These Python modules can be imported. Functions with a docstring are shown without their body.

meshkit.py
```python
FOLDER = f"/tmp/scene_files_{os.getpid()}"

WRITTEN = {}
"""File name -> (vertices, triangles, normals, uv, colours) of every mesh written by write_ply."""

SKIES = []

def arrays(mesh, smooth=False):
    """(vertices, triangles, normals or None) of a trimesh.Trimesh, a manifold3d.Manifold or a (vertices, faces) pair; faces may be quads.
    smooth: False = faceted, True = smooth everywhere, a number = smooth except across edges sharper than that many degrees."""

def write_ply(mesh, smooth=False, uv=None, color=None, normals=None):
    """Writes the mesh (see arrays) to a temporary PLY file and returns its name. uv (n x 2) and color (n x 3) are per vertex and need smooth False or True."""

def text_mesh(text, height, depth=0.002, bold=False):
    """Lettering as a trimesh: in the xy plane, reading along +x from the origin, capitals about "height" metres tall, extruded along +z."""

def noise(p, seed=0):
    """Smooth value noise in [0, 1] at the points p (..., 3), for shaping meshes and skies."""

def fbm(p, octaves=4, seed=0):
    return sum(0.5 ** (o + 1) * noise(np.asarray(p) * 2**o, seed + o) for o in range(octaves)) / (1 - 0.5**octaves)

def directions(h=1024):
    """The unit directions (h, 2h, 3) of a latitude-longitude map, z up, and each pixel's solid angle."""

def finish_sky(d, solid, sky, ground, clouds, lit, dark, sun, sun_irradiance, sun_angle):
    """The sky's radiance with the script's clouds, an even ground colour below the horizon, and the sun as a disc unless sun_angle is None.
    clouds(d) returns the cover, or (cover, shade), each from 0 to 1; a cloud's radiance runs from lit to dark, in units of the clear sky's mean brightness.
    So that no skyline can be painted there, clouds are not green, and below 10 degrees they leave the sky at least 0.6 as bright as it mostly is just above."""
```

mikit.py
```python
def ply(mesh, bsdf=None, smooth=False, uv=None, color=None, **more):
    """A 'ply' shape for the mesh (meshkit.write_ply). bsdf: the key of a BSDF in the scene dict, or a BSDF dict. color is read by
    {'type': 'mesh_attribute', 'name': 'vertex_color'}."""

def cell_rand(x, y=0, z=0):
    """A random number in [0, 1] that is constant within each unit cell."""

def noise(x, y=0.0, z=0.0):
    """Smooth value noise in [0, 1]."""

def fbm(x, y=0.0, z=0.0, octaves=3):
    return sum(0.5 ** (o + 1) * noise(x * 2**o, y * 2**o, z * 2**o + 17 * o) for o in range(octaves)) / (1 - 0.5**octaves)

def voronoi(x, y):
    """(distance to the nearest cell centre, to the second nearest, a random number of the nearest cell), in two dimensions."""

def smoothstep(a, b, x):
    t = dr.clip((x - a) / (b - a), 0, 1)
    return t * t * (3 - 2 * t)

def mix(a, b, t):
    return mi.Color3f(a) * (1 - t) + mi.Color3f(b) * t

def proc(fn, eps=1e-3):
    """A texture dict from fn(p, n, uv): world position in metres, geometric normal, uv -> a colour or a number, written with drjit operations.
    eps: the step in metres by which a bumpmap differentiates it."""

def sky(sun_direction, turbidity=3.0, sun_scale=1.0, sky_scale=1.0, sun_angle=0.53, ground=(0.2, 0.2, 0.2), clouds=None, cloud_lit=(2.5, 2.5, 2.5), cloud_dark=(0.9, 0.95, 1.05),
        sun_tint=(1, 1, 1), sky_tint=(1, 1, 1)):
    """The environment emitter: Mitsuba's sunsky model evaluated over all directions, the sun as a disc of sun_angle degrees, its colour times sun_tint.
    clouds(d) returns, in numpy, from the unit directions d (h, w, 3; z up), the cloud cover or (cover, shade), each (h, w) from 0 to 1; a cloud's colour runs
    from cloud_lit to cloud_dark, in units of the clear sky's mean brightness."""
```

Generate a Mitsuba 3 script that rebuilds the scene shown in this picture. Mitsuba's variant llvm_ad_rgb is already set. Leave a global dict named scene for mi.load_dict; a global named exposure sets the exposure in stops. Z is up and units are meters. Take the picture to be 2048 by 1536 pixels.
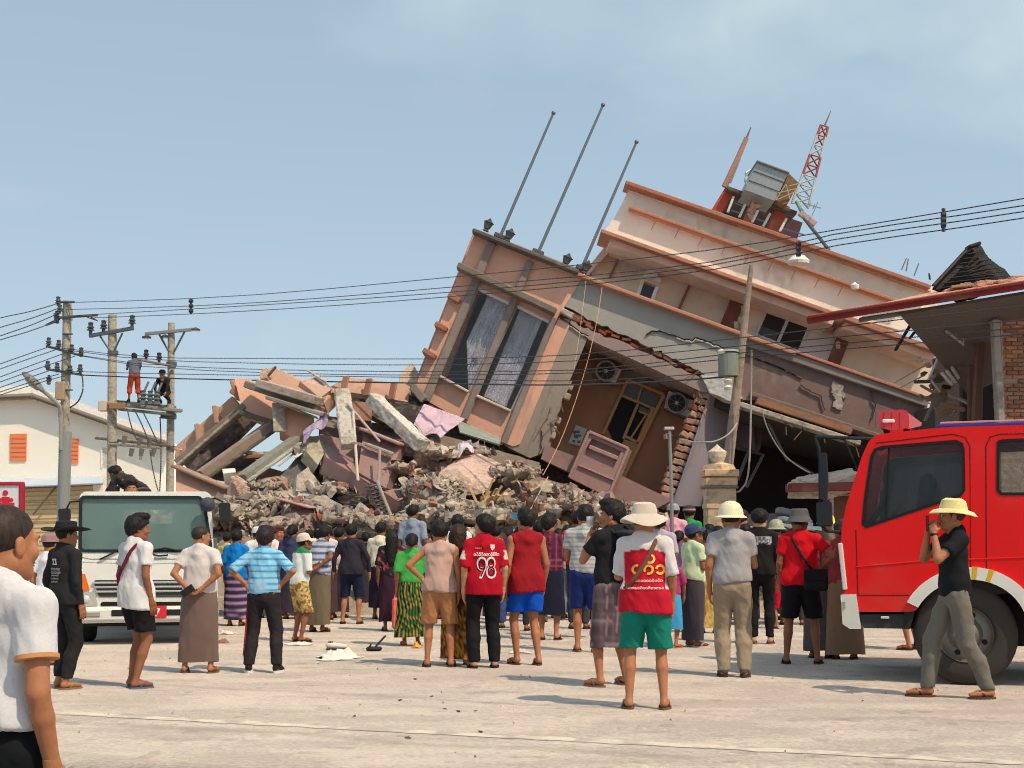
import math, random
import numpy as np, trimesh, mitsuba as mi, mikit, meshkit, manifold3d
import drjit as dr
from shapely.geometry import Polygon, LineString, Point
from shapely import affinity
from mikit import noise, fbm, voronoi, smoothstep, mix, proc, cell_rand

# ------------------------------------------------------------------ camera, sky, exposure
F, CX, CY, HZ, EYE = 2800.0, 1024.0, 768.0, 1070.0, 1.45
PITCH = math.atan((HZ - CY) / F)
T = mi.ScalarTransform4f
scene, labels = {}, {}
scene['camera'] = {'type': 'perspective', 'fov': math.degrees(2 * math.atan(1024 / F)), 'fov_axis': 'x',
                   'to_world': T().look_at(origin=[0, 0, EYE], target=[0, math.cos(PITCH), EYE + math.sin(PITCH)], up=[0, 0, 1]),
                   'near_clip': 0.1, 'far_clip': 5000.0}


def clouds(d):
    el = np.maximum(d[..., 2], 0.02)
    q = np.stack([d[..., 0] / (el + 0.25) * 2.1 + 3.1, d[..., 1] / (el + 0.25) * 2.1, 0 * el + 4.7], -1)
    c = meshkit.fbm(q * 1.25 + 0.35 * (meshkit.fbm(q * 4, 3, 9)[..., None] - .5), 7, 355)
    wisps = np.clip((c - 0.50) * 3.0, 0, 1) ** 1.3 * 0.55
    return np.clip(0.44 + wisps, 0, 0.95)                 # thin haze over the whole sky, and wisps in it


SUN = (0.44, -0.42, 0.79)
scene['sky_light'] = mikit.sky(SUN, turbidity=5.0, sky_scale=1.38, clouds=clouds, cloud_lit=(1.30, 1.60, 1.74), cloud_dark=(0.9, 0.95, 1.05),
                               sky_tint=(1.07, 1.06, 0.96), sun_scale=1.02, sun_tint=(1.0, 0.97, 0.925), ground=(0.34, 0.32, 0.28))
exposure = 1.3

# ------------------------------------------------------------------ helpers
RIGHT, UP, FWD = np.array([1., 0, 0]), np.array([0, -math.sin(PITCH), math.cos(PITCH)]), np.array([0, math.cos(PITCH), math.sin(PITCH)])


def ray(px, py):
    return FWD + (px - CX) / F * RIGHT + (CY - py) / F * UP


FRAME = None     # (centre x, centre y, turn in radians): while set, things are measured and built square and then turned about that upright axis


def turned():
    cx, cy, a = FRAME
    return trimesh.transformations.rotation_matrix(a, (0, 0, 1), (cx, cy, 0))


def P(px, py, Y):
    """The point of the plane y = Y that the photograph shows at pixel (px, py): how positions were measured."""
    o, d = np.array([0, 0, EYE]), ray(px, py)
    if FRAME is not None:
        m = np.linalg.inv(turned())
        o, d = m[:3, :3] @ o + m[:3, 3], m[:3, :3] @ d
    return o + d * ((Y - o[1]) / d[1])


def G(px, py):
    """The point of the ground seen at (px, py)."""
    d = ray(px, py)
    return np.array([0, 0, EYE]) + d * (-EYE / d[2])


def lin(*c):
    """sRGB 0..255 -> linear."""
    c = np.asarray(c if len(c) > 1 else c[0], float) / 255
    return np.where(c < 0.04045, c / 12.92, ((c + 0.055) / 1.055) ** 2.4)


def mixc(a, b, t):
    return mix(a if isinstance(a, mi.Color3f) else [float(x) for x in a], b if isinstance(b, mi.Color3f) else [float(x) for x in b], t)


_used = {}


def numbered(name):
    n = _used.get(name, -1) + 1
    _used[name] = n
    return name if n == 0 else f'{name}_{n:03d}'


def shape(mesh, mat, color=None, smooth=False, **more):
    """A mesh in one colour carries it packed in its uv (so that the renderer can join meshes of one finish); one colour per vertex goes in as an attribute."""
    if FRAME is not None:
        mesh = mesh.copy().apply_transform(turned())
    if color is None:
        return mikit.ply(mesh, mat, smooth, **more)
    v, f, n = meshkit.arrays(mesh, smooth)
    color = np.clip(np.asarray(color, float), 0.003, 0.95)
    if color.ndim == 1:
        uv = np.tile([round(color[0] * 255) + 0.1 + 0.8 * color[1], color[2]], (len(v), 1))
        path = meshkit.write_ply((v, f), False, uv, None, normals=n)
    else:
        mat = mat + '_varied'
        path = meshkit.write_ply((v, f), False, None, color, normals=n)
    return {'type': 'ply', 'filename': path, 'face_normals': n is None, 'bsdf': {'type': 'ref', 'id': mat}, **more}


def tag(key, label=None, category=None, group=None, kind=None):
    d = {k: v for k, v in (('label', label), ('category', category), ('group', group), ('kind', kind)) if v}
    if d:
        labels[key] = d


def thing(name, label, category, group=None, kind=None):
    key = numbered(name)
    tag(key, label, category, group, kind or 'thing')
    return key


def add(name, mesh, mat, color=None, label=None, category=None, group=None, kind=None, smooth=False):
    """A thing or a piece of the setting that is one mesh."""
    key = numbered(name)
    scene[key] = shape(mesh, mat, color, smooth)
    tag(key, label, category, group, kind or ('thing' if category else None))
    return key


def part(holder, name, mesh, mat, color=None, smooth=False, label=None, kind=None):
    key = numbered(holder + '__' + name)
    scene[key] = shape(mesh, mat, color, smooth)
    tag(key, label, None, None, kind)
    return key


def like(holder, name, shp, to_world=None):
    """One more piece that shares a shape dict."""
    key = numbered(holder + '__' + name)
    scene[key] = dict(shp) if to_world is None else {**shp, 'to_world': to_world}
    return key


def own(key, mesh, mat, color=None, smooth=False):
    """The thing's own mesh (its main body), under the thing's key itself."""
    scene[key] = shape(mesh, mat, color, smooth)


cat = trimesh.util.concatenate


def box(cx, cy, cz, sx, sy, sz, bev=0.0):
    if bev <= 0:
        m = trimesh.creation.box((sx, sy, sz))
        m.apply_translation((cx, cy, cz))
        return m
    b = min(bev, sx * .45, sy * .45, sz * .45)
    pts = []
    for i in (-1, 1):
        for j in (-1, 1):
            for k in (-1, 1):
                for d in ((b, 0, 0), (0, b, 0), (0, 0, b)):
                    pts.append((cx + i * (sx / 2 - (b if d[0] == 0 else 0)), cy + j * (sy / 2 - (b if d[1] == 0 else 0)), cz + k * (sz / 2 - (b if d[2] == 0 else 0))))
    return hull(pts)


def hull(pts):
    m = manifold3d.Manifold.hull_points(np.asarray(pts, float)).to_mesh()
    return trimesh.Trimesh(m.vert_properties[:, :3], m.tri_verts, process=False)


def frame_from(p0, p1, up=(0, 0, 1)):
    p0, p1 = np.asarray(p0, float), np.asarray(p1, float)
    x = p1 - p0
    L = np.linalg.norm(x)
    x = x / L
    y = np.cross(up, x)
    if np.linalg.norm(y) < 1e-3:
        y = np.cross((0, 1, 0), x)
    y /= np.linalg.norm(y)
    z = np.cross(x, y)
    m = np.eye(4)
    m[:3, 0], m[:3, 1], m[:3, 2], m[:3, 3] = x, y, z, (p0 + p1) / 2
    return m, L


def beam(p0, p1, wy, wz, bev=0.0, roll=0.0, up=(0, 0, 1)):
    """A box from p0 to p1, wz thick upwards and wy across."""
    m, L = frame_from(p0, p1, up)
    b = box(0, 0, 0, L, wy, wz, bev)
    if roll:
        b.apply_transform(trimesh.transformations.rotation_matrix(math.radians(roll), (1, 0, 0)))
    b.apply_transform(m)
    return b


def tube(pts, r, sides=8, cap=True):
    """A tube along a polyline; r a number or one per point."""
    p = np.asarray(pts, float)
    n = len(p)
    r = np.broadcast_to(np.asarray(r, float), (n,))
    t = np.gradient(p, axis=0)
    t /= np.linalg.norm(t, axis=1, keepdims=True) + 1e-12
    ref = np.array([0, 0, 1.]) if abs(t[:, 2]).mean() < 0.9 else np.array([1., 0, 0])
    a = np.cross(t, ref)
    a /= np.linalg.norm(a, axis=1, keepdims=True) + 1e-12
    b = np.cross(t, a)
    ang = np.arange(sides) * 2 * np.pi / sides
    v = (p[:, None] + r[:, None, None] * (np.cos(ang)[None, :, None] * a[:, None] + np.sin(ang)[None, :, None] * b[:, None])).reshape(-1, 3)
    f = []
    for i in range(n - 1):
        for j in range(sides):
            k = (j + 1) % sides
            q = (i * sides + j, i * sides + k, (i + 1) * sides + k, (i + 1) * sides + j)
            f += [(q[0], q[2], q[1]), (q[0], q[3], q[2])]
    if cap:
        v = np.vstack([v, p[:1], p[-1:]])
        c0, c1 = n * sides, n * sides + 1
        for j in range(sides):
            k = (j + 1) % sides
            f += [(c0, j, k), (c1, (n - 1) * sides + k, (n - 1) * sides + j)]
    m = trimesh.Trimesh(v, f, process=False)
    if m.volume < 0:
        m.invert()
    return m


def lathe(prof, sections=24, center=(0, 0, 0)):
    """Profile (r, z) turned round the z axis."""
    m = trimesh.creation.revolve(np.asarray(prof, float), sections=sections)
    m.apply_translation(center)
    return m


def extrude(poly, Y, d, back=False):
    """A shapely polygon in (x, z) becomes a block from y = Y to y = Y + d."""
    ms = []
    for g in getattr(poly, 'geoms', [poly]):
        if g.is_empty or g.area < 1e-6:
            continue
        m = trimesh.creation.extrude_polygon(g, d, engine='earcut')
        v = m.vertices.copy()
        m.vertices = np.stack([v[:, 0], Y + v[:, 2], v[:, 1]], -1)
        m.invert()
        ms.append(m)
    return cat(ms)


def poly(pts, Y):
    """Measured pixels as a polygon of the upright plane y = Y."""
    return Polygon([P(a, b, Y)[[0, 2]] for a, b in pts]).buffer(0)


def slab(pts, Y, d, cut=()):
    q = poly(pts, Y)
    for c in cut:
        q = q.difference(poly(c, Y))
    return extrude(q, Y, d)


def strip(a, b, th, Y, d, Y2=None):
    """A straight member between two measured points, th pixels thick, d deep (its front at Y)."""
    Y2 = Y if Y2 is None else Y2
    p0, p1 = P(*a, Y), P(*b, Y2)
    off = np.array([0, d / 2, 0])
    return beam(p0 + off, p1 + off, d, th * Y / F, min(0.02, th * Y / F * .2))


def tilt(mesh, deg, axis, about=None):
    c = mesh.bounds.mean(0) if about is None else about
    mesh.apply_transform(trimesh.transformations.rotation_matrix(math.radians(deg), axis, c))
    return mesh


def rag(pts, amp, n, seed):
    """A polyline with a broken, ragged edge."""
    r = np.random.default_rng(seed)
    out = []
    for (a, b) in zip(pts[:-1], pts[1:]):
        for i in range(n):
            t = i / n
            out.append((a[0] + (b[0] - a[0]) * t + r.normal() * amp, a[1] + (b[1] - a[1]) * t + r.normal() * amp))
    out.append(pts[-1])
    return out


def sheet(fn, nu, nv, thick=0.012):
    """A cloth or sheet: fn(u, v) -> points; closed with a real thickness."""
    u, v = np.meshgrid(np.linspace(0, 1, nu), np.linspace(0, 1, nv), indexing='ij')
    p = fn(u, v)
    du, dv = np.gradient(p, axis=0), np.gradient(p, axis=1)
    n = np.cross(du, dv)
    n /= np.linalg.norm(n, axis=-1, keepdims=True) + 1e-9
    a, b = (p + n * thick / 2).reshape(-1, 3), (p - n * thick / 2).reshape(-1, 3)
    i, j = np.meshgrid(np.arange(nu - 1), np.arange(nv - 1), indexing='ij')
    q = np.stack([i * nv + j, (i + 1) * nv + j, (i + 1) * nv + j + 1, i * nv + j + 1], -1).reshape(-1, 4)
    f = np.vstack([q[:, [0, 1, 2]], q[:, [0, 2, 3]]])
    m = nu * nv
    f = np.vstack([f, f[:, ::-1] + m])
    ring = [k for k in range(nv)] + [k * nv + nv - 1 for k in range(1, nu)] + [(nu - 1) * nv + k for k in range(nv - 2, -1, -1)] + [k * nv for k in range(nu - 2, 0, -1)]
    e = [(ring[k], ring[(k + 1) % len(ring)]) for k in range(len(ring))]
    f = np.vstack([f, [(x, y, y + m) for x, y in e], [(x, y + m, x + m) for x, y in e]])
    return trimesh.Trimesh(np.vstack([a, b]), f, process=False)


# ------------------------------------------------------------------ materials
def packed(p, n, uv):
    r = dr.floor(uv.x)
    return mi.Color3f(r / 255, dr.clip((uv.x - r - 0.1) / 0.8, 0, 1), uv.y)


VC = proc(packed)


def skin_tone(p, n, uv):
    # skin is never one tone: warmer and paler blotches, fine mottling
    a, b = fbm(p.x * 9, p.y * 9, p.z * 9, 2), fbm(p.x * 60, p.y * 60, p.z * 60, 2)
    c = packed(p, n, uv) * (0.78 + 0.30 * a + 0.16 * b)
    return c * mi.Color3f(1.0, 0.94 + 0.12 * a, 0.90 + 0.2 * a)


def cloth_tone(p, n, uv):
    # washed and faded in patches, with the grain of a weave
    a, b = fbm(p.x * 5, p.y * 5, p.z * 3.5, 3), noise(p.x * 170, p.y * 170, p.z * 170)
    return packed(p, n, uv) * (0.82 + 0.26 * a + 0.10 * b)


def hair_tone(p, n, uv):
    return packed(p, n, uv) * (0.35 + 1.3 * fbm(p.x * 150, p.y * 150, p.z * 36, 2))


def wall_tone(p, n, uv):
    # rain streaks and patched paint, running down the wall as it stood before it fell
    u, v = p.x * 0.934 - p.z * 0.358, p.x * 0.358 + p.z * 0.934
    a, b = fbm(u * 2.4, p.y * 2.4, v * 0.22, 3), fbm(u * 0.5, p.y * 0.5, v * 0.5 + 3, 3)
    return packed(p, n, uv) * (0.74 + 0.24 * a + 0.26 * b)


TONES = {'skin': proc(skin_tone), 'fabric': proc(cloth_tone), 'hair': proc(hair_tone), 'plaster': proc(wall_tone)}
PER_VERTEX = {'type': 'mesh_attribute', 'name': 'vertex_color'}


def two(b):
    return {'type': 'twosided', 'bsdf': b}


def bumped(b, fn, h, eps=4e-3):
    return {'type': 'bumpmap', 'arbitrary': {**proc(fn, eps)}, 'scale': h, 'bsdf': b}


def dirt_w(p, n, uv):
    a = fbm(p.x * 0.9, p.y * 0.9, p.z * 0.9, 3)
    b = fbm(p.x * 7, p.y * 7, p.z * 3.2, 2)
    return smoothstep(0.48, 0.80, a * 0.65 + b * 0.35) * 0.5


def rough_bump(p, n, uv):
    return fbm(p.x * 11, p.y * 11, p.z * 11, 2)


def cloth_bump(p, n, uv):
    return fbm(p.x * 13 + p.z * 4, p.y * 13, p.z * 7, 2)


def principled(color=VC, rough=0.6, spec=0.4, **k):
    return {'type': 'principled', 'base_color': color, 'roughness': rough, 'specular': spec, **k}


def rgb(c):
    return {'type': 'rgb', 'value': [float(x) for x in c]}


def grime_w(p, n, uv):
    a = fbm(p.x * 1.7, p.y * 1.7, p.z * 1.7, 3)
    b = fbm(p.x * 14, p.y * 14, p.z * 14, 2)
    return smoothstep(0.40, 0.70, a * 0.5 + b * 0.5) * 0.7


for end, c in (('', VC), ('_varied', PER_VERTEX)):
    # painted plaster with dust: the wall's colour, and dust lying on it in blotches
    scene['plaster' + end] = two(bumped({'type': 'blendbsdf', 'weight': proc(dirt_w), 'a': principled(c if end else TONES['plaster'], rough=0.8, spec=0.25),
                                         'b': principled(rgb(lin(166, 150, 136)), 0.95, 0.1)}, rough_bump, 0.006))
    scene['concrete' + end] = two(bumped({'type': 'blendbsdf', 'weight': proc(grime_w), 'a': principled(c, rough=0.9, spec=0.2),
                                          'b': principled(rgb(lin(128, 116, 104)), 0.95, 0.1)}, rough_bump, 0.016))
    scene['fabric' + end] = two(bumped(principled(c if end else TONES['fabric'], rough=0.85, spec=0.15, sheen=0.2), cloth_bump, 0.008))
    scene['skin' + end] = two(principled(c if end else TONES['skin'], rough=0.55, spec=0.3))
    scene['hair' + end] = two(principled(c if end else TONES['hair'], rough=0.6, spec=0.25))
    scene['matte' + end] = two(principled(c, rough=0.7, spec=0.3))
scene['metal'] = two(principled(rough=0.42, spec=0.5, metallic=0.5))


def road_film(p, n, uv):
    # dust thrown up by the wheels lies on the lower panels, in smears
    return smoothstep(1.15, 0.3, p.z + (fbm(p.x * 3, p.y * 3, p.z * 5, 3) - 0.5) * 1.1) * 0.16 + smoothstep(0.6, 0.8, fbm(p.x * 2.2, p.y * 2.2, p.z * 2.2, 3)) * 0.04


scene['paint'] = {'type': 'blendbsdf', 'weight': proc(road_film), 'a': two(principled(rough=0.32, spec=0.22, clearcoat=0.28, clearcoat_gloss=0.93)), 'b': two(principled(rgb(lin(150, 134, 118)), 0.9, 0.1))}
scene['rubber'] = two(principled(rough=0.75, spec=0.25))
scene['lamp_plastic'] = two(principled(rough=0.15, spec=0.5, clearcoat=0.6))
scene['glass'] = {'type': 'thindielectric', 'int_ior': 1.52}
scene['tinted_glass'] = {'type': 'blendbsdf', 'weight': 0.5, 'a': {'type': 'thindielectric', 'int_ior': 1.6}, 'b': two(principled(rgb(lin(124, 156, 154)), 0.06, 0.6))}
scene['window_glass'] = {'type': 'blendbsdf', 'weight': 0.10, 'a': {'type': 'thindielectric', 'int_ior': 1.6}, 'b': two(principled(rgb(lin(58, 78, 88)), 0.08, 0.6))}


ROAD = np.array([1.0, -0.36])[:2] / np.linalg.norm([1.0, -0.36])


def road_color(p, n, uv):
    s = p.x * float(ROAD[0]) + p.y * float(ROAD[1])           # along the road, and across it
    t = -p.x * float(ROAD[1]) + p.y * float(ROAD[0])
    big = fbm(p.x * 0.22, p.y * 0.35, 0.0, 3)
    mid = fbm(p.x * 1.2 + 9, p.y * 2.8, 1.0, 3)
    fine = fbm(p.x * 40, p.y * 40, 3.0, 2)
    streak = fbm(s * 0.30, t * 3.6, 5.0, 4)
    asphalt = mixc(lin(112, 108, 103), lin(156, 148, 140), smoothstep(0.3, 0.75, fine * 0.45 + streak * 0.55))
    dust = mixc(lin(158, 148, 139), lin(182, 171, 160), smoothstep(0.25, 0.75, mid * 0.6 + fine * 0.4))
    # the carriageway is bared by tyres nearest the camera, the verge in front of the crowd is deep in dust
    edge = t + (big - 0.5) * 2.6 + (streak - 0.5) * 2.2
    w = smoothstep(6.6, 9.2, edge)
    w = dr.maximum(w, smoothstep(0.50, 0.70, streak * 0.7 + big * 0.3) * 0.7)
    spots = smoothstep(0.73, 0.80, fbm(p.x * 5.0, p.y * 5.0, 8.0, 2)) * 0.16
    wob = (fbm(s * 0.5, t * 0.5, 4.0, 2) - 0.5) * 0.9
    tyre = (smoothstep(0.16, 0.04, dr.abs(t + wob - 7.7)) + smoothstep(0.16, 0.04, dr.abs(t + wob - 9.35)) + smoothstep(0.14, 0.04, dr.abs(t - wob * 1.4 - 11.6))) * smoothstep(0.35, 0.6, fbm(s * 0.8, t * 5, 2.0, 2)) * 0.14
    first, second, which = voronoi(p.x * 0.55 + (mid - 0.5) * 1.3, p.y * 0.55 + (fine - 0.5) * 0.15)
    crack = smoothstep(0.022, 0.006, second - first) * smoothstep(0.55, 0.25, w + big * 0.35 - 0.3) * 0.35
    return mixc(asphalt, dust, w) * (1 - spots - tyre - crack)


def road_bump(p, n, uv):
    return fbm(p.x * 28, p.y * 28, 1.0, 2) + 2.0 * fbm(p.x * 1.6, p.y * 4.2, 2.0, 2)


scene['road_dust'] = two(bumped(principled(proc(road_color), 0.95, 0.12), road_bump, 0.016))


def line_color(p, n, uv):
    w = fbm(p.x * 6, p.y * 6, 3.0, 4)
    return mixc(lin(160, 151, 140), lin(189, 178, 164), smoothstep(0.34, 0.62, w))


scene['worn_paint'] = two(principled(proc(line_color), 0.9, 0.15))


# ------------------------------------------------------------------ ground
def ground_mesh():
    xs = np.concatenate([[-900, -300, -120, -60], np.linspace(-30, 30, 61), [60, 120, 300, 900]])
    ys = np.concatenate([[-60, -20], np.linspace(-6, 48, 55), [60, 80, 120, 250, 600, 1800]])
    x, y = np.meshgrid(xs, ys, indexing='ij')
    q = np.stack([x * .2, y * .2, 0 * x], -1)
    z = 0 * x
    v = np.stack([x, y, z], -1).reshape(-1, 3)
    n = len(ys)
    i, j = np.meshgrid(np.arange(len(xs) - 1), np.arange(n - 1), indexing='ij')
    f = np.stack([i * n + j, (i + 1) * n + j, (i + 1) * n + j + 1, i * n + j + 1], -1).reshape(-1, 4)
    return (v, f)


add('ground', ground_mesh(), 'road_dust', kind='structure', label='dusty worn asphalt road and verge')
# the worn edge line of the carriageway
a0, a1 = G(300, 1436), G(2300, 1540)
dv = (a1 - a0) / np.linalg.norm(a1 - a0)
nn = np.array([-dv[1], dv[0], 0])
r0 = np.random.default_rng(4)
mid = [a0 + (a1 - a0) * t for t in np.linspace(-1.2, 1.6, 160)]
w1 = 0.085 + 0.012 * r0.normal(size=len(mid))
w2 = 0.085 + 0.012 * r0.normal(size=len(mid))
lv = np.vstack([[m + nn * a + [0, 0, .004] for m, a in zip(mid, w1)], [m - nn * a + [0, 0, .004] for m, a in zip(mid, w2)]])
k = len(mid)
add('road_line', (lv, np.array([(i + k, i + k + 1, i + 1, i) for i in range(k - 1)])), 'worn_paint', kind='structure', label='worn pale edge line painted along the road')

# ------------------------------------------------------------------ the fallen hotel
HY = 34.0
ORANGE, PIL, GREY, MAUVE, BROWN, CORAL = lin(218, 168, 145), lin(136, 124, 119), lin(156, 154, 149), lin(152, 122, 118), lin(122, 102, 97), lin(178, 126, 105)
PINKW, TAN, RECESS, DARK, WHITE = lin(238, 228, 213), lin(222, 202, 182), lin(156, 110, 84), lin(46, 42, 42), lin(225, 222, 216)
hotel = thing('hotel', 'orange and pink hotel toppled sideways with cracked grey parapet and two tall curtained windows', 'building')
rng = np.random.default_rng(11)


def hp(name, pts, Y, d, color, mat='plaster', cut=(), label=None, holder=None):
    return part(holder or hotel, name, slab(pts, Y, d, cut), mat, color, label=label)


def hs(name, a, b, th, Y, d, color, mat='plaster', holder=None, label=None):
    return part(holder or hotel, name, strip(a, b, th, Y, d), mat, color, label=label)


# --- orange bay with the two windows
W1 = [(956, 577), (1021, 608), (938, 784), (875, 749)]
W2 = [(1034, 612), (1104, 646), (1022, 822), (950, 789)]
own(hotel, slab([(950, 466), (1168, 549), (1113, 640), (1004, 891), (940, 850), (826, 786)], HY, 0.16, (W1, W2)), 'plaster', ORANGE)
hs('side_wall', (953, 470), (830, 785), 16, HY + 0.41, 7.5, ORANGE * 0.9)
hs('roof_slab', (952, 464), (1168, 547), 14, HY + 0.41, 7.5, GREY)
hp('back_wall', [(955, 470), (1160, 548), (1000, 885), (832, 785)], HY + 6.5, 0.3, lin(96, 92, 92))
hs('floor_slab', (832, 784), (1003, 884), 12, HY + 0.41, 6.0, GREY)
for q, nm in ((W1, 'first'), (W2, 'second')):
    w = part(hotel, 'window', slab(q, HY + 0.07, 0.012), 'window_glass')
    for a, b in ((0, 1), (1, 2), (2, 3), (3, 0)):
        part(w, 'frame', strip(q[a], q[b], 6 if a == 0 else 4.5, HY - 0.02, 0.14), 'matte', lin(214, 214, 210) if a in (0, 2) else lin(150, 146, 142))
    # hanging curtains: gravity still pulls them straight down, the room is what leans
    q3 = [P(*c, HY + 0.19) for c in q]

    def cur(u, v, q3=q3, lo=(0.34 if nm == 'first' else 0.12), hi=(0.98 if nm == 'first' else 0.74)):
        s = lo + (hi - lo) * u
        top = q3[0] + (q3[1] - q3[0]) * s[..., None]
        bot = q3[3] + (q3[2] - q3[3]) * np.clip(s + (0.10 if nm == 'second' else 0.0), 0, 1)[..., None]
        end = np.clip(0.55 + 0.45 * u, 0, 1) if nm == 'first' else 0.98
        p = top + (bot - top) * (v * end)[..., None]
        p[..., 1] += 0.07 * np.abs(np.sin(u * 22 + v)) + 0.03 * np.sin(u * 61 + v * 3)
        return p
    part(w, 'curtain', sheet(cur, 90, 14), 'fabric', lin(236, 236, 244), smooth=40)
part(hotel, 'torn_blind', slab([(963, 668), (946, 716), (961, 718)], HY + 0.13, 0.015), 'matte', WHITE, label='white torn blind showing in the left window')
for a, b, th in (((984, 484), (851, 801), 17), ((1061, 522), (928, 838), 15), ((1109, 634), (1007, 887), 13)):
    hs('pilaster', a, b, th, HY - 0.14, 0.138, PIL)
hs('cornice', (915, 529), (1112, 622), 13, HY - 0.45, 0.44, lin(120, 110, 102))
hs('cornice', (945, 459), (1158, 543), 8, HY - 0.40, 0.39, lin(96, 94, 94))
hs('sill', (824, 772), (848, 800), 17, HY - 0.3, 0.29, lin(128, 122, 116))
for a, b in (((896, 589), (919, 601)), ((870, 646), (894, 659)), ((846, 699), (871, 714))):
    hs('ledge', a, b, 11, HY - 0.25, 0.7, lin(158, 106, 88))
hs('sill', (880, 752), (936, 783), 5, HY - 0.2, 0.19, lin(206, 190, 172))
hs('sill', (953, 791), (1020, 821), 5, HY - 0.2, 0.19, lin(206, 190, 172))

# --- rounded corner column between the bay and the balcony: orange on the bay's side, bare grey render on the other
colm = [(1117, 636), (1142, 647), (1174, 679), (1140, 760)] + rag([(1140, 768), (1112, 840), (1090, 905)], 2.2, 7, 3) + [(1060, 916), (1018, 896), (1008, 888)]
hp('corner_column', colm, HY + 0.02, 1.75, lin(150, 138, 128))
hp('painted_corner', [(1116, 638), (1140, 650), (1122, 690), (1040, 888), (1026, 893), (1010, 886)], HY - 0.012, 0.03, ORANGE * 1.05)
for i, (x, y) in enumerate(((1134, 772), (1128, 792), (1108, 838), (1102, 856), (1094, 868), (1088, 886))):
    c = P(x + rng.uniform(-2, 4), y, HY + 0.2)
    part(hotel, 'broken_edge', tilt(box(*c, .28 + .1 * rng.random(), .3, .16, .02), 22, (0, 1, 0)), 'concrete', lin(176, 160, 146))

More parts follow.
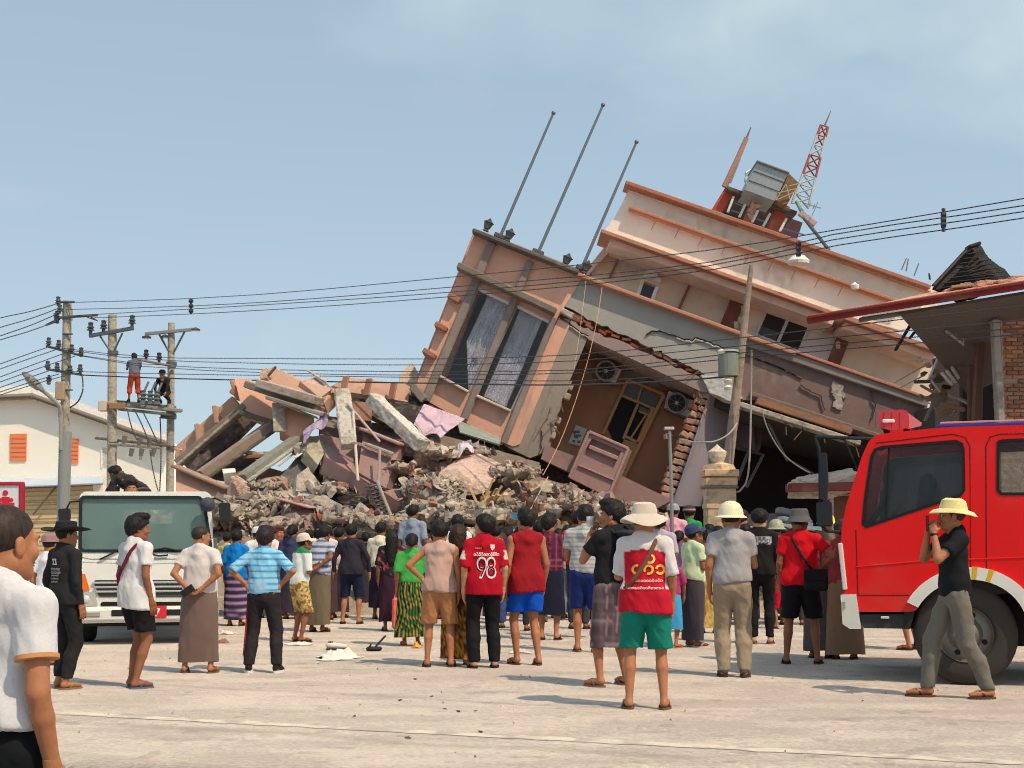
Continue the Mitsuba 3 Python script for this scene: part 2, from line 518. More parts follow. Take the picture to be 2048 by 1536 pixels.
# --- grey parapet wall over the balcony, its lower edge broken along the crack
crack_up = rag([(1476, 792), (1400, 742), (1345, 716), (1292, 690), (1205, 652), (1118, 606)], 2.0, 9, 7)
hp('parapet', [(1156, 549), (1484, 672), (1478, 700)] + crack_up, HY + 0.03, 0.42, GREY)
hp('brick_core', [(1120, 610), (1200, 650), (1410, 742), (1480, 790), (1470, 806), (1395, 770), (1190, 672), (1122, 630)], HY + 0.28, 0.3, lin(132, 74, 62), 'concrete')
lower = rag([(1122, 632), (1190, 662), (1290, 704), (1402, 756)], 1.6, 9, 9) + [(1412, 752), (1425, 786), (1404, 784), (1290, 730), (1178, 679), (1142, 648)]
hp('lintel_beam', lower, HY - 0.02, 1.9, lin(152, 134, 130))
for i in range(26):
    t = rng.random()
    x, y = 1135 + t * 270, 627 + t * 121 + rng.uniform(-4, 7)
    part(hotel, 'brick', tilt(box(*P(x, y, HY + 0.12), .22, .12, .07, .01), 21 + rng.normal() * 9, (0, 1, 0)), 'concrete', lin(150, 80, 66) * rng.uniform(.6, 1.1))
hs('crack_ledge', (1122, 620), (1146, 632), 12, HY - 0.16, 0.5, lin(190, 176, 164), 'concrete')
# hairline cracks: dark grooves cut as thin proud-edged spalls
for pts in ([(1292, 668), (1310, 661), (1330, 664), (1362, 675), (1385, 681), (1392, 674), (1420, 684), (1446, 698), (1462, 706)], [(1142, 634), (1140, 648), (1158, 662), (1178, 672)]):
    rr = rag(pts, 1.2, 4, 21)
    part(hotel, 'crack', cat([strip(a, b, 2.2, HY - 0.03, 0.05) for a, b in zip(rr[:-1], rr[1:])]), 'matte', lin(38, 34, 32))
    rr2 = [(a, b + 3.2) for a, b in rr[len(rr) // 3:]]
    part(hotel, 'spalled_edge', cat([strip(a, b, 2.6, HY - 0.025, 0.05) for a, b in zip(rr2[:-1], rr2[1:])]), 'concrete', lin(205, 196, 184))
# coral edge of the terrace, then its bare grey end
hs('terrace_edge', (1154, 548), (1592, 707), 8, HY - 0.22, 0.9, CORAL)
hs('terrace_edge', (1496, 684), (1856, 806), 17, HY - 0.10, 0.9, lin(132, 122, 116))
hs('terrace_edge', (1592, 703), (1852, 794), 6, HY - 0.16, 0.9, lin(176, 116, 98))
# brown right half of the front
hp('brown_wall', [(1482, 678), (1600, 716), (1856, 806), (1850, 850), (1800, 880), (1730, 874), (1512, 800), (1474, 800)], HY + 0.05, 0.4, BROWN)
for a, b, th, c in (((1474, 806), (1722, 886), 11, lin(176, 168, 158)), ((1514, 800), (1705, 862), 16, lin(158, 112, 88)), ((1500, 786), (1760, 872), 9, lin(124, 108, 98)), ((1484, 706), (1560, 735), 3, DARK), ((1560, 735), (1605, 757), 2.5, DARK)):
    hs('edge_board', a, b, th, HY - 0.08 if th > 5 else HY, 0.5 if th > 5 else 0.06, c, 'concrete')
for i in range(22):
    x, y = 1676 + rng.normal() * 5, 768 + i * 2.2
    part(hotel, 'spalled_patch', tilt(box(*P(x, y, HY + 0.03), .10 + .1 * rng.random(), .08, .06 + .08 * rng.random()), rng.uniform(0, 90), (0, 1, 0)), 'concrete', lin(176, 164, 156))
hp('broken_corner', rag([(1404, 752), (1440, 748), (1490, 796), (1474, 806), (1420, 786)], 2, 3, 5), HY - 0.12, 0.6, lin(196, 198, 196), 'concrete')

for pts in ([(1078, 912), (1086, 880), (1082, 860)], [(1600, 770), (1640, 790), (1650, 820)], [(1740, 780), (1752, 810), (1744, 840)]):
    rr = rag(pts, 1.6, 5, len(pts) + int(pts[0][0]))
    part(hotel, 'crack', cat([strip(a, b, 1.0, HY - 0.025, 0.05) for a, b in zip(rr[:-1], rr[1:])]), 'matte', lin(60, 52, 48))
# bent bars torn out of the broken edges
for k in range(26):
    x, y = [(1130 - 40 * rng.random(), 790 + 100 * rng.random()), (1404 + rng.normal() * 12, 775 + rng.normal() * 14), (835 + 160 * rng.random(), 0), (1480 + 240 * rng.random(), 0)][k % 4]
    if y == 0:
        y = (790 + (x - 835) * .62) if x < 1100 else (806 + (x - 1480) * .33)
    p0 = P(x, y, HY + .15)
    d = np.array([rng.normal() * .25, -.15 - .2 * rng.random(), -.12 - .35 * rng.random()])
    part(hotel, 'bent_bar', tube([p0, p0 + d * .5 + [rng.normal() * .05, 0, 0], p0 + d + [rng.normal() * .12, 0, -.08]], .014, 5), 'matte', lin(110, 84, 70))

# --- balcony recess
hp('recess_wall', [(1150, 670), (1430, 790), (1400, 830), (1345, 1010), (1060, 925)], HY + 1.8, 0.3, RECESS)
hp('bare_patch', [(1242, 742), (1292, 742), (1338, 770), (1310, 778), (1250, 760)], HY + 1.76, 0.05, lin(128, 124, 114), 'concrete')
for i in range(34):
    u, v = rng.random(), rng.random()
    x, y = 1298 + u * 62 + v * -14, 752 + u * 30 + v * 30
    part(hotel, 'brick', tilt(box(*P(x, y, HY + 1.76), .2, .08, .065, .008), 21, (0, 1, 0)), 'concrete', lin(140, 84, 68) * rng.uniform(.55, 1.15))
hp('recess_floor', [(1084, 905), (1345, 1008), (1330, 1018), (1080, 918)], HY + 0.35, 1.45, lin(150, 148, 144), 'concrete')
# door with its fanlight
door = part(hotel, 'door', slab([(1216, 858), (1243, 792), (1300, 815), (1262, 905), (1232, 955), (1236, 905)], HY + 1.77, 0.02), 'matte', lin(20, 18, 18))
DC = lin(176, 134, 92)
for a, b, th in (((1257, 757), (1206, 868), 6), ((1257, 759), (1329, 789), 6), ((1329, 788), (1247, 956), 7), ((1243, 790), (1312, 819), 5), ((1284, 774), (1274, 806), 4), ((1276, 808), (1247, 878), 6), ((1292, 830), (1262, 876), 4), ((1306, 818), (1276, 884), 7), ((1250, 872), (1274, 884), 6), ((1278, 822), (1298, 830), 4)):
    part(door, 'frame', strip(a, b, th, HY + 1.66, 0.12), 'matte', DC)
for q in ([(1256, 764), (1283, 776), (1273, 804), (1245, 791)], [(1286, 777), (1321, 792), (1309, 817), (1277, 806)], [(1280, 812), (1303, 821), (1298, 830), (1276, 822)]):
    part(door, 'pane', slab(q, HY + 1.72, 0.01), 'matte', lin(92, 98, 98))
part(door, 'panel', slab([(1248, 878), (1276, 888), (1248, 950), (1240, 940), (1236, 915)], HY + 1.70, 0.05), 'matte', DC * 0.8)
# broken brick end of the recess, and the sheet of plaster leaning beyond it
for i in range(17):
    t = i / 16
    for j in range(2):
        x, y = 1405 - 77 * t + (j - .5) * 13 + rng.normal() * 1.2, 790 + 215 * t + j * 3
        part(hotel, 'brick', tilt(box(*P(x, y, HY + 0.3), .19 + .05 * rng.random(), .5, .13, .015), 21 + rng.normal() * 7, (0, 1, 0)), 'concrete', (lin(186, 148, 128) if rng.random() < .6 else lin(150, 88, 70)) * rng.uniform(.75, 1.1))
hs('recess_end', (1424, 792), (1344, 1010), 16, HY + 0.5, 1.4, lin(146, 110, 92))


def lav(u, v):
    a, b, c, d = [P(x, y, Y) for x, y, Y in ((1420, 786, HY + .1), (1478, 800, HY + 1.8), (1408, 1012, HY + 1.4), (1345, 1012, HY - 0.1))]
    p = (a * (1 - u)[..., None] + b * u[..., None]) * (1 - v)[..., None] + (d * (1 - u)[..., None] + c * u[..., None]) * v[..., None]
    p[..., 1] += 0.12 * np.sin(u * 5 + v * 2) - 0.2 * np.sin(v * 3.1)
    return p


part(hotel, 'loose_sheet', sheet(lav, 20, 24, .04), 'plaster', lin(150, 144, 156), smooth=40, label='lavender grey sheet hanging at the broken end of the balcony')
# mauve balcony front
hp('balcony_band', [(1090, 890), (1165, 918), (1150, 950), (1082, 918)], HY - 0.25, 0.5, MAUVE)
hp('balcony_band', [(1232, 946), (1345, 1000), (1300, 1024), (1212, 990)], HY - 0.25, 0.5, MAUVE)
outer, inner = [(1178, 863), (1257, 897), (1216, 994), (1138, 955)], [(1184, 877), (1243, 902), (1226, 938), (1166, 908)]
bp = hp('balcony_panel', outer, HY - 0.60, 0.4, MAUVE * 1.12, cut=(inner,))
part(bp, 'recessed_panel', slab(inner, HY - 0.47, 0.1), 'plaster', MAUVE)
part(bp, 'ledge', strip((1178, 893), (1236, 917), 9, HY - 0.57, 0.1), 'plaster', MAUVE * 1.2)
for a, b, th in ((outer[0], outer[1], 6), (outer[0], outer[3], 5), (outer[1], outer[2], 6), ((1157, 930), (1232, 962), 3)):
    part(bp, 'rim', strip(a, b, th, HY - 0.66, 0.12), 'plaster', MAUVE * 1.25)
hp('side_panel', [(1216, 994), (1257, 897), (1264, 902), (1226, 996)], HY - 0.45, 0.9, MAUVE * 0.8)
hp('poster', [(1152, 850), (1174, 858), (1160, 892), (1136, 886)], HY + 1.74, 0.02, lin(176, 178, 178), 'matte')
for i in range(9):
    part(hotel, 'poster_print', box(*P(1147 + rng.uniform(0, 18), 858 + rng.uniform(0, 26), HY + 1.735), .1 * rng.uniform(.5, 1.6), .006, .05 * rng.uniform(.6, 1.6)), 'matte', lin(90, 96, 104))

# --- upper block, set back
UY = 38.0
# eave wall between the coral bands
hp('upper_wall', [(1262, 370), (1560, 472), (1868, 572), (1882, 640), (1800, 660), (1666, 625), (1205, 467), (1232, 430)], UY, 0.35, PINKW)
hp('upper_side', [(1240, 455), (1262, 372), (1275, 376), (1222, 500), (1180, 545), (1172, 540)], UY + 0.36, 6.5, lin(200, 172, 156))
WIN = [(1286, 560), (1315, 572), (1304, 602), (1276, 590)]
BIG = [(1538, 612), (1624, 646), (1600, 703), (1513, 669)]
hp('tan_wall', [(1218, 480), (1666, 640), (1886, 700), (1900, 740), (1880, 810), (1840, 800), (1500, 690), (1180, 562), (1186, 540)], UY + 0.9, 0.35, TAN, cut=(WIN, BIG))
hs('coral_band', (1251, 364), (1862, 574), 9, UY - 0.45, 0.9, lin(168, 114, 95))
hs('coral_band', (1262, 373), (1862, 583), 4, UY - 0.25, 0.3, lin(192, 152, 128))
hs('coral_band', (1259, 414), (1806, 606), 7, UY - 0.30, 0.32, CORAL)
hs('coral_band', (1262, 420), (1806, 612), 3, UY - 0.18, 0.2, lin(192, 152, 128))
hs('coral_band', (1202, 461), (1668, 627), 9, UY - 0.85, 1.7, CORAL)
hs('eave_fascia', (1220, 480), (1668, 641), 21, UY - 0.55, 1.4, lin(228, 196, 178))
hs('eave_board', (1218, 493), (1668, 657), 5, UY + 0.3, 0.6, lin(205, 150, 122))
hs('coral_band', (1690, 634), (1880, 702), 11, UY - 0.85, 1.7, CORAL * 0.9)
hs('eave_fascia', (1690, 648), (1878, 716), 20, UY - 0.55, 1.4, lin(226, 190, 168))
for a, b, th, c in (((1245, 500), (1219, 556), 4, lin(140, 92, 72)), ((1387, 553), (1358, 618), 5, lin(150, 100, 78)), ((1480, 588), (1455, 652), 28, lin(128, 78, 62)), ((1692, 662), (1667, 728), 26, lin(128, 78, 62)), ((1505, 600), (1482, 662), 4, lin(226, 205, 190))):
    hs('wall_pillar', a, b, th, UY + 0.78, 0.12, c)
for i in range(9):
    t = (i + .5) / 9
    hs('stain', (1290 + 420 * t, 430 + 148 * t), (1279 + 420 * t, 452 + 148 * t), 2, UY - 0.012, 0.02, lin(206, 168, 146))
for a, b, th, y in (((1288, 548), (1322, 561), 9, UY + .7), (WIN[0], WIN[3], 7, UY + .8), (WIN[1], WIN[2], 7, UY + .8), (WIN[3], WIN[2], 4, UY + .8)):
    hs('window_surround', a, b, th, y, 0.2, lin(242, 240, 236))
part(hotel, 'window_surround', tilt(lathe([(0, 0), (.17, 0), (.17, .12), (0, .12)], 20, P(1303, 551, UY + 0.7)), 90, (1, 0, 0)), 'plaster', lin(222, 214, 208))
part(hotel, 'window', slab(WIN, UY + 1.0, 0.02), 'window_glass')
hp('dark_room', [(1270, 550), (1330, 570), (1310, 620), (1262, 600)], UY + 1.9, 0.1, lin(60, 66, 70), 'matte')
w = part(hotel, 'window', slab([(1538, 612), (1581, 629), (1556, 686), (1513, 669)], UY + 1.12, 0.02), 'window_glass')
for a, b, th in ((BIG[0], BIG[1], 3), ((1581, 629), (1556, 686), 5), (BIG[1], BIG[2], 6), (BIG[3], BIG[2], 4), (BIG[0], BIG[3], 4)):
    part(w, 'frame', strip(a, b, th, UY + 0.85, 0.2), 'matte', lin(206, 206, 206))
hp('dark_room', [(1500, 590), (1680, 650), (1640, 740), (1480, 690)], UY + 3.2, 0.2, lin(64, 60, 60), 'matte')
hp('white_panel', [(1626, 648), (1680, 668), (1657, 722), (1602, 704)], UY + 0.82, 0.08, lin(206, 194, 192))
part(hotel, 'wall_lamp', lathe([(0, 0), (.28, 0), (.3, .08), (.16, .22), (0, .24)], 14, P(1597, 528, UY - 1.0)), 'matte', WHITE)
part(hotel, 'wall_lamp', lathe([(0, 0), (.1, 0), (.12, .1), (0, .2)], 12, P(1710, 578, UY - 0.5)), 'matte', WHITE)
for x, y in ((1486, 618), (1480, 640), (1472, 650), (1676, 690)):
    part(hotel, 'switch_box', box(*P(x, y, UY + 0.75), .12, .06, .2, .02), 'matte', lin(206, 190, 176))
hp('roof_deck', [(1258, 372), (1862, 580), (1860, 590), (1256, 384)], UY + 0.4, 8, lin(150, 140, 130), 'concrete')
# dark ground floor under the brown wall
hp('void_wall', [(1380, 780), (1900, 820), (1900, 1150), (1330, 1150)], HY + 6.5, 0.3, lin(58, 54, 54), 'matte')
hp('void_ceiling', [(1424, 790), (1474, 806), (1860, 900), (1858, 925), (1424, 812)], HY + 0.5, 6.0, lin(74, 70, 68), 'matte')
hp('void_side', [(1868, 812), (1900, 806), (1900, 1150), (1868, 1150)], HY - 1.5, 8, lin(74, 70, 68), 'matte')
for a, b, th, y, c in (((1528, 826), (1576, 922), 4, HY + 1, lin(128, 122, 120)), ((1576, 918), (1630, 948), 3, HY + 1, lin(116, 112, 110)), ((1500, 896), (1476, 960), 6, HY + 2, lin(128, 126, 124)), ((1528, 908), (1494, 975), 5, HY + 2, lin(120, 118, 116)), ((1460, 890), (1524, 908), 6, HY + 2.1, lin(96, 92, 92))):
    hs('hanging_bar', a, b, th, y, 0.1, c, 'matte')
hp('inner_pier', [(1465, 812), (1505, 824), (1512, 905), (1460, 890)], HY + 2.6, 0.5, lin(124, 112, 128))
hp('inner_pier', [(1505, 824), (1530, 832), (1520, 900), (1512, 905)], HY + 2.8, 0.5, lin(110, 80, 74))

# --- on the roof
RY = 40.5
for a, b, th, c in (((1460, 380), (1433, 424), 22, lin(176, 84, 62)), ((1518, 392), (1497, 442), 20, lin(178, 106, 88)), ((1569, 408), (1546, 462), 26, lin(176, 84, 62))):
    hs('roof_pillar', a, b, th, RY, 0.35, c)
for i in range(40):
    t, s = rng.random(), rng.uniform(-1, 1)
    part(hotel, 'flaked_paint', box(*P(1518 - 21 * t + 8 * s, 392 + 50 * t + 3 * s, RY - .01), .05 + .05 * rng.random(), .02, .04 + .05 * rng.random()), 'plaster', lin(214, 176, 158))
hs('roof_slab', (1455, 375), (1594, 426), 8, RY - 0.3, 3, lin(92, 80, 76))
hs('roof_back_wall', (1445, 408), (1600, 462), 38, RY + 2.2, 0.2, lin(86, 62, 74))
for a, b in (((1468, 392), (1456, 424)), ((1491, 408), (1479, 434)), ((1517, 420), (1505, 444)), ((1541, 426), (1527, 452)), ((1574, 436), (1560, 462))):
    hs('rail_post', a, b, 5, RY - 0.2, 0.1, lin(222, 224, 222))
for a, b in (((1462, 420), (1480, 426)), ((1510, 436), (1532, 444)), ((1564, 456), (1610, 470)), ((1470, 406), (1486, 412))):
    hs('rail', a, b, 2.5, RY - 0.15, 0.05, lin(120, 128, 170))

tank = thing('water_tank', 'square grey metal water tank on the roof of the toppled hotel', 'tank')
TQ = [(1516, 322), (1577, 345), (1550, 402), (1489, 379)]
own(tank, slab(TQ, RY - 0.9, 1.5), 'metal', lin(150, 156, 158))
for t in (.33, .66):
    part(tank, 'seam', strip((1516 - 27 * t, 322 + 57 * t), (1577 - 27 * t, 345 + 57 * t), 2, RY - 0.93, 0.03), 'metal', lin(110, 116, 120))
part(tank, 'lid', strip((1514, 321), (1579, 345), 3, RY - 1.0, 1.7), 'metal', lin(130, 136, 140))
part(tank, 'rusty_end', slab([(1578, 347), (1598, 366), (1573, 412), (1552, 402)], RY - 0.7, 1.2), 'concrete', lin(130, 98, 66), label='rusty brown end of the tank')
for a, b in (((1572, 368), (1551, 400)), ((1572, 368), (1580, 398)), ((1552, 400), (1594, 382)), ((1578, 372), (1600, 366)), ((1556, 386), (1596, 376))):
    part(tank, 'brace', strip(a, b, 2, RY - 0.95, 0.04), 'metal', lin(176, 168, 148))
part(tank, 'outlet_pipe', tube([P(1500, 340, RY - 1), P(1492, 346, RY - 1.05), P(1490, 360, RY - 1.05), P(1494, 372, RY - 1)], .035), 'metal', lin(170, 176, 178))

mast = thing('lattice_mast', 'red and white lattice radio mast leaning with the toppled hotel roof', 'mast')
mb, mt = np.array([1600., 412]), np.array([1649., 252])
nrm = np.array([mt[1] - mb[1], -(mt[0] - mb[0])])
nrm /= -np.linalg.norm(nrm)
NS = 9
legs = []
for sx, sy in ((-1, -1), (1, -1), (1, 1), (-1, 1)):
    legs.append([P(*(mb + (mt - mb) * t + nrm * sx * (17 - 9.5 * t)), RY + 0.3 + sy * (17 - 9.5 * t) * RY / F) for t in np.linspace(0, 1, NS)])
for L in legs:
    for k, (a, b) in enumerate(((0, 3), (3, 5), (5, 7), (7, 9))):
        part(mast, 'leg', tube(L[a:b + 1] if b < NS else L[a:], .038, 5), 'matte', lin(160, 88, 78) if k in (1, 3) else lin(178, 190, 196))
for k in range(NS - 1):
    for i in range(4):
        A, B = legs[i], legs[(i + 1) % 4]
        red = k in (3, 4, 6, 7)
        part(mast, 'brace', cat([tube([A[k], B[k + 1]], .024, 4), tube([A[k + 1], B[k + 1]], .024, 4)]), 'matte', lin(160, 92, 82) if red else lin(180, 190, 196))
part(mast, 'spike', tube([P(1649, 252, RY + .3), P(1662, 221, RY + .3)], [.03, .012], 6), 'matte', lin(120, 110, 112))
for a, b, c, th in (((1605, 430), (1660, 500), lin(96, 106, 112), 5), ((1594, 400), (1614, 440), lin(150, 186, 178), 7), ((1600, 424), (1632, 448), lin(176, 150, 150), 12)):
    part(mast, 'fallen_piece', strip(a, b, th, RY - 0.5, 0.15), 'matte', c)
part(mast, 'aerial', cat([strip(a, b, 1.6, RY - .6, .03) for a, b in (((1608, 406), (1642, 416)), ((1636, 404), (1624, 432)), ((1622, 404), (1618, 414)), ((1630, 408), (1626, 418)))]), 'matte', lin(130, 140, 150))

rod = thing('radio_antenna', 'thin brown pole aerial left of the roof tank', 'antenna')
own(rod, tube([P(1449, 374, RY), P(1474, 320, RY), P(1493, 276, RY)], [.09, .08, .07], 8), 'matte', lin(170, 130, 116))
part(rod, 'tip', tube([P(1493, 276, RY), P(1502, 254, RY)], [.04, .015], 6), 'matte', lin(120, 100, 96))
part(rod, 'side_rod', tube([P(1461, 366, RY), P(1480, 318, RY), P(1481, 312, RY)], .03, 6), 'matte', lin(150, 160, 168))

for i, (a, b) in enumerate((((1000, 474), (1107, 226)), ((1076, 506), (1206, 210)), ((1163, 538), (1273, 284)))):
    where = ('leftmost bare steel flagpole leaning right on the orange bay roof', 'tallest bare steel flagpole, middle one of three on the leaning roof', 'rightmost bare steel flagpole beside the upper pink wall')[i]
    p = thing('flagpole', where, 'flagpole', 'flagpoles on the leaning hotel roof')
    own(p, tube([P(*a, HY + .4), P((a[0] + b[0]) / 2, (a[1] + b[1]) / 2, HY + .4), P(*b, HY + .4)], [.042, .038, .03], 8), 'metal', lin(120, 128, 136))
    part(p, 'cap', trimesh.creation.icosphere(2, .055).apply_translation(P(*b, HY + .4)), 'metal', lin(110, 116, 122))
    part(p, 'base', tilt(box(*P(*a, HY + .4), .3, .3, .12, .02), 22, (0, 1, 0)), 'metal', lin(96, 96, 98))
for i, (x, y) in enumerate(((971, 462), (1014, 482), (1129, 532), (1168, 546))):
    where = ('leftmost square lantern on the roof edge of the orange bay', 'roof edge lantern just right of the leftmost flagpole', 'roof edge lantern left of the rightmost flagpole', 'roof edge lantern at the foot of the rightmost flagpole')[i]
    l = thing('lantern', where, 'lantern', 'lanterns along the hotel roof edge')
    c = P(x, y, HY + .1)
    ax = np.array([math.sin(math.radians(22)), 0, math.cos(math.radians(22))])
    R = trimesh.transformations.rotation_matrix(math.radians(22), (0, 1, 0), c)
    for nm, prof, col in (('stem', [(0, 0), (.1, 0), (.05, .08), (0, .08)], lin(70, 70, 72)), ('lamp_body', [(0, .08), (.09, .08), (.14, .26), (0, .26)], lin(88, 92, 92)), ('lamp_roof', [(0, .26), (.17, .26), (.06, .34), (.02, .4), (0, .4)], lin(64, 64, 66))):
        m = lathe([(a_ * .85, b_ * .85) for a_, b_ in prof], 6, c)
        m.apply_transform(R)
        part(l, nm, m, 'matte', col)

# --- air conditioners in the recess
for i, (q, fanc) in enumerate((([(1203, 722), (1243, 740), (1231, 767), (1191, 748)], (1212, 742)), ([(1339, 782), (1388, 802), (1375, 834), (1331, 815)], (1353, 806)))):
    ac = thing('air_conditioner', ('dusty white air conditioner under the broken lintel left of the door', 'white air conditioner with round fan grille right of the balcony door')[i], 'air conditioner', 'air conditioners in the hotel balcony recess')
    Y = HY + 1.35
    own(ac, slab(q, Y, 0.38), 'matte', lin(196, 190, 184))
    c = P(*fanc, Y - 0.02)
    for nm, r, ri, dd, col in (('fan_ring', .27, .22, .03, lin(150, 146, 140)), ('fan_opening', .225, .0, .012, lin(58, 54, 52))):
        m = lathe([(ri, 0), (r, 0), (r, dd), (ri, dd)], 28)
        m.apply_transform(trimesh.transformations.rotation_matrix(math.radians(90), (1, 0, 0)))
        m.apply_translation(c)
        part(ac, nm, m, 'matte', col)
    for k in range(8):
        g = math.radians(k * 45 + 10)
        part(ac, 'grille_bar', tube([c + [.04 * math.cos(g), -.015, .04 * math.sin(g)], c + [.22 * math.cos(g), -.015, .22 * math.sin(g)]], .008, 4), 'matte', lin(120, 114, 108))
    hub = lathe([(0, 0), (.05, 0), (.05, .03), (0, .03)], 12)
    hub.apply_transform(trimesh.transformations.rotation_matrix(math.radians(90), (1, 0, 0)))
    hub.apply_translation(c)
    part(ac, 'hub', hub, 'matte', lin(190, 184, 178))
    part(ac, 'side_vent', strip(((q[1][0] + q[2][0]) / 2 - 9, (q[1][1] + q[2][1]) / 2 - 14), ((q[1][0] + q[2][0]) / 2 - 15, (q[1][1] + q[2][1]) / 2 + 4), 5, Y - .012, 0.02), 'matte', lin(160, 156, 150))
    part(ac, 'bracket', strip((q[3][0], q[3][1] + 2), (q[2][0], q[2][1] + 2), 3, Y, 0.5), 'metal', lin(120, 112, 106))

# ------------------------------------------------------------------ the collapsed wing and the heap of rubble
rng = np.random.default_rng(23)
CREAM, GREYC, MAUVEC, BRICKC = lin(190, 176, 160), lin(158, 154, 148), MAUVE, lin(164, 116, 98)


def plate(c, thick, bev=0.0):
    """A slab through measured corners (x, y, Y), thick behind its face."""
    p = np.array([P(*q) for q in c])
    n = np.cross(p[1] - p[0], p[-1] - p[0])
    n /= np.linalg.norm(n)
    if n[1] < 0:
        n = -n
    return hull(np.vstack([p, p + n * thick]))


def bar(a, b, wpx, d, roll=0.0, bev=.02):
    """A beam between measured points (x, y, Y), wpx pixels high and d deep."""
    p0, p1 = P(*a), P(*b)
    th = wpx * (a[2] + b[2]) / 2 / F
    return beam(p0, p1, d, th, bev, roll)


def roughen(m, amp, size, seed=0):
    """Chips the edges and faces of a slab so that it looks broken."""
    m = m.copy()
    for _ in range(6):
        if m.edges_unique_length.max() < size or len(m.faces) > 4000:
            break
        v, f = trimesh.remesh.subdivide_to_size(m.vertices, m.faces, size)
        m = trimesh.Trimesh(v, f)
    m.merge_vertices()
    n = m.vertex_normals
    d = (meshkit.fbm(m.vertices * (1.2 / size) + seed * 7.3, 2, seed) - .5) * 2 * amp
    m.vertices = m.vertices + n * d[:, None]
    return m


def heap_z(x, y):
    top = np.interp(x, [-9, -7.5, -5.5, -3.5, -1.0, 1.5, 3.6, 5.0, 7.0], [1.2, 2.1, 2.4, 1.95, 2.2, 2.1, 1.4, 0.6, 0.0])
    ridge = np.clip((y - 25.4) / 6.0, 0, 1)
    ridge = ridge * (1.35 - 0.35 * ridge)
    q = np.stack([x, y, 0 * x], -1)
    bumps = (meshkit.fbm(q * 1.1, 4, 3) - .5) * 1.1 * np.clip(ridge * 3, 0, 1)
    return top * ridge * np.clip((41 - y) / 5, 0, 1) + bumps * np.clip(top / 1.5, 0, 1) - 0.12


hx, hy = np.meshgrid(np.linspace(-9.5, 7.5, 150), np.linspace(24.2, 41, 130), indexing='ij')
hv = np.stack([hx, hy, heap_z(hx, hy)], -1).reshape(-1, 3)
i, j = np.meshgrid(np.arange(149), np.arange(129), indexing='ij')
hf = np.stack([i * 130 + j, (i + 1) * 130 + j, (i + 1) * 130 + j + 1, i * 130 + j + 1], -1).reshape(-1, 4)
hcol = mix_c = lin(126, 112, 100) + (lin(172, 158, 142) - lin(126, 112, 100)) * meshkit.fbm(hv * 2.1, 4, 9)[:, None]
heap = add('rubble_heap', (hv, hf), 'concrete', hcol, kind='stuff', label='heap of dusty masonry rubble under the toppled hotel', smooth=True)


def chunk(r, n=9):
    q = r.normal(size=(n, 3))
    q /= np.linalg.norm(q, axis=1, keepdims=True)
    m = hull(q * r.uniform(.75, 1.15, (n, 1)) * r.uniform([.6, .6, .35], [1.2, 1.1, .9]))
    m.apply_transform(trimesh.transformations.random_rotation_matrix(r.random(3)))
    return m


PALETTE = [lin(196, 182, 164), lin(182, 168, 152), lin(160, 154, 146), lin(150, 142, 134), lin(146, 120, 118), lin(176, 128, 108), lin(158, 96, 78), lin(112, 104, 98)]
protos = [chunk(rng, rng.integers(7, 12)) for _ in range(24)]
vs, fs, cs, at = [], [], [], 0
for k in range(9000):
    x = rng.uniform(-8.6, 7.0)
    y = 27.0 + 7.0 * rng.random()
    s = 0.035 + 0.16 * rng.random() ** 3.2
    m = protos[rng.integers(24)]
    R = trimesh.transformations.random_rotation_matrix(rng.random(3))[:3, :3]
    z = float(heap_z(np.array([x]), np.array([y]))[0])
    if z < -.08:
        z = -.0
    v = m.vertices @ R.T * s + [x, y, z + s * .3]
    vs.append(v)
    fs.append(m.faces + at)
    at += len(v)
    warm = meshkit.fbm(np.array([[x * .6, y * .6, 1.]]), 3, 2)[0]
    c = PALETTE[rng.integers(0, 4)] if rng.random() < warm + .15 else PALETTE[rng.integers(2, 8)]
    cs.append(np.tile(c * rng.uniform(.75, 1.1), (len(v), 1)))
part(heap, 'fragments', trimesh.Trimesh(np.vstack(vs), np.vstack(fs), process=False), 'concrete', np.vstack(cs), kind='stuff')
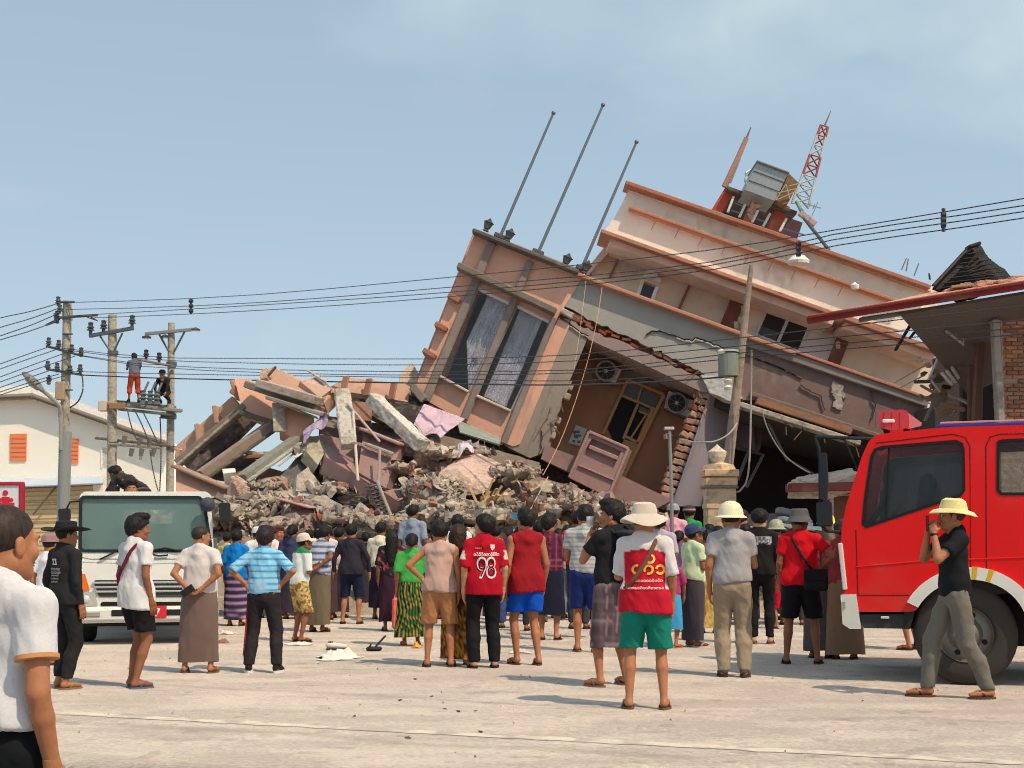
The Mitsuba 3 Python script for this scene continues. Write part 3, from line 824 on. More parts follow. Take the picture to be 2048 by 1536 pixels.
# drifts of broken plaster, tile and brick caught between the slabs
rd = np.random.default_rng(51)
vs, fs, cs, at = [], [], [], 0
cores = []
for x, y, Y, rx, rz, n, warm in ((470, 1020, 29.2, .7, .45, 260, 1), (528, 1002, 29.9, .55, .35, 200, 1), (600, 1006, 29.5, .4, .25, 120, 0), (650, 975, 30.5, .5, .2, 150, 1), (690, 1030, 28.9, .5, .3, 140, 0), (862, 985, 29.9, .55, .6, 380, 1), (900, 1015, 29.3, .7, .35, 300, 1), (880, 905, 31.5, .35, .2, 120, 1), (1030, 940, 31.0, .45, .3, 220, 1), (1050, 1010, 29.4, .6, .35, 260, 1), (1130, 1000, 30.2, .6, .3, 260, 0), (1200, 1015, 30.2, .7, .35, 260, 0), (960, 1030, 28.8, .8, .3, 260, 1), (800, 930, 31.0, .3, .2, 110, 0), (630, 900, 31.9, .3, .25, 110, 1), (560, 1045, 28.8, .6, .3, 160, 0), (770, 1040, 28.9, .5, .25, 160, 1), (1090, 980, 30.2, .4, .25, 160, 1), (945, 900, 32.1, .4, .18, 140, 1), (540, 968, 30.6, .3, .2, 90, 1), (1260, 1030, 30.4, .6, .3, 180, 0)):
    c = P(x, y + 6, Y)
    rx, rz, n = rx * 1.15, rz * .62, int(n * .62)
    m = trimesh.creation.icosphere(3, 1.0)
    m.apply_scale((rx * .9, .6, rz * .85))
    m.apply_translation(c)
    cores.append(roughen(m, .09, .22, int(x)))
    for k in range(n):
        d = rd.normal(size=3)
        d /= np.linalg.norm(d)
        d[1] = -abs(d[1]) if rd.random() < .85 else d[1]
        d[2] = abs(d[2]) if rd.random() < .5 else d[2]
        q = c + d * [rx, .62, rz] * rd.uniform(.8, 1.25)
        s = .025 + .17 * rd.random() ** 2.6
        mm = protos[rd.integers(24)]
        R = trimesh.transformations.random_rotation_matrix(rd.random(3))[:3, :3]
        v = (mm.vertices * [1.5, 1, .35 if rd.random() < .6 else 1]) @ R.T * s + q
        vs.append(v)
        fs.append(mm.faces + at)
        at += len(v)
        col = (PALETTE[rd.integers(0, 3)] if rd.random() < (.72 if warm else .4) else PALETTE[rd.integers(2, 8)]) * rd.uniform(.8, 1.12)
        cs.append(np.tile(col, (len(v), 1)))
part(heap, 'drifts', cat(cores), 'concrete', lin(160, 146, 130), kind='stuff')
part(heap, 'fragments', trimesh.Trimesh(np.vstack(vs), np.vstack(fs), process=False), 'concrete', np.vstack(cs), kind='stuff')
# splinters: planks, laths, broken tiles
vs = []
for k in range(420):
    x, y = rng.uniform(-6, 5.5), 27.4 + 6 * rng.random()
    z = float(heap_z(np.array([x]), np.array([y]))[0]) + .06
    a = rng.uniform(0, 6.28)
    L, e = rng.uniform(.15, .6), rng.normal() * .3
    d = np.array([math.cos(a) * L, math.sin(a) * L, e * L])
    vs.append(beam(np.array([x, y, z]) - d / 2, np.array([x, y, z]) + d / 2, rng.uniform(.04, .14), .02))
part(heap, 'splinters', cat(vs), 'concrete', lin(186, 160, 128), kind='stuff')

LUMPS = [('cream', lin(200, 186, 166)), ('grey', lin(160, 156, 150)), ('pinkish', lin(186, 150, 134)), ('brick red', lin(158, 96, 78)), ('mauve', lin(140, 112, 114)), ('dusty brown', lin(150, 128, 108))]
vs = []
for k in range(70):
    x, y = rng.uniform(-6.5, 4.5), 28.4 + 5 * rng.random()
    p0 = np.array([x, y, float(heap_z(np.array([x]), np.array([y]))[0]) - .05])
    d = np.array([rng.normal() * .5, rng.normal() * .3 - .2, .2 + .5 * rng.random()])
    vs.append(tube([p0, p0 + d * .4 + rng.normal(size=3) * .06, p0 + d * .75 + rng.normal(size=3) * .12, p0 + d + [rng.normal() * .2, 0, -.15]], .012 + .006 * rng.random(), 5))
part(heap, 'bent_bars', cat(vs), 'matte', lin(104, 84, 72), kind='stuff')
for k in range(80):
    x, y = rng.uniform(-7, 5.2), 28.2 + 5 * rng.random()
    s = 0.15 + 0.24 * rng.random() ** 2
    m = chunk(rng, 10)
    m.apply_scale(s)
    m.apply_translation((x, y, float(heap_z(np.array([x]), np.array([y]))[0]) + s * .3))
    nm, col = LUMPS[rng.integers(0, 6)]
    add('masonry_chunk', roughen(m, .02, .12, k), 'concrete', col * rng.uniform(.85, 1.1), f'loose jagged {nm} lump of broken masonry lying on the rubble heap', 'masonry chunk', f'{nm} lumps on the rubble heap')

SLABC = [('cream', lin(196, 182, 164)), ('grey', lin(158, 156, 150)), ('mauve', MAUVE), ('orange', lin(190, 148, 126)), ('dusty brown', lin(160, 140, 122))]
for k in range(46):
    x, y = rng.uniform(-6.6, 3.8), 28.4 + 3.6 * rng.random()
    z = float(heap_z(np.array([x]), np.array([y]))[0])
    L, W_, th = rng.uniform(.45, 1.15), rng.uniform(.3, .75), rng.uniform(.07, .2)
    q = np.array([[-1, -1], [rng.uniform(.3, 1), -1], [1, rng.uniform(-.4, .4)], [rng.uniform(.2, 1), 1], [-.8, rng.uniform(.3, 1)]]) * [L / 2, W_ / 2]
    m = hull(np.vstack([np.column_stack([q, np.full(5, -th / 2)]), np.column_stack([q, np.full(5, th / 2)])]))
    m.apply_transform(trimesh.transformations.euler_matrix(rng.uniform(.1, 1.2), rng.normal() * .45, rng.uniform(-.8, .8)))
    m.apply_translation((x, y, z + .16))
    nm, col = SLABC[rng.integers(0, 5)]
    add('slab_fragment', roughen(m, .02, .13, k), 'concrete' if nm != 'mauve' else 'plaster', col * rng.uniform(.85, 1.08), f'tilted {nm} piece of broken slab sticking out of the rubble heap', 'slab piece', f'{nm} slab pieces in the rubble heap')

# the wing that still holds together, at the left
wing = thing('collapsed_wing', 'collapsed orange lower wing of the hotel, its frame folded to the left', 'building')


def wp(name, c, th, col, mat='plaster', **k):
    return part(wing, name, plate(c, th), mat, col, **k)


def wb(name, a, b, w, d, col, mat='concrete', roll=0, **k):
    return part(wing, name, bar(a, b, w, d, roll), mat, col, **k)


own(wing, plate([(469, 757, 33), (500, 757, 33), (552, 806, 32.8), (543, 842, 32.6), (484, 818, 32.6)], .4), 'plaster', ORANGE)
wb('parapet', (357, 906, 33.6), (474, 802, 33.6), 24, .3, lin(190, 156, 136), 'plaster')
for a, b in (((360, 898), (357, 918)), ((396, 848), (400, 888)), ((431, 812), (436, 848)), ((466, 762), (478, 800))):
    wb('parapet_post', (*a, 33.4), (*b, 33.4), 9, .4, lin(184, 148, 128), 'plaster')
wb('parapet_block', (466, 780, 33.2), (490, 796, 33.2), 16, .5, lin(166, 112, 92), 'plaster')
wb('frame_beam', (356, 926, 32.8), (492, 812, 32.8), 13, .5, lin(128, 118, 108))
wb('frame_beam', (352, 936, 32.7), (484, 822, 32.7), 6, .4, lin(170, 158, 144))
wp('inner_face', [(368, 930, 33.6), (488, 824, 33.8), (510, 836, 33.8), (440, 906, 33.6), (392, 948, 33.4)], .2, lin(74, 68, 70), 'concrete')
wb('frame_beam', (400, 952, 31.6), (542, 852, 32.4), 21, .45, lin(140, 124, 112))
wb('frame_beam', (410, 958, 31.5), (548, 860, 32.3), 6, .4, lin(92, 80, 74))
wb('gable_board', (484, 826, 32.5), (548, 846, 32.4), 10, .4, lin(90, 88, 84))
wp('orange_panel', [(564, 808, 32.3), (628, 833, 32.2), (596, 880, 31.8), (559, 862, 31.9)], .35, ORANGE * .9)
wb('white_frame', (557, 806, 32.0), (560, 864, 31.8), 6, .3, lin(190, 184, 172))
wb('white_frame', (560, 806, 32.0), (634, 836, 31.9), 4, .3, lin(212, 204, 192))
wb('lintel', (498, 770, 32.4), (640, 820, 32.0), 14, .6, lin(126, 120, 112))
wb('lintel', (522, 768, 32.1), (638, 802, 31.7), 17, .6, lin(170, 158, 148))
wb('lintel', (540, 796, 32.0), (650, 830, 31.6), 8, .5, lin(150, 142, 132))
wp('upper_panel', [(520, 742, 34), (548, 734, 34), (600, 758, 34), (662, 792, 33.6), (648, 806, 33.4), (524, 768, 33.6)], .35, lin(192, 154, 132), 'plaster')
wb('roof_prop', (536, 752, 33.6), (552, 733, 33.6), 5, .1, lin(90, 76, 68))
wp('end_block', [(519, 742, 33.6), (533, 736, 33.6), (534, 756, 33.5), (520, 758, 33.5)], .6, lin(196, 168, 150), 'concrete')
wp('long_panel', [(640, 786, 33.8), (692, 755, 34.2), (820, 768, 34.2), (816, 804, 33.8), (698, 784, 33.6)], .35, lin(188, 150, 130), 'plaster')
for x, y0, y1 in ((690, 752, 784), (736, 757, 792), (786, 764, 800)):
    wb('panel_rib', (x + 3, y0, 33.6), (x - 4, y1, 33.5), 5, .2, lin(170, 122, 102), 'plaster')
wp('tile_patch', [(600, 762, 33.6), (640, 752, 34), (664, 778, 33.6), (640, 796, 33.4)], .15, lin(196, 166, 148), 'concrete')
wp('tile_patch', [(800, 748, 34.4), (824, 724, 34.6), (840, 752, 34.4), (834, 784, 34.2), (800, 780, 34.2)], .2, lin(200, 176, 156), 'concrete')
wb('hanging_pipe', (614, 740, 34), (652, 764, 33.6), 4, .08, lin(186, 180, 172))
wp('dark_gap', [(800, 778, 34.2), (832, 786, 34.3), (880, 812, 34.2), (900, 848, 33.4), (780, 852, 33.2), (690, 800, 33.6)], .2, lin(58, 52, 54), 'concrete')
wp('brown_panel', [(690, 800, 33.2), (745, 806, 33.2), (742, 842, 32.8), (700, 838, 32.8)], .2, lin(140, 100, 84))
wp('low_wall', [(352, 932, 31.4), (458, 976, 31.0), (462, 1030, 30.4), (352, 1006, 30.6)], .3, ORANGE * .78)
wb('low_wall_cap', (350, 932, 31.2), (460, 978, 30.8), 6, .4, lin(140, 112, 98), 'plaster')
wb('frame_beam', (484, 958, 30.8), (594, 880, 31.6), 19, .45, lin(134, 136, 128))
wb('frame_beam', (490, 964, 30.7), (600, 886, 31.4), 6, .35, lin(176, 174, 164))
wp('dark_slab', [(553, 962, 30.8), (606, 900, 31.6), (642, 912, 31.6), (588, 988, 30.6)], .3, lin(92, 92, 92), 'concrete')
wb('window_frame', (556, 932, 31.0), (606, 893, 31.4), 3.5, .06, lin(206, 196, 180), 'matte')
wb('window_frame', (590, 916, 31.0), (620, 896, 31.3), 4, .06, lin(214, 206, 194), 'matte')
wb('window_frame', (590, 916, 31.0), (606, 894, 31.3), 3, .06, lin(206, 196, 180), 'matte')
wp('inner_room', [(436, 912, 32.6), (470, 918, 32.8), (540, 922, 32.6), (500, 965, 31.6), (420, 952, 32)], .1, lin(92, 84, 78), 'concrete')
wb('white_sill', (490, 906, 32.2), (545, 908, 32.2), 7, .4, lin(198, 190, 178))
wb('brown_sill', (480, 916, 32.1), (540, 912, 32.1), 8, .4, lin(150, 104, 80))
add('mattress', plate([(445, 938, 31.2), (470, 936, 31.2), (472, 944, 31.0), (446, 947, 31.0)], .5), 'fabric', lin(220, 214, 204), 'white rolled mattress end sticking out of the collapsed wing', 'mattress')

for c, th, col in (([(500, 960, 30.9), (556, 952, 31), (600, 990, 30.4), (566, 1006, 30.0), (506, 1000, 30.3)], .3, lin(150, 140, 128)), ([(520, 930, 31.6), (575, 946, 31.4), (560, 975, 31), (512, 962, 31.2)], .3, lin(150, 112, 94)),
                   ([(600, 905, 32), (650, 930, 31.8), (640, 965, 31.2), (590, 950, 31.4)], .4, lin(110, 98, 92)), ([(540, 985, 30.2), (600, 975, 30.4), (632, 1000, 30), (590, 1016, 29.6)], .25, lin(176, 164, 150)),
                   ([(505, 985, 30), (545, 978, 30.1), (548, 1004, 29.8), (510, 1010, 29.7)], .3, lin(186, 170, 152)), ([(470, 1000, 29.8), (520, 1005, 29.6), (515, 1024, 29.3), (468, 1020, 29.5)], .3, lin(170, 150, 134)),
                   ([(640, 905, 31.4), (700, 925, 31.2), (690, 945, 30.8), (640, 930, 31)], .3, lin(140, 120, 112)), ([(880, 925, 31.2), (915, 915, 31.6), (910, 950, 31), (884, 950, 30.8)], .4, lin(150, 126, 112))):
    wp('fallen_panel', c, th, col, 'concrete')

slabs = [
    ('concrete_beam', bar((684, 782, 31.4), (697, 894, 30.6), 23, .34, 8), lin(196, 190, 180), 'upright pale concrete beam with broken end in the middle of the ruins', 'beam'),
    ('concrete_beam', bar((745, 798, 32.4), (845, 892, 31.0), 27, .34, -6), lin(200, 194, 184), 'pale concrete beam sloping down right below the long orange panel', 'beam'),
    ('concrete_slab', plate([(720, 1003, 29.0), (758, 1034, 28.9), (750, 1066, 28.4), (682, 1062, 28.6), (694, 1036, 28.8)], .28), lin(160, 158, 148), 'grey angular concrete slab standing at the foot of the heap', 'slab'),
    ('concrete_slab', plate([(820, 1000, 29.4), (869, 1004, 29.4), (862, 1034, 29.0), (818, 1014, 29.1)], .3), lin(178, 166, 152), 'cream slab under the pile of broken tiles', 'slab'),
    ('concrete_slab', plate([(1074, 990, 29.8), (1120, 1012, 29.6), (1104, 1040, 29.0), (1064, 1018, 29.2)], .45), lin(170, 164, 156), 'square grey block right of the broken timber', 'slab'),
    ('tilted_slab', plate([(914, 938, 30.4), (956, 904, 31.6), (1012, 934, 31.2), (968, 986, 29.8), (908, 954, 30.2)], .4), lin(198, 170, 156), 'big pinkish slab tilted on edge at the centre of the heap', 'slab'),
    ('tilted_slab', plate([(594, 950, 30.4), (616, 934, 30.8), (634, 960, 30.6), (612, 984, 30.0), (592, 982, 30.0)], .3), lin(170, 158, 146), 'rough cream slab propped left of the dark opening', 'slab'),
    ('tilted_slab', plate([(602, 982, 30.0), (640, 978, 30.2), (664, 1000, 29.8), (640, 1010, 29.4), (604, 1000, 29.6)], .2), lin(166, 160, 152), 'flat grey slab below the dark opening', 'slab'),
    ('concrete_beam', bar((632, 1004, 29.4), (704, 1040, 28.8), 22, .4, 12), lin(158, 146, 134), 'short grey beam lying behind the heads at the left', 'beam'),
    ('concrete_slab', plate([(618, 872, 31.4), (640, 870, 31.6), (652, 900, 31.2), (636, 930, 30.8), (612, 902, 31.0)], .3), lin(176, 168, 146), 'pale slab leaning below the purple cloth', 'slab'),
]
for k, (nm, m, col, lab, c) in enumerate(slabs):
    add(nm, roughen(m, .028, .16, k), 'concrete', col, lab, c)

# mauve balcony fronts pushed down into the heap
bal = thing('fallen_balcony', 'mauve balcony front with a recessed panel fallen into the heap', 'balcony')
own(bal, plate([(728, 858, 31.4), (803, 889, 31.2), (772, 976, 30.2), (716, 944, 30.4)], .4), 'plaster', MAUVE)
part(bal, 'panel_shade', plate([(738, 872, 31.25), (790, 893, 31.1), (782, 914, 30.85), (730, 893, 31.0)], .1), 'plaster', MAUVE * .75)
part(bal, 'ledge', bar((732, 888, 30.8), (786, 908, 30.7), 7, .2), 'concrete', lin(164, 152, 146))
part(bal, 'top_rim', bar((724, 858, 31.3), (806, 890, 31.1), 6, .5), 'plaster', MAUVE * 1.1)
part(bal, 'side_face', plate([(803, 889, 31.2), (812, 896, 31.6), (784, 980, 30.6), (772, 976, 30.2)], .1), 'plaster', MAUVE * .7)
band = thing('fallen_band', 'long mauve balcony band sloping down through the rubble', 'balcony')
own(band, plate([(646, 886, 31.6), (722, 926, 31.4), (780, 968, 31.2), (838, 1000, 30.8), (818, 1016, 30.2), (742, 968, 30.2), (652, 914, 30.8)], .4), 'plaster', MAUVE * .95)
part(band, 'inner_wall', plate([(640, 868, 32), (724, 886, 31.8), (716, 946, 31.0), (648, 910, 31.2)], .2), 'plaster', MAUVE * .85)
b2 = thing('fallen_band', 'mauve balcony band showing behind the tilted pink slab', 'balcony')
own(b2, plate([(858, 884, 32.2), (960, 934, 31.8), (1084, 996, 31.4), (1074, 1022, 30.6), (960, 976, 30.8), (862, 920, 31.4)], .4), 'plaster', MAUVE * .95)
part(b2, 'grey_cap', bar((850, 884, 31.9), (960, 934, 31.5), 8, .4), 'concrete', lin(150, 142, 134))
part(b2, 'stone_end', roughen(plate([(838, 884, 31.4), (866, 876, 31.8), (872, 908, 31.4), (842, 902, 31.1)], .4), .03, .12, 5), 'concrete', lin(176, 150, 130))
mb_ = thing('fallen_box', 'mauve planter box fallen on its side at the foot of the heap', 'planter')
own(mb_, plate([(566, 997, 29.2), (622, 1014, 29.0), (618, 1064, 28.4), (558, 1058, 28.6)], .5), 'plaster', MAUVE)
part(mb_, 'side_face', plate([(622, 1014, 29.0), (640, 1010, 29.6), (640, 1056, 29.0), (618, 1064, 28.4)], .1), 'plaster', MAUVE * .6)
part(mb_, 'rim', bar((562, 998, 29.0), (626, 1016, 28.8), 4, .4), 'plaster', MAUVE * 1.15)
add('wall_piece', plate([(462, 1016, 29.6), (556, 1010, 29.6), (556, 1060, 28.8), (464, 1064, 28.8)], .3), 'plaster', MAUVE * .8, 'brown wall piece lying behind the white truck', 'wall piece')

# the toothed end of a brick wall, each brick of it
bw = thing('broken_brick_wall', 'broken brick wall end with stepped orange bricks left of the heap', 'wall')
own(bw, plate([(462, 962, 30.4), (476, 962, 30.5), (506, 1030, 29.6), (458, 1032, 29.6)], .25), 'plaster', ORANGE * .8)
for k in range(13):
    t = k / 12
    for j in range(2):
        p0 = P(474 + 32 * t + (j * 9 if k % 2 else j * 6) - 2, 958 + 66 * t, 30.2 - .6 * t)
        part(bw, 'brick', tilt(box(*p0, .2, .24, .075, .012), 24 + rng.normal() * 4, (0, 1, 0)), 'concrete', (lin(196, 150, 128) if (k + j) % 2 else lin(206, 186, 166)) * rng.uniform(.85, 1.05))

# piles of broken tiles and split timber, each piece its own
tp = thing('tile_pile', 'pile of cream broken tiles and plaster below the fallen balcony', 'debris pile')
for k in range(170):
    x, y = 846 + rng.normal() * 20 + (k % 2) * 8, 966 + rng.normal() * 15
    Y = 29.2 + (1044 - y) * .02
    p0 = P(x, y, Y)
    m = chunk(rng, 7)
    m.apply_scale((.16 * rng.uniform(.6, 1.5), .14, .045))
    m.apply_transform(trimesh.transformations.rotation_matrix(rng.normal() * .35, (1, 0, 0)))
    m.apply_transform(trimesh.transformations.rotation_matrix(rng.normal() * .4 + .3, (0, 1, 0)))
    m.apply_translation(p0)
    if k == 0:
        own(tp, m, 'concrete', lin(204, 186, 162))
    else:
        part(tp, 'tile', m, 'concrete', lin(206, 186, 160) * rng.uniform(.6, 1.08))
wd = thing('timber_pile', 'splintered yellow timber sticking out of the heap above the crowd', 'timber')
for k in range(18):
    c = P(975 + rng.normal() * 12, 1010 + rng.normal() * 9, 29.0 + rng.random() * .5)
    a = rng.uniform(.1, 1.2) if rng.random() < .75 else rng.uniform(1.6, 2.8)
    L = rng.uniform(.4, .95)
    d = np.array([math.cos(a) * L / 2, rng.normal() * .1, math.sin(a) * L / 2])
    m = beam(c - d, c + d, .07, rng.uniform(.03, .08))
    if k == 0:
        own(wd, m, 'concrete', lin(206, 172, 122))
    else:
        part(wd, 'plank', m, 'concrete', lin(206, 174, 126) * rng.uniform(.7, 1.05))
add('plank', bar((852, 1040, 28.6), (870, 1006, 29.0), 13, .06), 'concrete', lin(206, 176, 132), 'wide yellow plank leaning under the cream slab', 'plank')
for k, (pp, lab) in enumerate((([(1050, 962), (1094, 960), (1126, 972), (1124, 982), (1082, 976), (1050, 968)], 'pale flat boards lying in a stack right of the tilted slab'), ([(1058, 976), (1100, 974), (1110, 986), (1062, 984)], 'lower cream boards right of the tilted slab'))):
    add('board_stack', roughen(slab(pp, 29.9 - k * .3, .5), .02, .14, k), 'concrete', lin(202, 190, 160), lab, 'boards')
# metal stair, torn loose
st = thing('metal_stair', 'dark metal ladder stair torn loose in the opening of the heap', 'stair')
own(st, cat([bar((738, 968, 29.8), (768, 1036, 29.0), 5, .06), ]), 'matte', lin(60, 58, 58))
part(st, 'stringer', bar((754, 962, 29.6), (782, 1032, 28.9), 7, .06), 'matte', lin(156, 148, 140))
for k in range(9):
    t = (k + .5) / 9
    part(st, 'tread', bar((732 + 30 * t, 970 + 66 * t, 29.8 - .8 * t), (752 + 30 * t, 966 + 66 * t, 29.9 - .8 * t), 3.4, .26), 'matte', lin(96, 92, 90))
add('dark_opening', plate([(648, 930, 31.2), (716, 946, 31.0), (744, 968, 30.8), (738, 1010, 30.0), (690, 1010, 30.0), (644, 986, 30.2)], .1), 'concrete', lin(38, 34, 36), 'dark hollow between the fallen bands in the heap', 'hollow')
for a, b, w, c, lab in (((706, 822, 30.9), (716, 962, 30.2), 4, lin(206, 196, 182), 'thin pale pipe hanging down in front of the fallen band'), ((694, 806, 31), (760, 884, 30.7), 5, lin(170, 162, 156), 'thin grey bar crossing over the fallen balcony'), ((760, 896, 30.4), (756, 1000, 29.6), 3, lin(150, 140, 134), 'bent reinforcing bar in front of the mauve panel')):
    add('pipe', bar(a, b, w, .06), 'matte', c, lab, 'pipe')


# what is left of the storeys under the hotel: flattened slabs and dark walls behind the heap
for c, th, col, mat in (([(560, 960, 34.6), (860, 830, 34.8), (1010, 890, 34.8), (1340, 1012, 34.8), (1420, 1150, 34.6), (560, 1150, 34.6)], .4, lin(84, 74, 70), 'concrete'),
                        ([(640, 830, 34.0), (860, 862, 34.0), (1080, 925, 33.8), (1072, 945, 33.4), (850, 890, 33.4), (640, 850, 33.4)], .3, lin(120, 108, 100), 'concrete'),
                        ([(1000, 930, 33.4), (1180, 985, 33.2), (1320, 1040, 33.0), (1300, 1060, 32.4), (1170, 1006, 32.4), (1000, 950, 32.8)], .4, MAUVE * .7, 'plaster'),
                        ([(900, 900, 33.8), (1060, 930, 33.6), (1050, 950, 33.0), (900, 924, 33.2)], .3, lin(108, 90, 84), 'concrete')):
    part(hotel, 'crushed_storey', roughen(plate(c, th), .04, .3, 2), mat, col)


# curtains and bedding spilled from the rooms
def cloth(c, amp, freq, seed):
    r = np.random.default_rng(seed)
    ph = r.random(4) * 6

    def fn(u, v):
        p = [P(*q) for q in c]
        a = p[0] + (p[1] - p[0]) * u[..., None]
        b = p[3] + (p[2] - p[3]) * u[..., None]
        o = a + (b - a) * v[..., None]
        n = meshkit.fbm(np.stack([u * 5, v * 3.2, 0 * u + seed], -1), 4, seed) - .5
        o[..., 1] += amp * (.35 * np.sin(u * freq + ph[0] + 2.6 * v) + 2.6 * n)
        o[..., 2] += amp * (.9 * v * np.sin(u * freq * .5 + ph[2]) + 1.6 * n * v)
        return o
    return sheet(fn, 60, 40, .015)


add('curtain', cloth([(848, 808, 32.6), (930, 838, 32.4), (880, 876, 31.6), (826, 856, 31.8)], .1, 17, 1), 'fabric', lin(198, 172, 186), 'pale pink curtain spilling out under the orange bay', 'curtain', smooth=True)
add('curtain', cloth([(606, 862, 31.4), (654, 826, 31.6), (656, 842, 31.2), (608, 880, 31.0)], .09, 15, 2), 'fabric', lin(168, 152, 176), 'lavender curtain twisted across the orange panel', 'curtain', smooth=True)
add('bed_sheet', cloth([(916, 886, 31.6), (942, 880, 31.6), (948, 896, 31.2), (914, 912, 31.0)], .09, 13, 3), 'fabric', lin(206, 192, 200), 'small pinkish sheet hanging over the rubble left of the slab', 'bed sheet', smooth=True)


def corr(u, v):
    p = [P(*q) for q in ((914, 842, 32.4), (1002, 880, 32.2), (998, 890, 31.8), (920, 866, 31.9))]
    a, b = p[0] + (p[1] - p[0]) * u[..., None], p[3] + (p[2] - p[3]) * u[..., None]
    o = a + (b - a) * v[..., None]
    o[..., 2] += .035 * np.sin(v * 34)
    return o


add('metal_sheet', sheet(corr, 8, 30, .012), 'matte', lin(150, 158, 146), 'grey green corrugated sheet crushed under the orange bay', 'metal sheet')

# ------------------------------------------------------------------ the damaged brick house at the right
rng = np.random.default_rng(31)
MAROON, BRICK = lin(132, 60, 62), lin(168, 112, 86)
house = thing('brick_house', 'damaged brick house with maroon roof edge torn open at its corner', 'house')
BY = 25.5
own(house, plate([(1998, 612, BY), (2420, 560, BY), (2420, 1230, BY), (2006, 1200, BY)], .25), 'concrete', lin(168, 148, 128), )
bshape = shape(box(0, 0, 0, .205, .05, .062, .006), 'concrete', lin(158, 104, 80))
bshape2 = shape(box(0, 0, 0, .205, .05, .062, .006), 'concrete', lin(178, 124, 94))
bshape3 = shape(box(0, 0, 0, .205, .05, .062, .006), 'concrete', lin(140, 88, 70))
x0, z0 = P(2003, 838, BY)[0], P(2003, 838, BY)[2]
for r in range(28):
    for c in range(6):
        x = x0 + .11 + c * .222 + (.11 if r % 2 else 0)
        z = z0 + r * .077
        if c == 0 and rng.random() < .12:
            continue
        like(house, 'brick', (bshape, bshape2, bshape3)[rng.integers(0, 3)], T().translate([x, BY - .012 + rng.normal() * .006, z]).rotate([0, 1, 0], float(rng.normal() * .6)))
part(house, 'corner_post', bar((1989, 640, BY - .2), (2002, 900, BY - .2), 14, .2), 'concrete', lin(150, 146, 140))
part(house, 'corner_trim', bar((1999, 640, BY - .1), (2008, 900, BY - .1), 5, .12), 'concrete', lin(176, 140, 112))
part(house, 'wood_post', bar((1962, 650, BY + .8), (1944, 1000, BY + .8), 17, .18), 'matte', lin(112, 84, 72))
part(house, 'wood_post', bar((1950, 730, BY + .9), (1950, 1000, BY + .9), 30, .1), 'matte', lin(98, 74, 66))
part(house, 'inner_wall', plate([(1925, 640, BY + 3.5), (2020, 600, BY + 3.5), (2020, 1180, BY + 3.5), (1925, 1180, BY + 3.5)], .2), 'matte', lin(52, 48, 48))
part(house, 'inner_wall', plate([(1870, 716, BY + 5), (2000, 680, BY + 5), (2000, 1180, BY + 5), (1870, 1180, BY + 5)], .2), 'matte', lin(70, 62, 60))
# the roof: fascia, tiled slope behind it, the soffit
fa, fb = (1614, 641, 24.6), (2420, 512, 24.0)
part(house, 'fascia', bar(fa, fb, 15, .08), 'plaster', MAROON)
part(house, 'gutter', bar((1614, 634, 24.5), (2420, 504, 23.9), 4, .22), 'plaster', lin(150, 76, 74))
part(house, 'roof', plate([(1640, 634, 24.6), (2420, 508, 24.1), (2420, 480, 28.5), (1890, 578, 28.5)], .05), 'concrete', lin(190, 146, 124), label='dusty pink tiled slope behind the maroon edge')
for k in range(60):
    t = rng.random()
    x, y = 1890 + t * 158, 592 - 26 * t - rng.random() * 13
    part(house, 'roof_tile', tilt(box(*P(x, y, 25.6 + 1.6 * rng.random()), .3, .25, .05, .01), rng.normal() * 12, rng.normal(size=3)), 'concrete', lin(186, 142, 120) * rng.uniform(.8, 1.1))
part(house, 'soffit', plate([(1800, 630, 24.75), (2420, 528, 24.2), (2420, 560, 28.5), (1990, 640, 28.5), (1936, 790, 28.5), (1886, 694, 27)], .06), 'matte', lin(96, 88, 84))
part(house, 'rafter', bar((1718, 640, 24.9), (2420, 534, 24.4), 9, .12), 'matte', lin(112, 116, 114))
for a, b, w, c in (((1822, 648, 26), (1790, 702, 26), 6, lin(58, 44, 40)), ((1838, 654, 26), (1818, 678, 26), 5, lin(54, 44, 42)), ((1890, 660, 25.5), (1926, 688, 25.4), 5, lin(150, 146, 140)), ((1926, 676, 25.4), (1926, 692, 25.4), 3, lin(140, 136, 132))):
    part(house, 'hanging_lath', bar(a, b, w, .08), 'matte', c)
troof = thing('roofing_wreck', 'black crumpled roof piece standing on the brick house like a tent', 'roof')
own(troof, roughen(plate([(1866, 574, 26.6), (1938, 492, 27.2), (1956, 488, 27.2), (2024, 558, 27.6), (1990, 580, 26.8), (1920, 600, 26.5)], .08), .07, .25, 6), 'matte', lin(40, 36, 37))
for k in range(9):
    t = k / 8
    a = (1938 - 66 * t + 6, 492 + 78 * t + 6)
    b = (1958 + 62 * t, 494 + 66 * t)
    part(troof, 'batten', bar((*a, 26.5), (*b, 27.0), 2.0, .05), 'matte', lin(52, 44, 42))
part(troof, 'ridge_cap', bar((1934, 496, 26.9), (1958, 488, 26.9), 7, .3), 'matte', lin(52, 48, 48))
part(troof, 'torn_edge', bar((1866, 572, 26.4), (1938, 494, 26.9), 4, .1), 'matte', lin(70, 54, 50))
for k, (a, b) in enumerate((((1803, 540), (1813, 516)), ((1812, 543), (1817, 517)), ((1828, 552), (1838, 526)), ((1860, 560), (1858, 546)))):
    lab = ('leftmost thin steel rod rising behind the pink wall', 'second thin steel rod rising behind the pink wall', 'third steel rod rising behind the pink wall', 'short dark stub beside the charred roof')[k]
    add('steel_rod', bar((*a, 36), (*b, 36), 2.2 if k < 3 else 4, .04), 'matte', lin(120, 122, 124) if k < 3 else lin(60, 60, 56), lab, 'steel rod', 'steel rods behind the roof edge')
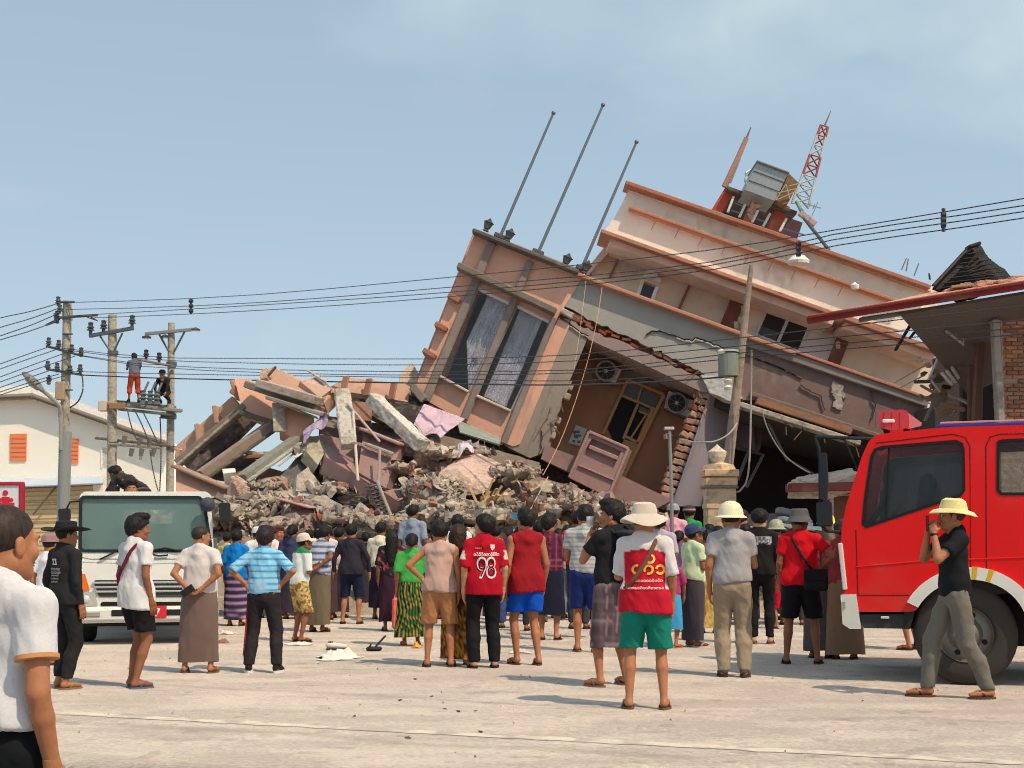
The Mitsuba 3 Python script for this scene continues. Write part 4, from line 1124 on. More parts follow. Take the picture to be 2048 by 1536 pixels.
# torn window frames and sheets jammed between hotel and house
dj = thing('jammed_debris', 'torn window frames and louvres jammed between the hotel and the brick house', 'debris')
own(dj, roughen(plate([(1858, 790, 27.4), (1890, 772, 27.4), (1896, 800, 27.2), (1870, 816, 27.0)], .3), .03, .1, 3), 'concrete', lin(136, 118, 100))
for a, b, w, c in (((1888, 690, 27.2), (1856, 762, 27.2), 5, lin(206, 206, 206)), ((1790, 765, 27.4), (1860, 725, 27.4), 2.5, lin(176, 160, 132)), ((1800, 776, 27.3), (1852, 748, 27.3), 1.6, lin(150, 128, 104)), ((1828, 764, 27.2), (1886, 762, 27.2), 7, lin(80, 92, 82)), ((1882, 745, 27.1), (1904, 770, 27.1), 6, lin(216, 212, 208)), ((1892, 740, 27.1), (1912, 766, 27.1), 6, lin(206, 196, 186)), ((1902, 732, 27.1), (1918, 758, 27.1), 6, lin(196, 188, 180)), ((1884, 772, 27), (1902, 776, 27), 8, lin(30, 28, 30)), ((1866, 806, 27), (1850, 842, 26.8), 5, lin(126, 110, 100)), ((1930, 722, 27), (1950, 714, 27), 4, lin(190, 190, 190)), ((1912, 714, 27.1), (1922, 740, 27.1), 9, lin(120, 104, 98)), ((1900, 700, 27.2), (1880, 724, 27.2), 4, lin(170, 164, 160)), ((1872, 706, 27.2), (1894, 722, 27.2), 3, lin(60, 54, 52)), ((1862, 760, 27), (1880, 784, 27), 5, lin(170, 164, 156)), ((1840, 770, 27), (1868, 786, 27), 5, lin(140, 112, 94)), ((1896, 790, 26.8), (1940, 806, 26.6), 9, lin(140, 122, 112)), ((1880, 808, 26.8), (1930, 820, 26.6), 10, lin(128, 96, 86)), ((1916, 796, 26.6), (1944, 812, 26.5), 5, lin(150, 146, 140))):
    part(dj, 'broken_piece', bar(a, b, w, .08), 'matte', c)
for k in range(26):
    m = chunk(rng, 8)
    m.apply_scale(rng.uniform(.05, .16))
    m.apply_translation(P(1880 + rng.normal() * 22, 775 + rng.normal() * 28, 27.1 + rng.random() * .5))
    part(dj, 'lump', m, 'concrete', PALETTE[rng.integers(0, 8)])
# little crushed roof behind the fire engine, and the stall under it
cr = thing('crushed_roof', 'low maroon roof edge with pale broken top left of the fire engine', 'roof')
own(cr, bar((1576, 976, 27), (1760, 972, 27), 17, .6), 'plaster', lin(120, 66, 64))
part(cr, 'broken_top', roughen(plate([(1576, 966, 27), (1600, 954, 27.6), (1660, 956, 27.6), (1700, 938, 27.6), (1716, 946, 27), (1660, 968, 26.9)], .3), .05, .15, 4), 'concrete', lin(206, 186, 168))
st2 = thing('stall', 'rust coloured stall front with a pale rail beside the fire engine cab', 'stall')
own(st2, plate([(1650, 990, 27.4), (1760, 984, 27.4), (1760, 1215, 27.4), (1650, 1215, 27.4)], .2), 'plaster', lin(126, 82, 66))
part(st2, 'rail', bar((1640, 992, 27.1), (1730, 988, 27.1), 4, .1), 'matte', lin(150, 146, 140))
part(st2, 'post', bar((1663, 990, 27.1), (1664, 1100, 27.1), 7, .1), 'matte', lin(176, 172, 164))
for k, (a, b, w, c) in enumerate((((1500, 1044, 28), (1600, 1040, 28), 30, lin(120, 116, 120)), ((1556, 1020, 27.5), (1612, 1034, 27.5), 12, lin(140, 138, 146)), ((1560, 1036, 27.2), (1620, 1050, 27.2), 8, lin(200, 206, 204)), ((1552, 1050, 27), (1640, 1058, 27), 8, lin(196, 210, 202)))):
    add('metal_sheet', bar(a, b, w, .6), 'matte', c, ('dull grey sheet lying in the dark ground floor opening', 'grey sheet on top of the pale sheets by the grey hat', 'upper whitish sheet behind the black shirt', 'lower pale green sheet behind the black shirt')[k], 'metal sheet')

# ------------------------------------------------------------------ poles, lamp, pillar
CONC = lin(176, 170, 156)


def pole(label, base, top, r0, r1, group):
    p = thing('utility_pole', label, 'utility pole', group)
    b = np.array(base)
    t = np.array(top)
    own(p, tube([b + (t - b) * s for s in np.linspace(0, 1, 6)], np.linspace(r0, r1, 6), 14), 'concrete', CONC)
    return p


def at_pole(px, py, Y):
    return P(px, py, Y)


def insulator(holder, c, col=lin(74, 78, 84), s=1.25, down=False):
    prof = [(0, 0), (.03, 0), (.03, .05), (.075, .06), (.04, .10), (.07, .11), (.04, .15), (.05, .2), (0, .22)]
    m = lathe([(a * s, b * s) for a, b in prof], 10)
    if down:
        m.apply_scale((1, 1, -1))
        m.invert()
    m.apply_translation(c)
    part(holder, 'insulator', m, 'lamp_plastic', col)


PY1, PY2, PY3 = 38.0, 44.0, 45.0
p1 = pole('nearest grey concrete utility pole with street lamp, leftmost of three', (P(127, 1050, PY1)[0], PY1, 0), P(135, 602, PY1), .15, .115, 'three concrete poles at the left')
p2 = pole('middle concrete utility pole carrying the left end of the lineman platform', (P(226, 1050, PY2)[0], PY2, 0), P(225, 630, PY2), .165, .135, 'three concrete poles at the left')
p3 = pole('right concrete utility pole carrying the right end of the lineman platform', (P(341, 1050, PY3)[0], PY3, 0), P(343, 646, PY3), .135, .11, 'three concrete poles at the left')
MET = lin(96, 104, 108)
for a, b, w in (((118, 604), (150, 604), 4), ((108, 636), (196, 630), 5), ((92, 692), (166, 712), 5), ((92, 738), (166, 750), 5), ((124, 668), (146, 668), 3), ((112, 780), (146, 780), 3)):
    part(p1, 'crossarm', bar((*a, PY1 - .15), (*b, PY1 - .15), w, .08), 'metal', MET)
for x, y in ((97, 694), (117, 699), (143, 708), (162, 714), (95, 741), (114, 745), (140, 750), (160, 748), (116, 612), (119, 628)):
    insulator(p1, P(x, y, PY1 - .15))
for x, y in ((115, 628), (113, 622), (98, 750)):
    insulator(p1, P(x, y, PY1 - .15), down=True)
part(p1, 'strain_insulator', tube([P(92, 650, PY1 - .2), P(116, 640, PY1 - .2)], [.03, .05], 7), 'matte', lin(70, 66, 78))
part(p1, 'strain_insulator', tube([P(150, 632, PY1 - .2), P(180, 632, PY1 - .2), P(196, 642, PY1 - .2), P(174, 634, PY1 - .2)], .02, 6), 'matte', lin(90, 80, 84))
part(p1, 'band', tube([P(135, 618, PY1), P(135, 640, PY1)], .14, 14), 'concrete', lin(150, 152, 140))
part(p1, 'meter_box', box(*P(121, 782, PY1 - .2), .24, .2, .5, .02), 'matte', lin(170, 150, 128))
part(p1, 'lower_sleeve', tube([(P(127, 1050, PY1)[0], PY1, 0.02), P(131, 864, PY1)], .168, 14), 'matte', lin(138, 142, 142))
part(p1, 'conduit', tube([P(121, 1050, PY1 - .12), P(122, 860, PY1 - .1), P(120, 826, PY1 - .1)], .05, 8), 'matte', lin(124, 130, 132))
lamp = thing('street_lamp', 'grey street lamp on a curved arm fixed to the leftmost pole', 'street lamp')
own(lamp, tube([P(122, 900, PY1 - .15), P(122, 830, PY1 - .2), P(119, 812, PY1 - .3), P(108, 800, PY1 - .4), P(82, 778, PY1 - .6)], .055, 10), 'matte', lin(150, 152, 150))
lc = P(66, 764, PY1 - .8)
lm = trimesh.creation.icosphere(3, 1.0)
lm.apply_scale((.40, .2, .12))
lm.vertices[:, 2] = np.maximum(lm.vertices[:, 2], -.045)
tilt(lm, 42, (0, 1, 0), (0, 0, 0))
lm.apply_translation(lc)
part(lamp, 'lamp_head', lm, 'matte', lin(126, 128, 126), smooth=40)
lg = trimesh.creation.icosphere(2, 1.0)
lg.apply_scale((.26, .15, .08))
tilt(lg, 42, (0, 1, 0), (0, 0, 0))
lg.apply_translation(lc + [-.02, -.02, -.05])
part(lamp, 'lens', lg, 'lamp_plastic', lin(170, 170, 164), smooth=True)
# pole 2 and 3 fittings
part(p2, 'crossarm', bar((178, 672, PY2 - .15), (268, 656, PY2 - .15), 8, .09), 'metal', MET)
for a, b in (((200, 672), (219, 700)), ((245, 666), (229, 700))):
    part(p2, 'brace', bar((*a, PY2 - .12), (*b, PY2 - .12), 4, .04), 'metal', MET)
for x, y in ((181, 668), (207, 664), (264, 654)):
    insulator(p2, P(x, y, PY2 - .15), lin(60, 66, 72), 1.8)
part(p3, 'crossarm', bar((290, 668, PY3 - .15), (396, 658, PY3 - .15), 7, .09), 'metal', lin(150, 152, 150))
for a, b in (((318, 668), (338, 704)), ((370, 662), (348, 704))):
    part(p3, 'brace', bar((*a, PY3 - .12), (*b, PY3 - .12), 4, .04), 'metal', MET)
for x, y in ((293, 677), (330, 676), (391, 662)):
    m = lathe([(0, 0), (.15, 0), (.15, .06), (.05, .1), (0, .13)], 12, P(x, y, PY3 - .2))
    part(p3, 'insulator', m, 'lamp_plastic', lin(58, 58, 62))
for holder, y0, x, Y in ((p2, 706, 226, PY2), (p3, 728, 343, PY3), (p2, 812, 226, PY2), (p3, 822, 343, PY3), (p2, 888, 226, PY2), (p3, 896, 343, PY3)):
    part(holder, 'clamp', tube([P(x, y0 - 4, Y), P(x, y0 + 4, Y)], .17, 14), 'metal', MET)
# the platform between them
pf = thing('pole_platform', 'steel working platform slung between the middle and right poles', 'platform')
own(pf, bar((200, 806, PY2 - .25), (364, 822, PY3 - .25), 7, .3), 'metal', lin(150, 150, 142))
part(pf, 'beam', bar((236, 818, PY2 - .3), (352, 830, PY3 - .3), 6, .1), 'metal', lin(120, 124, 120))
part(pf, 'beam', bar((226, 802, PY2 + .2), (352, 814, PY3 + .2), 5, .1), 'metal', lin(120, 124, 120))
part(pf, 'end_box', box(*P(206, 812, PY2 - .3), .24, .3, .34, .02), 'matte', lin(196, 186, 172))
part(pf, 'wood_block', box(*P(234, 812, PY2 - .34), .5, .16, .2, .02), 'matte', lin(150, 116, 84))
part(pf, 'support', bar((322, 832, PY3 - .3), (352, 834, PY3 - .3), 10, .2), 'metal', lin(80, 84, 84))
for k, x in enumerate((286, 300, 313)):
    fz = thing('fuse_switch', ('leftmost grey fuse switch standing on the pole platform', 'middle grey fuse switch standing on the pole platform', 'right grey fuse switch beside the crouching lineman')[k], 'fuse switch', 'fuse switches on the pole platform')
    b0 = P(x, 806 + k, PY2 - .2)
    own(fz, lathe([(1.6 * a, 1.5 * b) for a, b in [(0, 0), (.07, 0), (.07, .05), (.04, .06), (.08, .1), (.04, .14), (.08, .18), (.04, .22), (.06, .26), (0, .28)]], 10, b0), 'lamp_plastic', lin(96, 106, 106))
    part(fz, 'lever', tube([b0 + [.0, 0, .3], b0 + [.16, 0, .68]], .035, 6), 'matte', lin(120, 124, 122))
part(p3, 'upper_arm', bar((272, 718, PY2 - .1), (352, 734, PY3 - .15), 5, .08), 'metal', lin(150, 140, 130))
for x, y in ((292, 720), (318, 726)):
    insulator(p3, P(x, y, PY3 - .3), lin(56, 50, 50), 1.6)
lower = thing('insulator_rack', 'lower rusty crossarm with hanging insulators between the poles', 'crossarm')
own(lower, bar((190, 876, PY2 - .2), (340, 892, PY3 - .2), 5, .1), 'metal', lin(112, 104, 84))
part(lower, 'arm', bar((214, 888, PY2 - .25), (322, 896, PY3 - .3), 5, .08), 'metal', lin(150, 150, 140))
for x, y in ((264, 905), (284, 905), (308, 905), (250, 880), (280, 884), (300, 886)):
    part(lower, 'insulator', tube([P(x, y - 8, PY2 - .3), P(x - 3, y + 8, PY2 - .3)], [.09, .06], 8), 'lamp_plastic', lin(110, 112, 108))


def wire(pts, r, label, name='cable', group=None, col=lin(70, 74, 82), n=18):
    q = np.array(pts, float)
    t = np.linspace(0, 1, len(q))
    from scipy.interpolate import PchipInterpolator
    s = np.linspace(0, 1, n)
    d = np.concatenate([[0], np.cumsum(np.linalg.norm(np.diff(q[:, :2], axis=0), axis=1))])
    f = PchipInterpolator(d / d[-1], q)(s)
    add(name, tube([P(*v) for v in f], r, 6), 'matte', col, label, 'cable', group)


TOPW = [(605, 597, 554, 492, 455, 397), (619, 612, 574, 515, 480, 411), (632, 618, 584, 522, 490, 423), (636, 628, 593, 531, 502, 436)]
for k, ys in enumerate(TOPW):
    wire([(132 if k < 3 else 176, ys[0], PY1 - .15), (383, ys[1], 36.0), (905, ys[2], 31.0), (1480, ys[3], 25.0), (1610, ys[4] if k else 470, 24.0), (2048, ys[5], 20.5), (2300, ys[5] - 45, 18.8)], .0095, ('topmost thin power line crossing the whole street above the hotel', 'second power line of the upper four crossing the hotel roof', 'third power line of the upper four crossing the hotel roof', 'lowest power line of the upper four crossing the hotel roof')[k], 'power_line', 'upper four power lines')
for k, (y0, y1) in enumerate(((636, 606), (655, 616), (672, 626), (680, 640))):
    wire([(-160, y0 + 62, 34), (0, y0, 36), (60, (y0 + y1) / 2 + 2, 37), (118, y1, PY1 - .15)], .014, ('topmost wire running left from the top of the leftmost pole', 'second wire running left from the top of the leftmost pole', 'third wire running left from the top of the leftmost pole', 'lowest upper wire running left with a dark strain insulator')[k], 'power_line', 'upper wires left of the poles')
LOWW = [(693, 716, 718, 712, 676, 612), (698, 722, 730, 724, 692, 640), (708, 733, 743, 742, 706, 655), (712, 738, 750, 748, 716, 668), (742, 748, 755, 762, 740, 690), (750, 757, 766, 770, 752, 700)]
for k, ys in enumerate(LOWW):
    wire([((97, 117, 143, 162, 114, 160)[k], ys[0], PY1 - .2), (345, ys[1], 37.0), (830, ys[2], 32.2), (1100, ys[3], 30.0), (1478, ys[4], 26.8), (2048, ys[5], 22), (2300, ys[5] - 22, 20.0)] if k < 4 else
         [((114, 160)[k - 4], ys[0], PY1 - .2), (345, ys[1], 37.0), (830, ys[2], 32.2), (1100, ys[3], 30.0), (1474, ys[4], 26.8)], .010 if k != 5 else .018,
         ('uppermost of the lower wires passing in front of the tall windows', 'second of the lower wires passing in front of the tall windows', 'third of the lower wires passing in front of the tall windows', 'fourth of the lower wires passing in front of the tall windows', 'thin lowest bundle wire ending at the street pole', 'thick black cable sagging lowest across the orange bay')[k], 'power_line', 'lower wires in front of the hotel')
for k, (y0, y1, x1) in enumerate(((728, 694, 97), (738, 700, 110), (754, 706, 130), (764, 712, 150), (775, 742, 97), (784, 748, 118), (790, 752, 128))):
    wire([(-160, y0 + 60, 34), (0, y0, 36), (x1, y1, PY1 - .2)], .0125, f'{("first", "second", "third", "fourth", "fifth", "sixth", "seventh")[k]} from the top of the lower wires running left from the nearest pole', 'power_line', 'lower wires left of the poles')
for k, (x, y) in enumerate(((382, 612), (1887, 440), (1597, 498))):
    sp = thing('line_spacer', ('dark wire spacer hanging on the upper lines above the right pole', 'dark wire spacer on the upper lines at the far right', 'dark wire spacer in front of the pink upper wall')[k], 'spacer', 'spacers clipped on the upper lines')
    Y = (36.0, 21.6, 24.1)[k]
    own(sp, tube([P(x, y - 15 - 8 * (k == 1), Y), P(x, y + 15 + 8 * (k == 1), Y)], .03, 6), 'matte', lin(60, 62, 66))
    for dy in (-10, 0, 10):
        part(sp, 'clip', tube([P(x - 4, y + dy, Y), P(x + 4, y + dy, Y)], .05, 6), 'matte', lin(60, 62, 66))
for k, (pts, r) in enumerate((([(255, 818, 43.8), (262, 850, 43.6), (274, 880, 43.6)], .02), ([(270, 822, 43.8), (284, 850, 43.6), (298, 886, 43.6)], .02), ([(286, 824, 43.8), (300, 852, 43.6), (316, 888, 43.6)], .02), ([(162, 745, 37.8), (166, 775, 37.7), (158, 800, 37.7), (140, 815, 37.8)], .02), ([(320, 834, 44.7), (322, 900, 44.7), (318, 1000, 44.7)], .02), ([(300, 900, 43.6), (306, 940, 43.5), (322, 1000, 43.4)], .018))):
    wire(pts, r, ('left drop cable under the pole platform', 'middle drop cable under the pole platform', 'right drop cable under the pole platform', 'looped cable hanging right of the nearest pole', 'straight cable hanging beside the right pole', 'curved cable hanging behind the bending man')[k], 'drop_cable')

# street pole in front of the balcony
sp = thing('utility_pole', 'slim weathered street pole with a transformer can in front of the toppled hotel', 'utility pole')
own(sp, tube([(P(1447, 1000, 27)[0] - .02, 27, 0), P(1452, 960, 27), P(1478, 745, 27), P(1503, 530, 27)], [.13, .11, .085, .045], 12), 'concrete', lin(158, 142, 128))
part(sp, 'transformer_can', lathe([(0, 0), (.2, 0), (.2, .42), (.16, .46), (0, .46)], 18, P(1457, 752, 26.8)), 'matte', lin(126, 132, 126))
part(sp, 'can_lid', lathe([(0, .46), (.22, .46), (.2, .5), (0, .52)], 18, P(1457, 752, 26.8)), 'matte', lin(150, 156, 150))
for x, y in ((1456, 766), (1456, 780), (1444, 708)):
    part(sp, 'insulator', lathe([(0, 0), (.07, 0), (.09, .05), (.05, .09), (0, .1)], 12, P(x, y, 26.7)), 'lamp_plastic', lin(214, 208, 196))
part(sp, 'bracket', bar((1440, 704, 26.8), (1480, 708, 26.8), 4, .06), 'metal', MET)
for k, (pts, r, col) in enumerate((([(1474, 846, 26.7), (1452, 872, 26.6), (1420, 884, 26.6), (1386, 884, 27), (1364, 880, 28)], .016, lin(176, 172, 166)), ([(1503, 700, 26.6), (1502, 800, 26.6), (1500, 900, 26.6), (1494, 960, 26.6), (1476, 984, 26.6), (1462, 986, 26.7)], .018, lin(168, 160, 152)), ([(1204, 575, 33), (1190, 660, 32.4), (1130, 860, 31), (1086, 950, 29.5)], .0075, lin(206, 160, 120)), ([(1172, 560, 33), (1160, 660, 32.4), (1148, 740, 32)], .006, lin(196, 170, 140)), ([(1524, 820, 33), (1560, 900, 32.5), (1620, 946, 32)], .016, lin(128, 122, 118)), ([(1096, 954, 29.5), (1060, 1020, 28.6)], .012, lin(190, 160, 130)))):
    wire(pts, r, ('pale slack cable between the street pole and the broken bricks', 'pale cable hanging in a loop right of the street pole', 'orange rope hanging in front of the balcony', 'short tan rope over the grey parapet', 'dark loose cable across the black ground floor opening', 'tan rope tail running down into the rubble')[k], 'rope' if 'rope' in ('', '', 'rope', 'rope', '', 'rope')[k] else 'drop_cable', None, col)

gp = thing('gate_pillar', 'tan gate pillar with stepped cap and stone ball beside the street pole', 'pillar')
GY = 26.4
c = P(1440, 1060, GY)
w = 58 * GY / F
own(gp, box(c[0], GY, 1.2, w, w, 2.4, .02), 'concrete', lin(196, 168, 138))
for y0, y1, ww, cc in ((1018, 1008, 1.0, lin(206, 178, 146)), (978, 972, 1.06, lin(120, 110, 100)), (972, 956, 1.02, lin(206, 172, 138)), (954, 940, 1.12, lin(204, 170, 136))):
    z1, z0_ = P(1440, y1, GY)[2], P(1440, y0, GY)[2]
    part(gp, 'course', box(c[0], GY, (z0_ + z1) / 2, w * ww + .04, w * ww + .04, z1 - z0_, .015), 'concrete', cc)
zz = P(1440, 940, GY)[2]
part(gp, 'cap', lathe([(0, 0), (w * .6, 0), (w * .5, .1), (w * .2, .14), (0, .14)], 4, (c[0], GY, zz)), 'concrete', lin(206, 176, 142))
part(gp, 'urn', lathe([(0, .1), (.1, .12), (.16, .24), (.18, .34), (.1, .40), (.05, .44), (0, .5)], 16, (c[0] - .03, GY, zz)), 'concrete', lin(214, 196, 176))
lp = thing('lamp_post', 'slim grey metal post with a small square floodlight head before the balcony', 'lamp post')
own(lp, tube([(P(1345, 1040, 23)[0], 23, 0), P(1342, 940, 23), P(1339, 862, 23)], [.034, .03, .026], 10), 'metal', lin(150, 144, 142))
part(lp, 'head', box(*P(1338, 857, 23), .16, .1, .05, .01), 'metal', lin(196, 190, 186))
part(lp, 'arm', bar((1330, 866, 23), (1346, 872, 23), 3, .04), 'metal', lin(110, 106, 104))
part(lp, 'sensor', tube([P(1331, 868, 23), P(1332, 878, 23)], .035, 8), 'metal', lin(150, 110, 96))

# ------------------------------------------------------------------ white house, sign, backdrop at the left
wh = thing('white_house', 'white gabled house with orange shutters and a wide eave', 'house')
WY = 54.0
own(wh, slab([(-400, 812), (0, 798), (62, 796), (246, 860), (322, 888), (320, 1300), (-400, 1300)], WY, 9.0), 'matte', lin(240, 236, 224))
part(wh, 'roof', plate([(-420, 806, WY - 0.5), (64, 786, WY - 0.5), (66, 770, WY + 9), (-420, 790, WY + 9)], .14), 'matte', lin(176, 172, 164))
part(wh, 'roof', plate([(64, 786, WY - 0.5), (350, 888, WY - 0.5), (340, 872, WY + 9), (66, 770, WY + 9)], .14), 'matte', lin(168, 164, 158))
for a, b in (((-420, 808), (66, 789)), ((62, 788), (346, 889))):
    part(wh, 'verge_board', bar((*a, WY - .54), (*b, WY - .54), 6, .06), 'matte', lin(150, 140, 130))
    part(wh, 'eave_lining', bar((a[0], a[1] + 7, WY - .26), (b[0], b[1] + 7, WY - .26), 3, .5), 'matte', lin(128, 112, 96))
for q, lab in (([(20, 868), (53, 867), (52, 922), (20, 922)], 'large'), ([(136, 877), (157, 878), (156, 927), (135, 926)], 'small')):
    s_ = part(wh, 'shutter', slab(q, WY - .06, .09), 'matte', lin(226, 134, 92), label=f'{lab} orange window shutter')
    for k in range(1, 6):
        y = q[0][1] + (q[3][1] - q[0][1]) * k / 6
        part(s_, 'slat', strip((q[0][0] + 1, y), (q[1][0] - 1, y), 1.2, WY - .085, .03), 'matte', lin(206, 116, 78))
for q in ([(204, 895), (214, 896), (213, 936), (204, 936)], [(278, 896), (284, 897), (284, 920), (278, 920)]):
    part(wh, 'window', slab(q, WY - .02, .03), 'window_glass')
    part(wh, 'window_frame', strip((q[0][0] - 1, q[0][1]), (q[3][0] - 1, q[3][1]), 2, WY - .06, .08), 'matte', lin(240, 238, 230))
part(wh, 'awning', plate([(-400, 972, WY - .02), (206, 952, WY - .02), (206, 966, WY - 0.9), (-400, 990, WY - 0.9)], .05), 'matte', lin(176, 188, 204))
part(wh, 'lower_wall', slab([(-300, 985), (205, 968), (205, 1300), (-300, 1300)], WY - .2, .19), 'plaster', lin(196, 172, 136))
part(wh, 'shop_shutter', slab([(46, 978), (186, 972), (186, 1200), (46, 1200)], WY - .3, .09), 'matte', lin(206, 186, 146))
for k in range(14):
    part(wh, 'shutter_rib', strip((46, 984 + k * 9), (186, 980 + k * 9), 1.4, WY - .33, .03), 'matte', lin(176, 150, 112))
for a, b, w in (((48, 976), (166, 968), 3), ((66, 1030), (114, 972), 3), ((48, 1004), (150, 1004), 2), ((112, 972), (66, 1028), 2)):
    part(wh, 'awning_bracket', bar((*a, WY - .7), (*b, WY - .7), w, .04), 'matte', lin(110, 92, 74))
part(wh, 'sign_panel', slab([(186, 970), (206, 970), (206, 1010), (186, 1012)], WY - .36, .1), 'matte', lin(230, 226, 214))

sg = thing('street_sign', 'white street sign with red frame and red standing figures', 'sign')
SY = 21.5
own(sg, slab([(-90, 966), (44, 965), (44, 1052), (-90, 1056)], SY, .08), 'matte', lin(206, 212, 218))
for a, b, w in (((-90, 968), (44, 967), 7), ((41, 966), (41, 1052), 7), ((-90, 1052), (44, 1050), 6), ((-88, 966), (-88, 1052), 7)):
    part(sg, 'frame', strip(a, b, w, SY - .03, .14), 'matte', lin(168, 40, 58))
for x, y, s in ((11, 986, 1.0), (-6, 990, .9), (23, 1000, .7), (0, 1000, .7)):
    part(sg, 'red_figure', cat([extrude(Point(*P(x, y, SY)[[0, 2]]).buffer(5.5 * s * SY / F), SY - .012, .012), slab([(x - 8 * s, y + 8 * s), (x + 8 * s, y + 8 * s), (x + 6 * s, 1046), (x - 6 * s, 1046)], SY - .012, .012)]), 'matte', lin(196, 40, 56))
for x in (-70, 20):
    part(sg, 'post', tube([(P(x, 1050, SY)[0], SY + .12, 0), P(x, 1000, SY + .12)], .05, 8), 'metal', lin(120, 120, 120))

# far side of the block: a pale building and trees that close the view
fb_ = thing('far_building', 'pale bluish far building seen between the white house and the ruins', 'building')
own(fb_, slab([(292, 900), (362, 894), (362, 1140), (292, 1140)], 90, 14), 'plaster', lin(188, 198, 214))
part(fb_, 'window', slab([(324, 944), (338, 944), (338, 968), (324, 968)], 89.95, .04), 'matte', lin(90, 110, 120))
part(fb_, 'window', slab([(348, 944), (360, 944), (360, 968), (348, 968)], 89.95, .04), 'matte', lin(90, 110, 120))
part(fb_, 'blue_strut', strip((302, 922), (334, 896), 4, 88, .2), 'matte', lin(126, 176, 206))
part(fb_, 'roof_edge', strip((288, 898), (366, 892), 4, 89.5, 1), 'matte', lin(170, 176, 184))

# ------------------------------------------------------------------ the red fire engine
FY = 14.1
FRAME = (3.35, FY, math.radians(-18))
RED, BLACKP, GREYP = lin(222, 2, 12), lin(28, 28, 30), lin(120, 122, 120)
fe = thing('fire_engine', 'bright red fire engine with white wheel arch and red light bar', 'fire engine')


def ell(cx, cy, rx, ry, a0, a1, n=26):
    return [(cx + rx * math.cos(math.radians(a)), cy - ry * math.sin(math.radians(a))) for a in np.linspace(a0, a1, n)]


arch = ell(1940, 1258, 116, 100, 158, 0)
front_edge = [(1776, 866), (1752, 870), (1738, 882), (1724, 912), (1708, 962), (1692, 1012), (1683, 1058), (1682, 1110), (1688, 1180), (1696, 1224)]
cab = [(2330, 840), (2048, 846), (1880, 855)] + front_edge + [(1820, 1224)] + arch + [(2056, 1258), (2330, 1258)]
FW = [(1764, 894), (1912, 882), (1924, 888), (1927, 900), (1928, 980), (1922, 990), (1732, 1054), (1726, 1048), (1730, 1000), (1743, 912), (1750, 899)]
RW = [(1996, 884), (2004, 881), (2120, 876), (2126, 882), (2126, 984), (2118, 988), (2002, 988), (1995, 980)]
DEP = 2.15


def rounded(pts, r=.03):
    return poly(pts, FY).buffer(-r).buffer(2 * r).buffer(-r)


side = rounded(cab, .02).difference(rounded(FW, .015)).difference(rounded(RW, .015))
own(fe, extrude(side, FY, .07), 'paint', RED)
part(fe, 'far_side', extrude(side, FY + DEP - .07, .07), 'paint', RED)
# roof and nose as a skin carried across the width
edge = [(2330, 840), (2048, 846), (1880, 855)] + front_edge


def skin_strip(pts, th=5, inset=.07):
    q = Polygon([P(a, b, FY)[[0, 2]] for a, b in cab]).buffer(0)
    inner_ = q.buffer(-th * FY / F)
    line = LineString([P(a, b, FY)[[0, 2]] for a, b in pts]).buffer(.06, cap_style='flat')
    return extrude(q.difference(inner_).intersection(line), FY + inset, DEP - 2 * inset)


part(fe, 'roof', skin_strip(edge[:5], 8), 'paint', RED)
part(fe, 'nose', skin_strip(edge[8:], 6), 'paint', RED)
part(fe, 'windscreen', skin_strip(edge[5:9], 3), 'tinted_glass')
part(fe, 'floor', extrude(poly([(1700, 1190), (1822, 1190), (1850, 1140), (2330, 1140), (2330, 1160), (1700, 1215)], FY), FY + .08, DEP - .16), 'matte', lin(40, 38, 38))
part(fe, 'rear_wall', extrude(poly([(2300, 850), (2328, 850), (2328, 1240), (2300, 1240)], FY), FY + .08, DEP - .16), 'matte', lin(90, 84, 80))
for q, nm in ((FW, 'front'), (RW, 'rear')):
    g = rounded(q, .015)
    w = part(fe, 'window', extrude(g, FY + .03, .006), 'window_glass')
    part(w, 'rubber_seal', extrude(g.buffer(.012).difference(g.buffer(-.016)), FY - .008, .05), 'rubber', BLACKP)
    part(fe, 'far_window', extrude(g, FY + DEP - .04, .006), 'window_glass')
part(fe, 'window_divider', strip((1778, 894), (1772, 1040), 3, FY + .01, .03), 'rubber', BLACKP)
# seams of the doors
for pts in ([(1752, 886), (1906, 868), (1930, 874), (1940, 892), (1941, 1150)], [(1973, 1145), (1972, 892), (1980, 874), (2000, 868), (2330, 862)], [(1712, 1060), (1716, 1190), (1818, 1190)]):
    part(fe, 'door_seam', cat([tube([P(*p, FY - .001) for p in pts], .006, 5)]), 'matte', lin(96, 6, 10))
part(fe, 'crease', tube([P(x, y, FY - .002) for x, y in ((1712, 1134), (1856, 1121), (2048, 1115), (2330, 1110))], .009, 6), 'paint', RED)
part(fe, 'door_handle', box(*P(1905, 1092, FY - .02), .16, .03, .035, .01), 'matte', BLACKP)
# white wheel arch with yellow bands
oa, ia = ell(1940, 1258, 140, 124, 154, 0), ell(1940, 1258, 115, 99, 154, 0)
part(fe, 'wheel_arch', extrude(poly(oa + ia[::-1], FY), FY - .05, .12), 'paint', lin(226, 226, 220))
for a in (86, 72):
    seg = ell(1940, 1258, 141, 125, a + 2.2, a - 2.2, 5) + ell(1940, 1258, 116, 100, a + 2.2, a - 2.2, 5)[::-1]
    part(fe, 'yellow_band', extrude(poly(seg, FY), FY - .054, .01), 'matte', lin(214, 170, 40))
part(fe, 'wheel_well', extrude(poly(ell(1940, 1258, 116, 100, 180, 0) + [(2056, 1300), (1824, 1300)], FY), FY + .5, .1), 'matte', lin(26, 26, 26))
part(fe, 'step_skirt', slab([(1716, 1229), (1818, 1229), (1818, 1258), (1728, 1256)], FY + .04, .5), 'matte', lin(52, 58, 54))
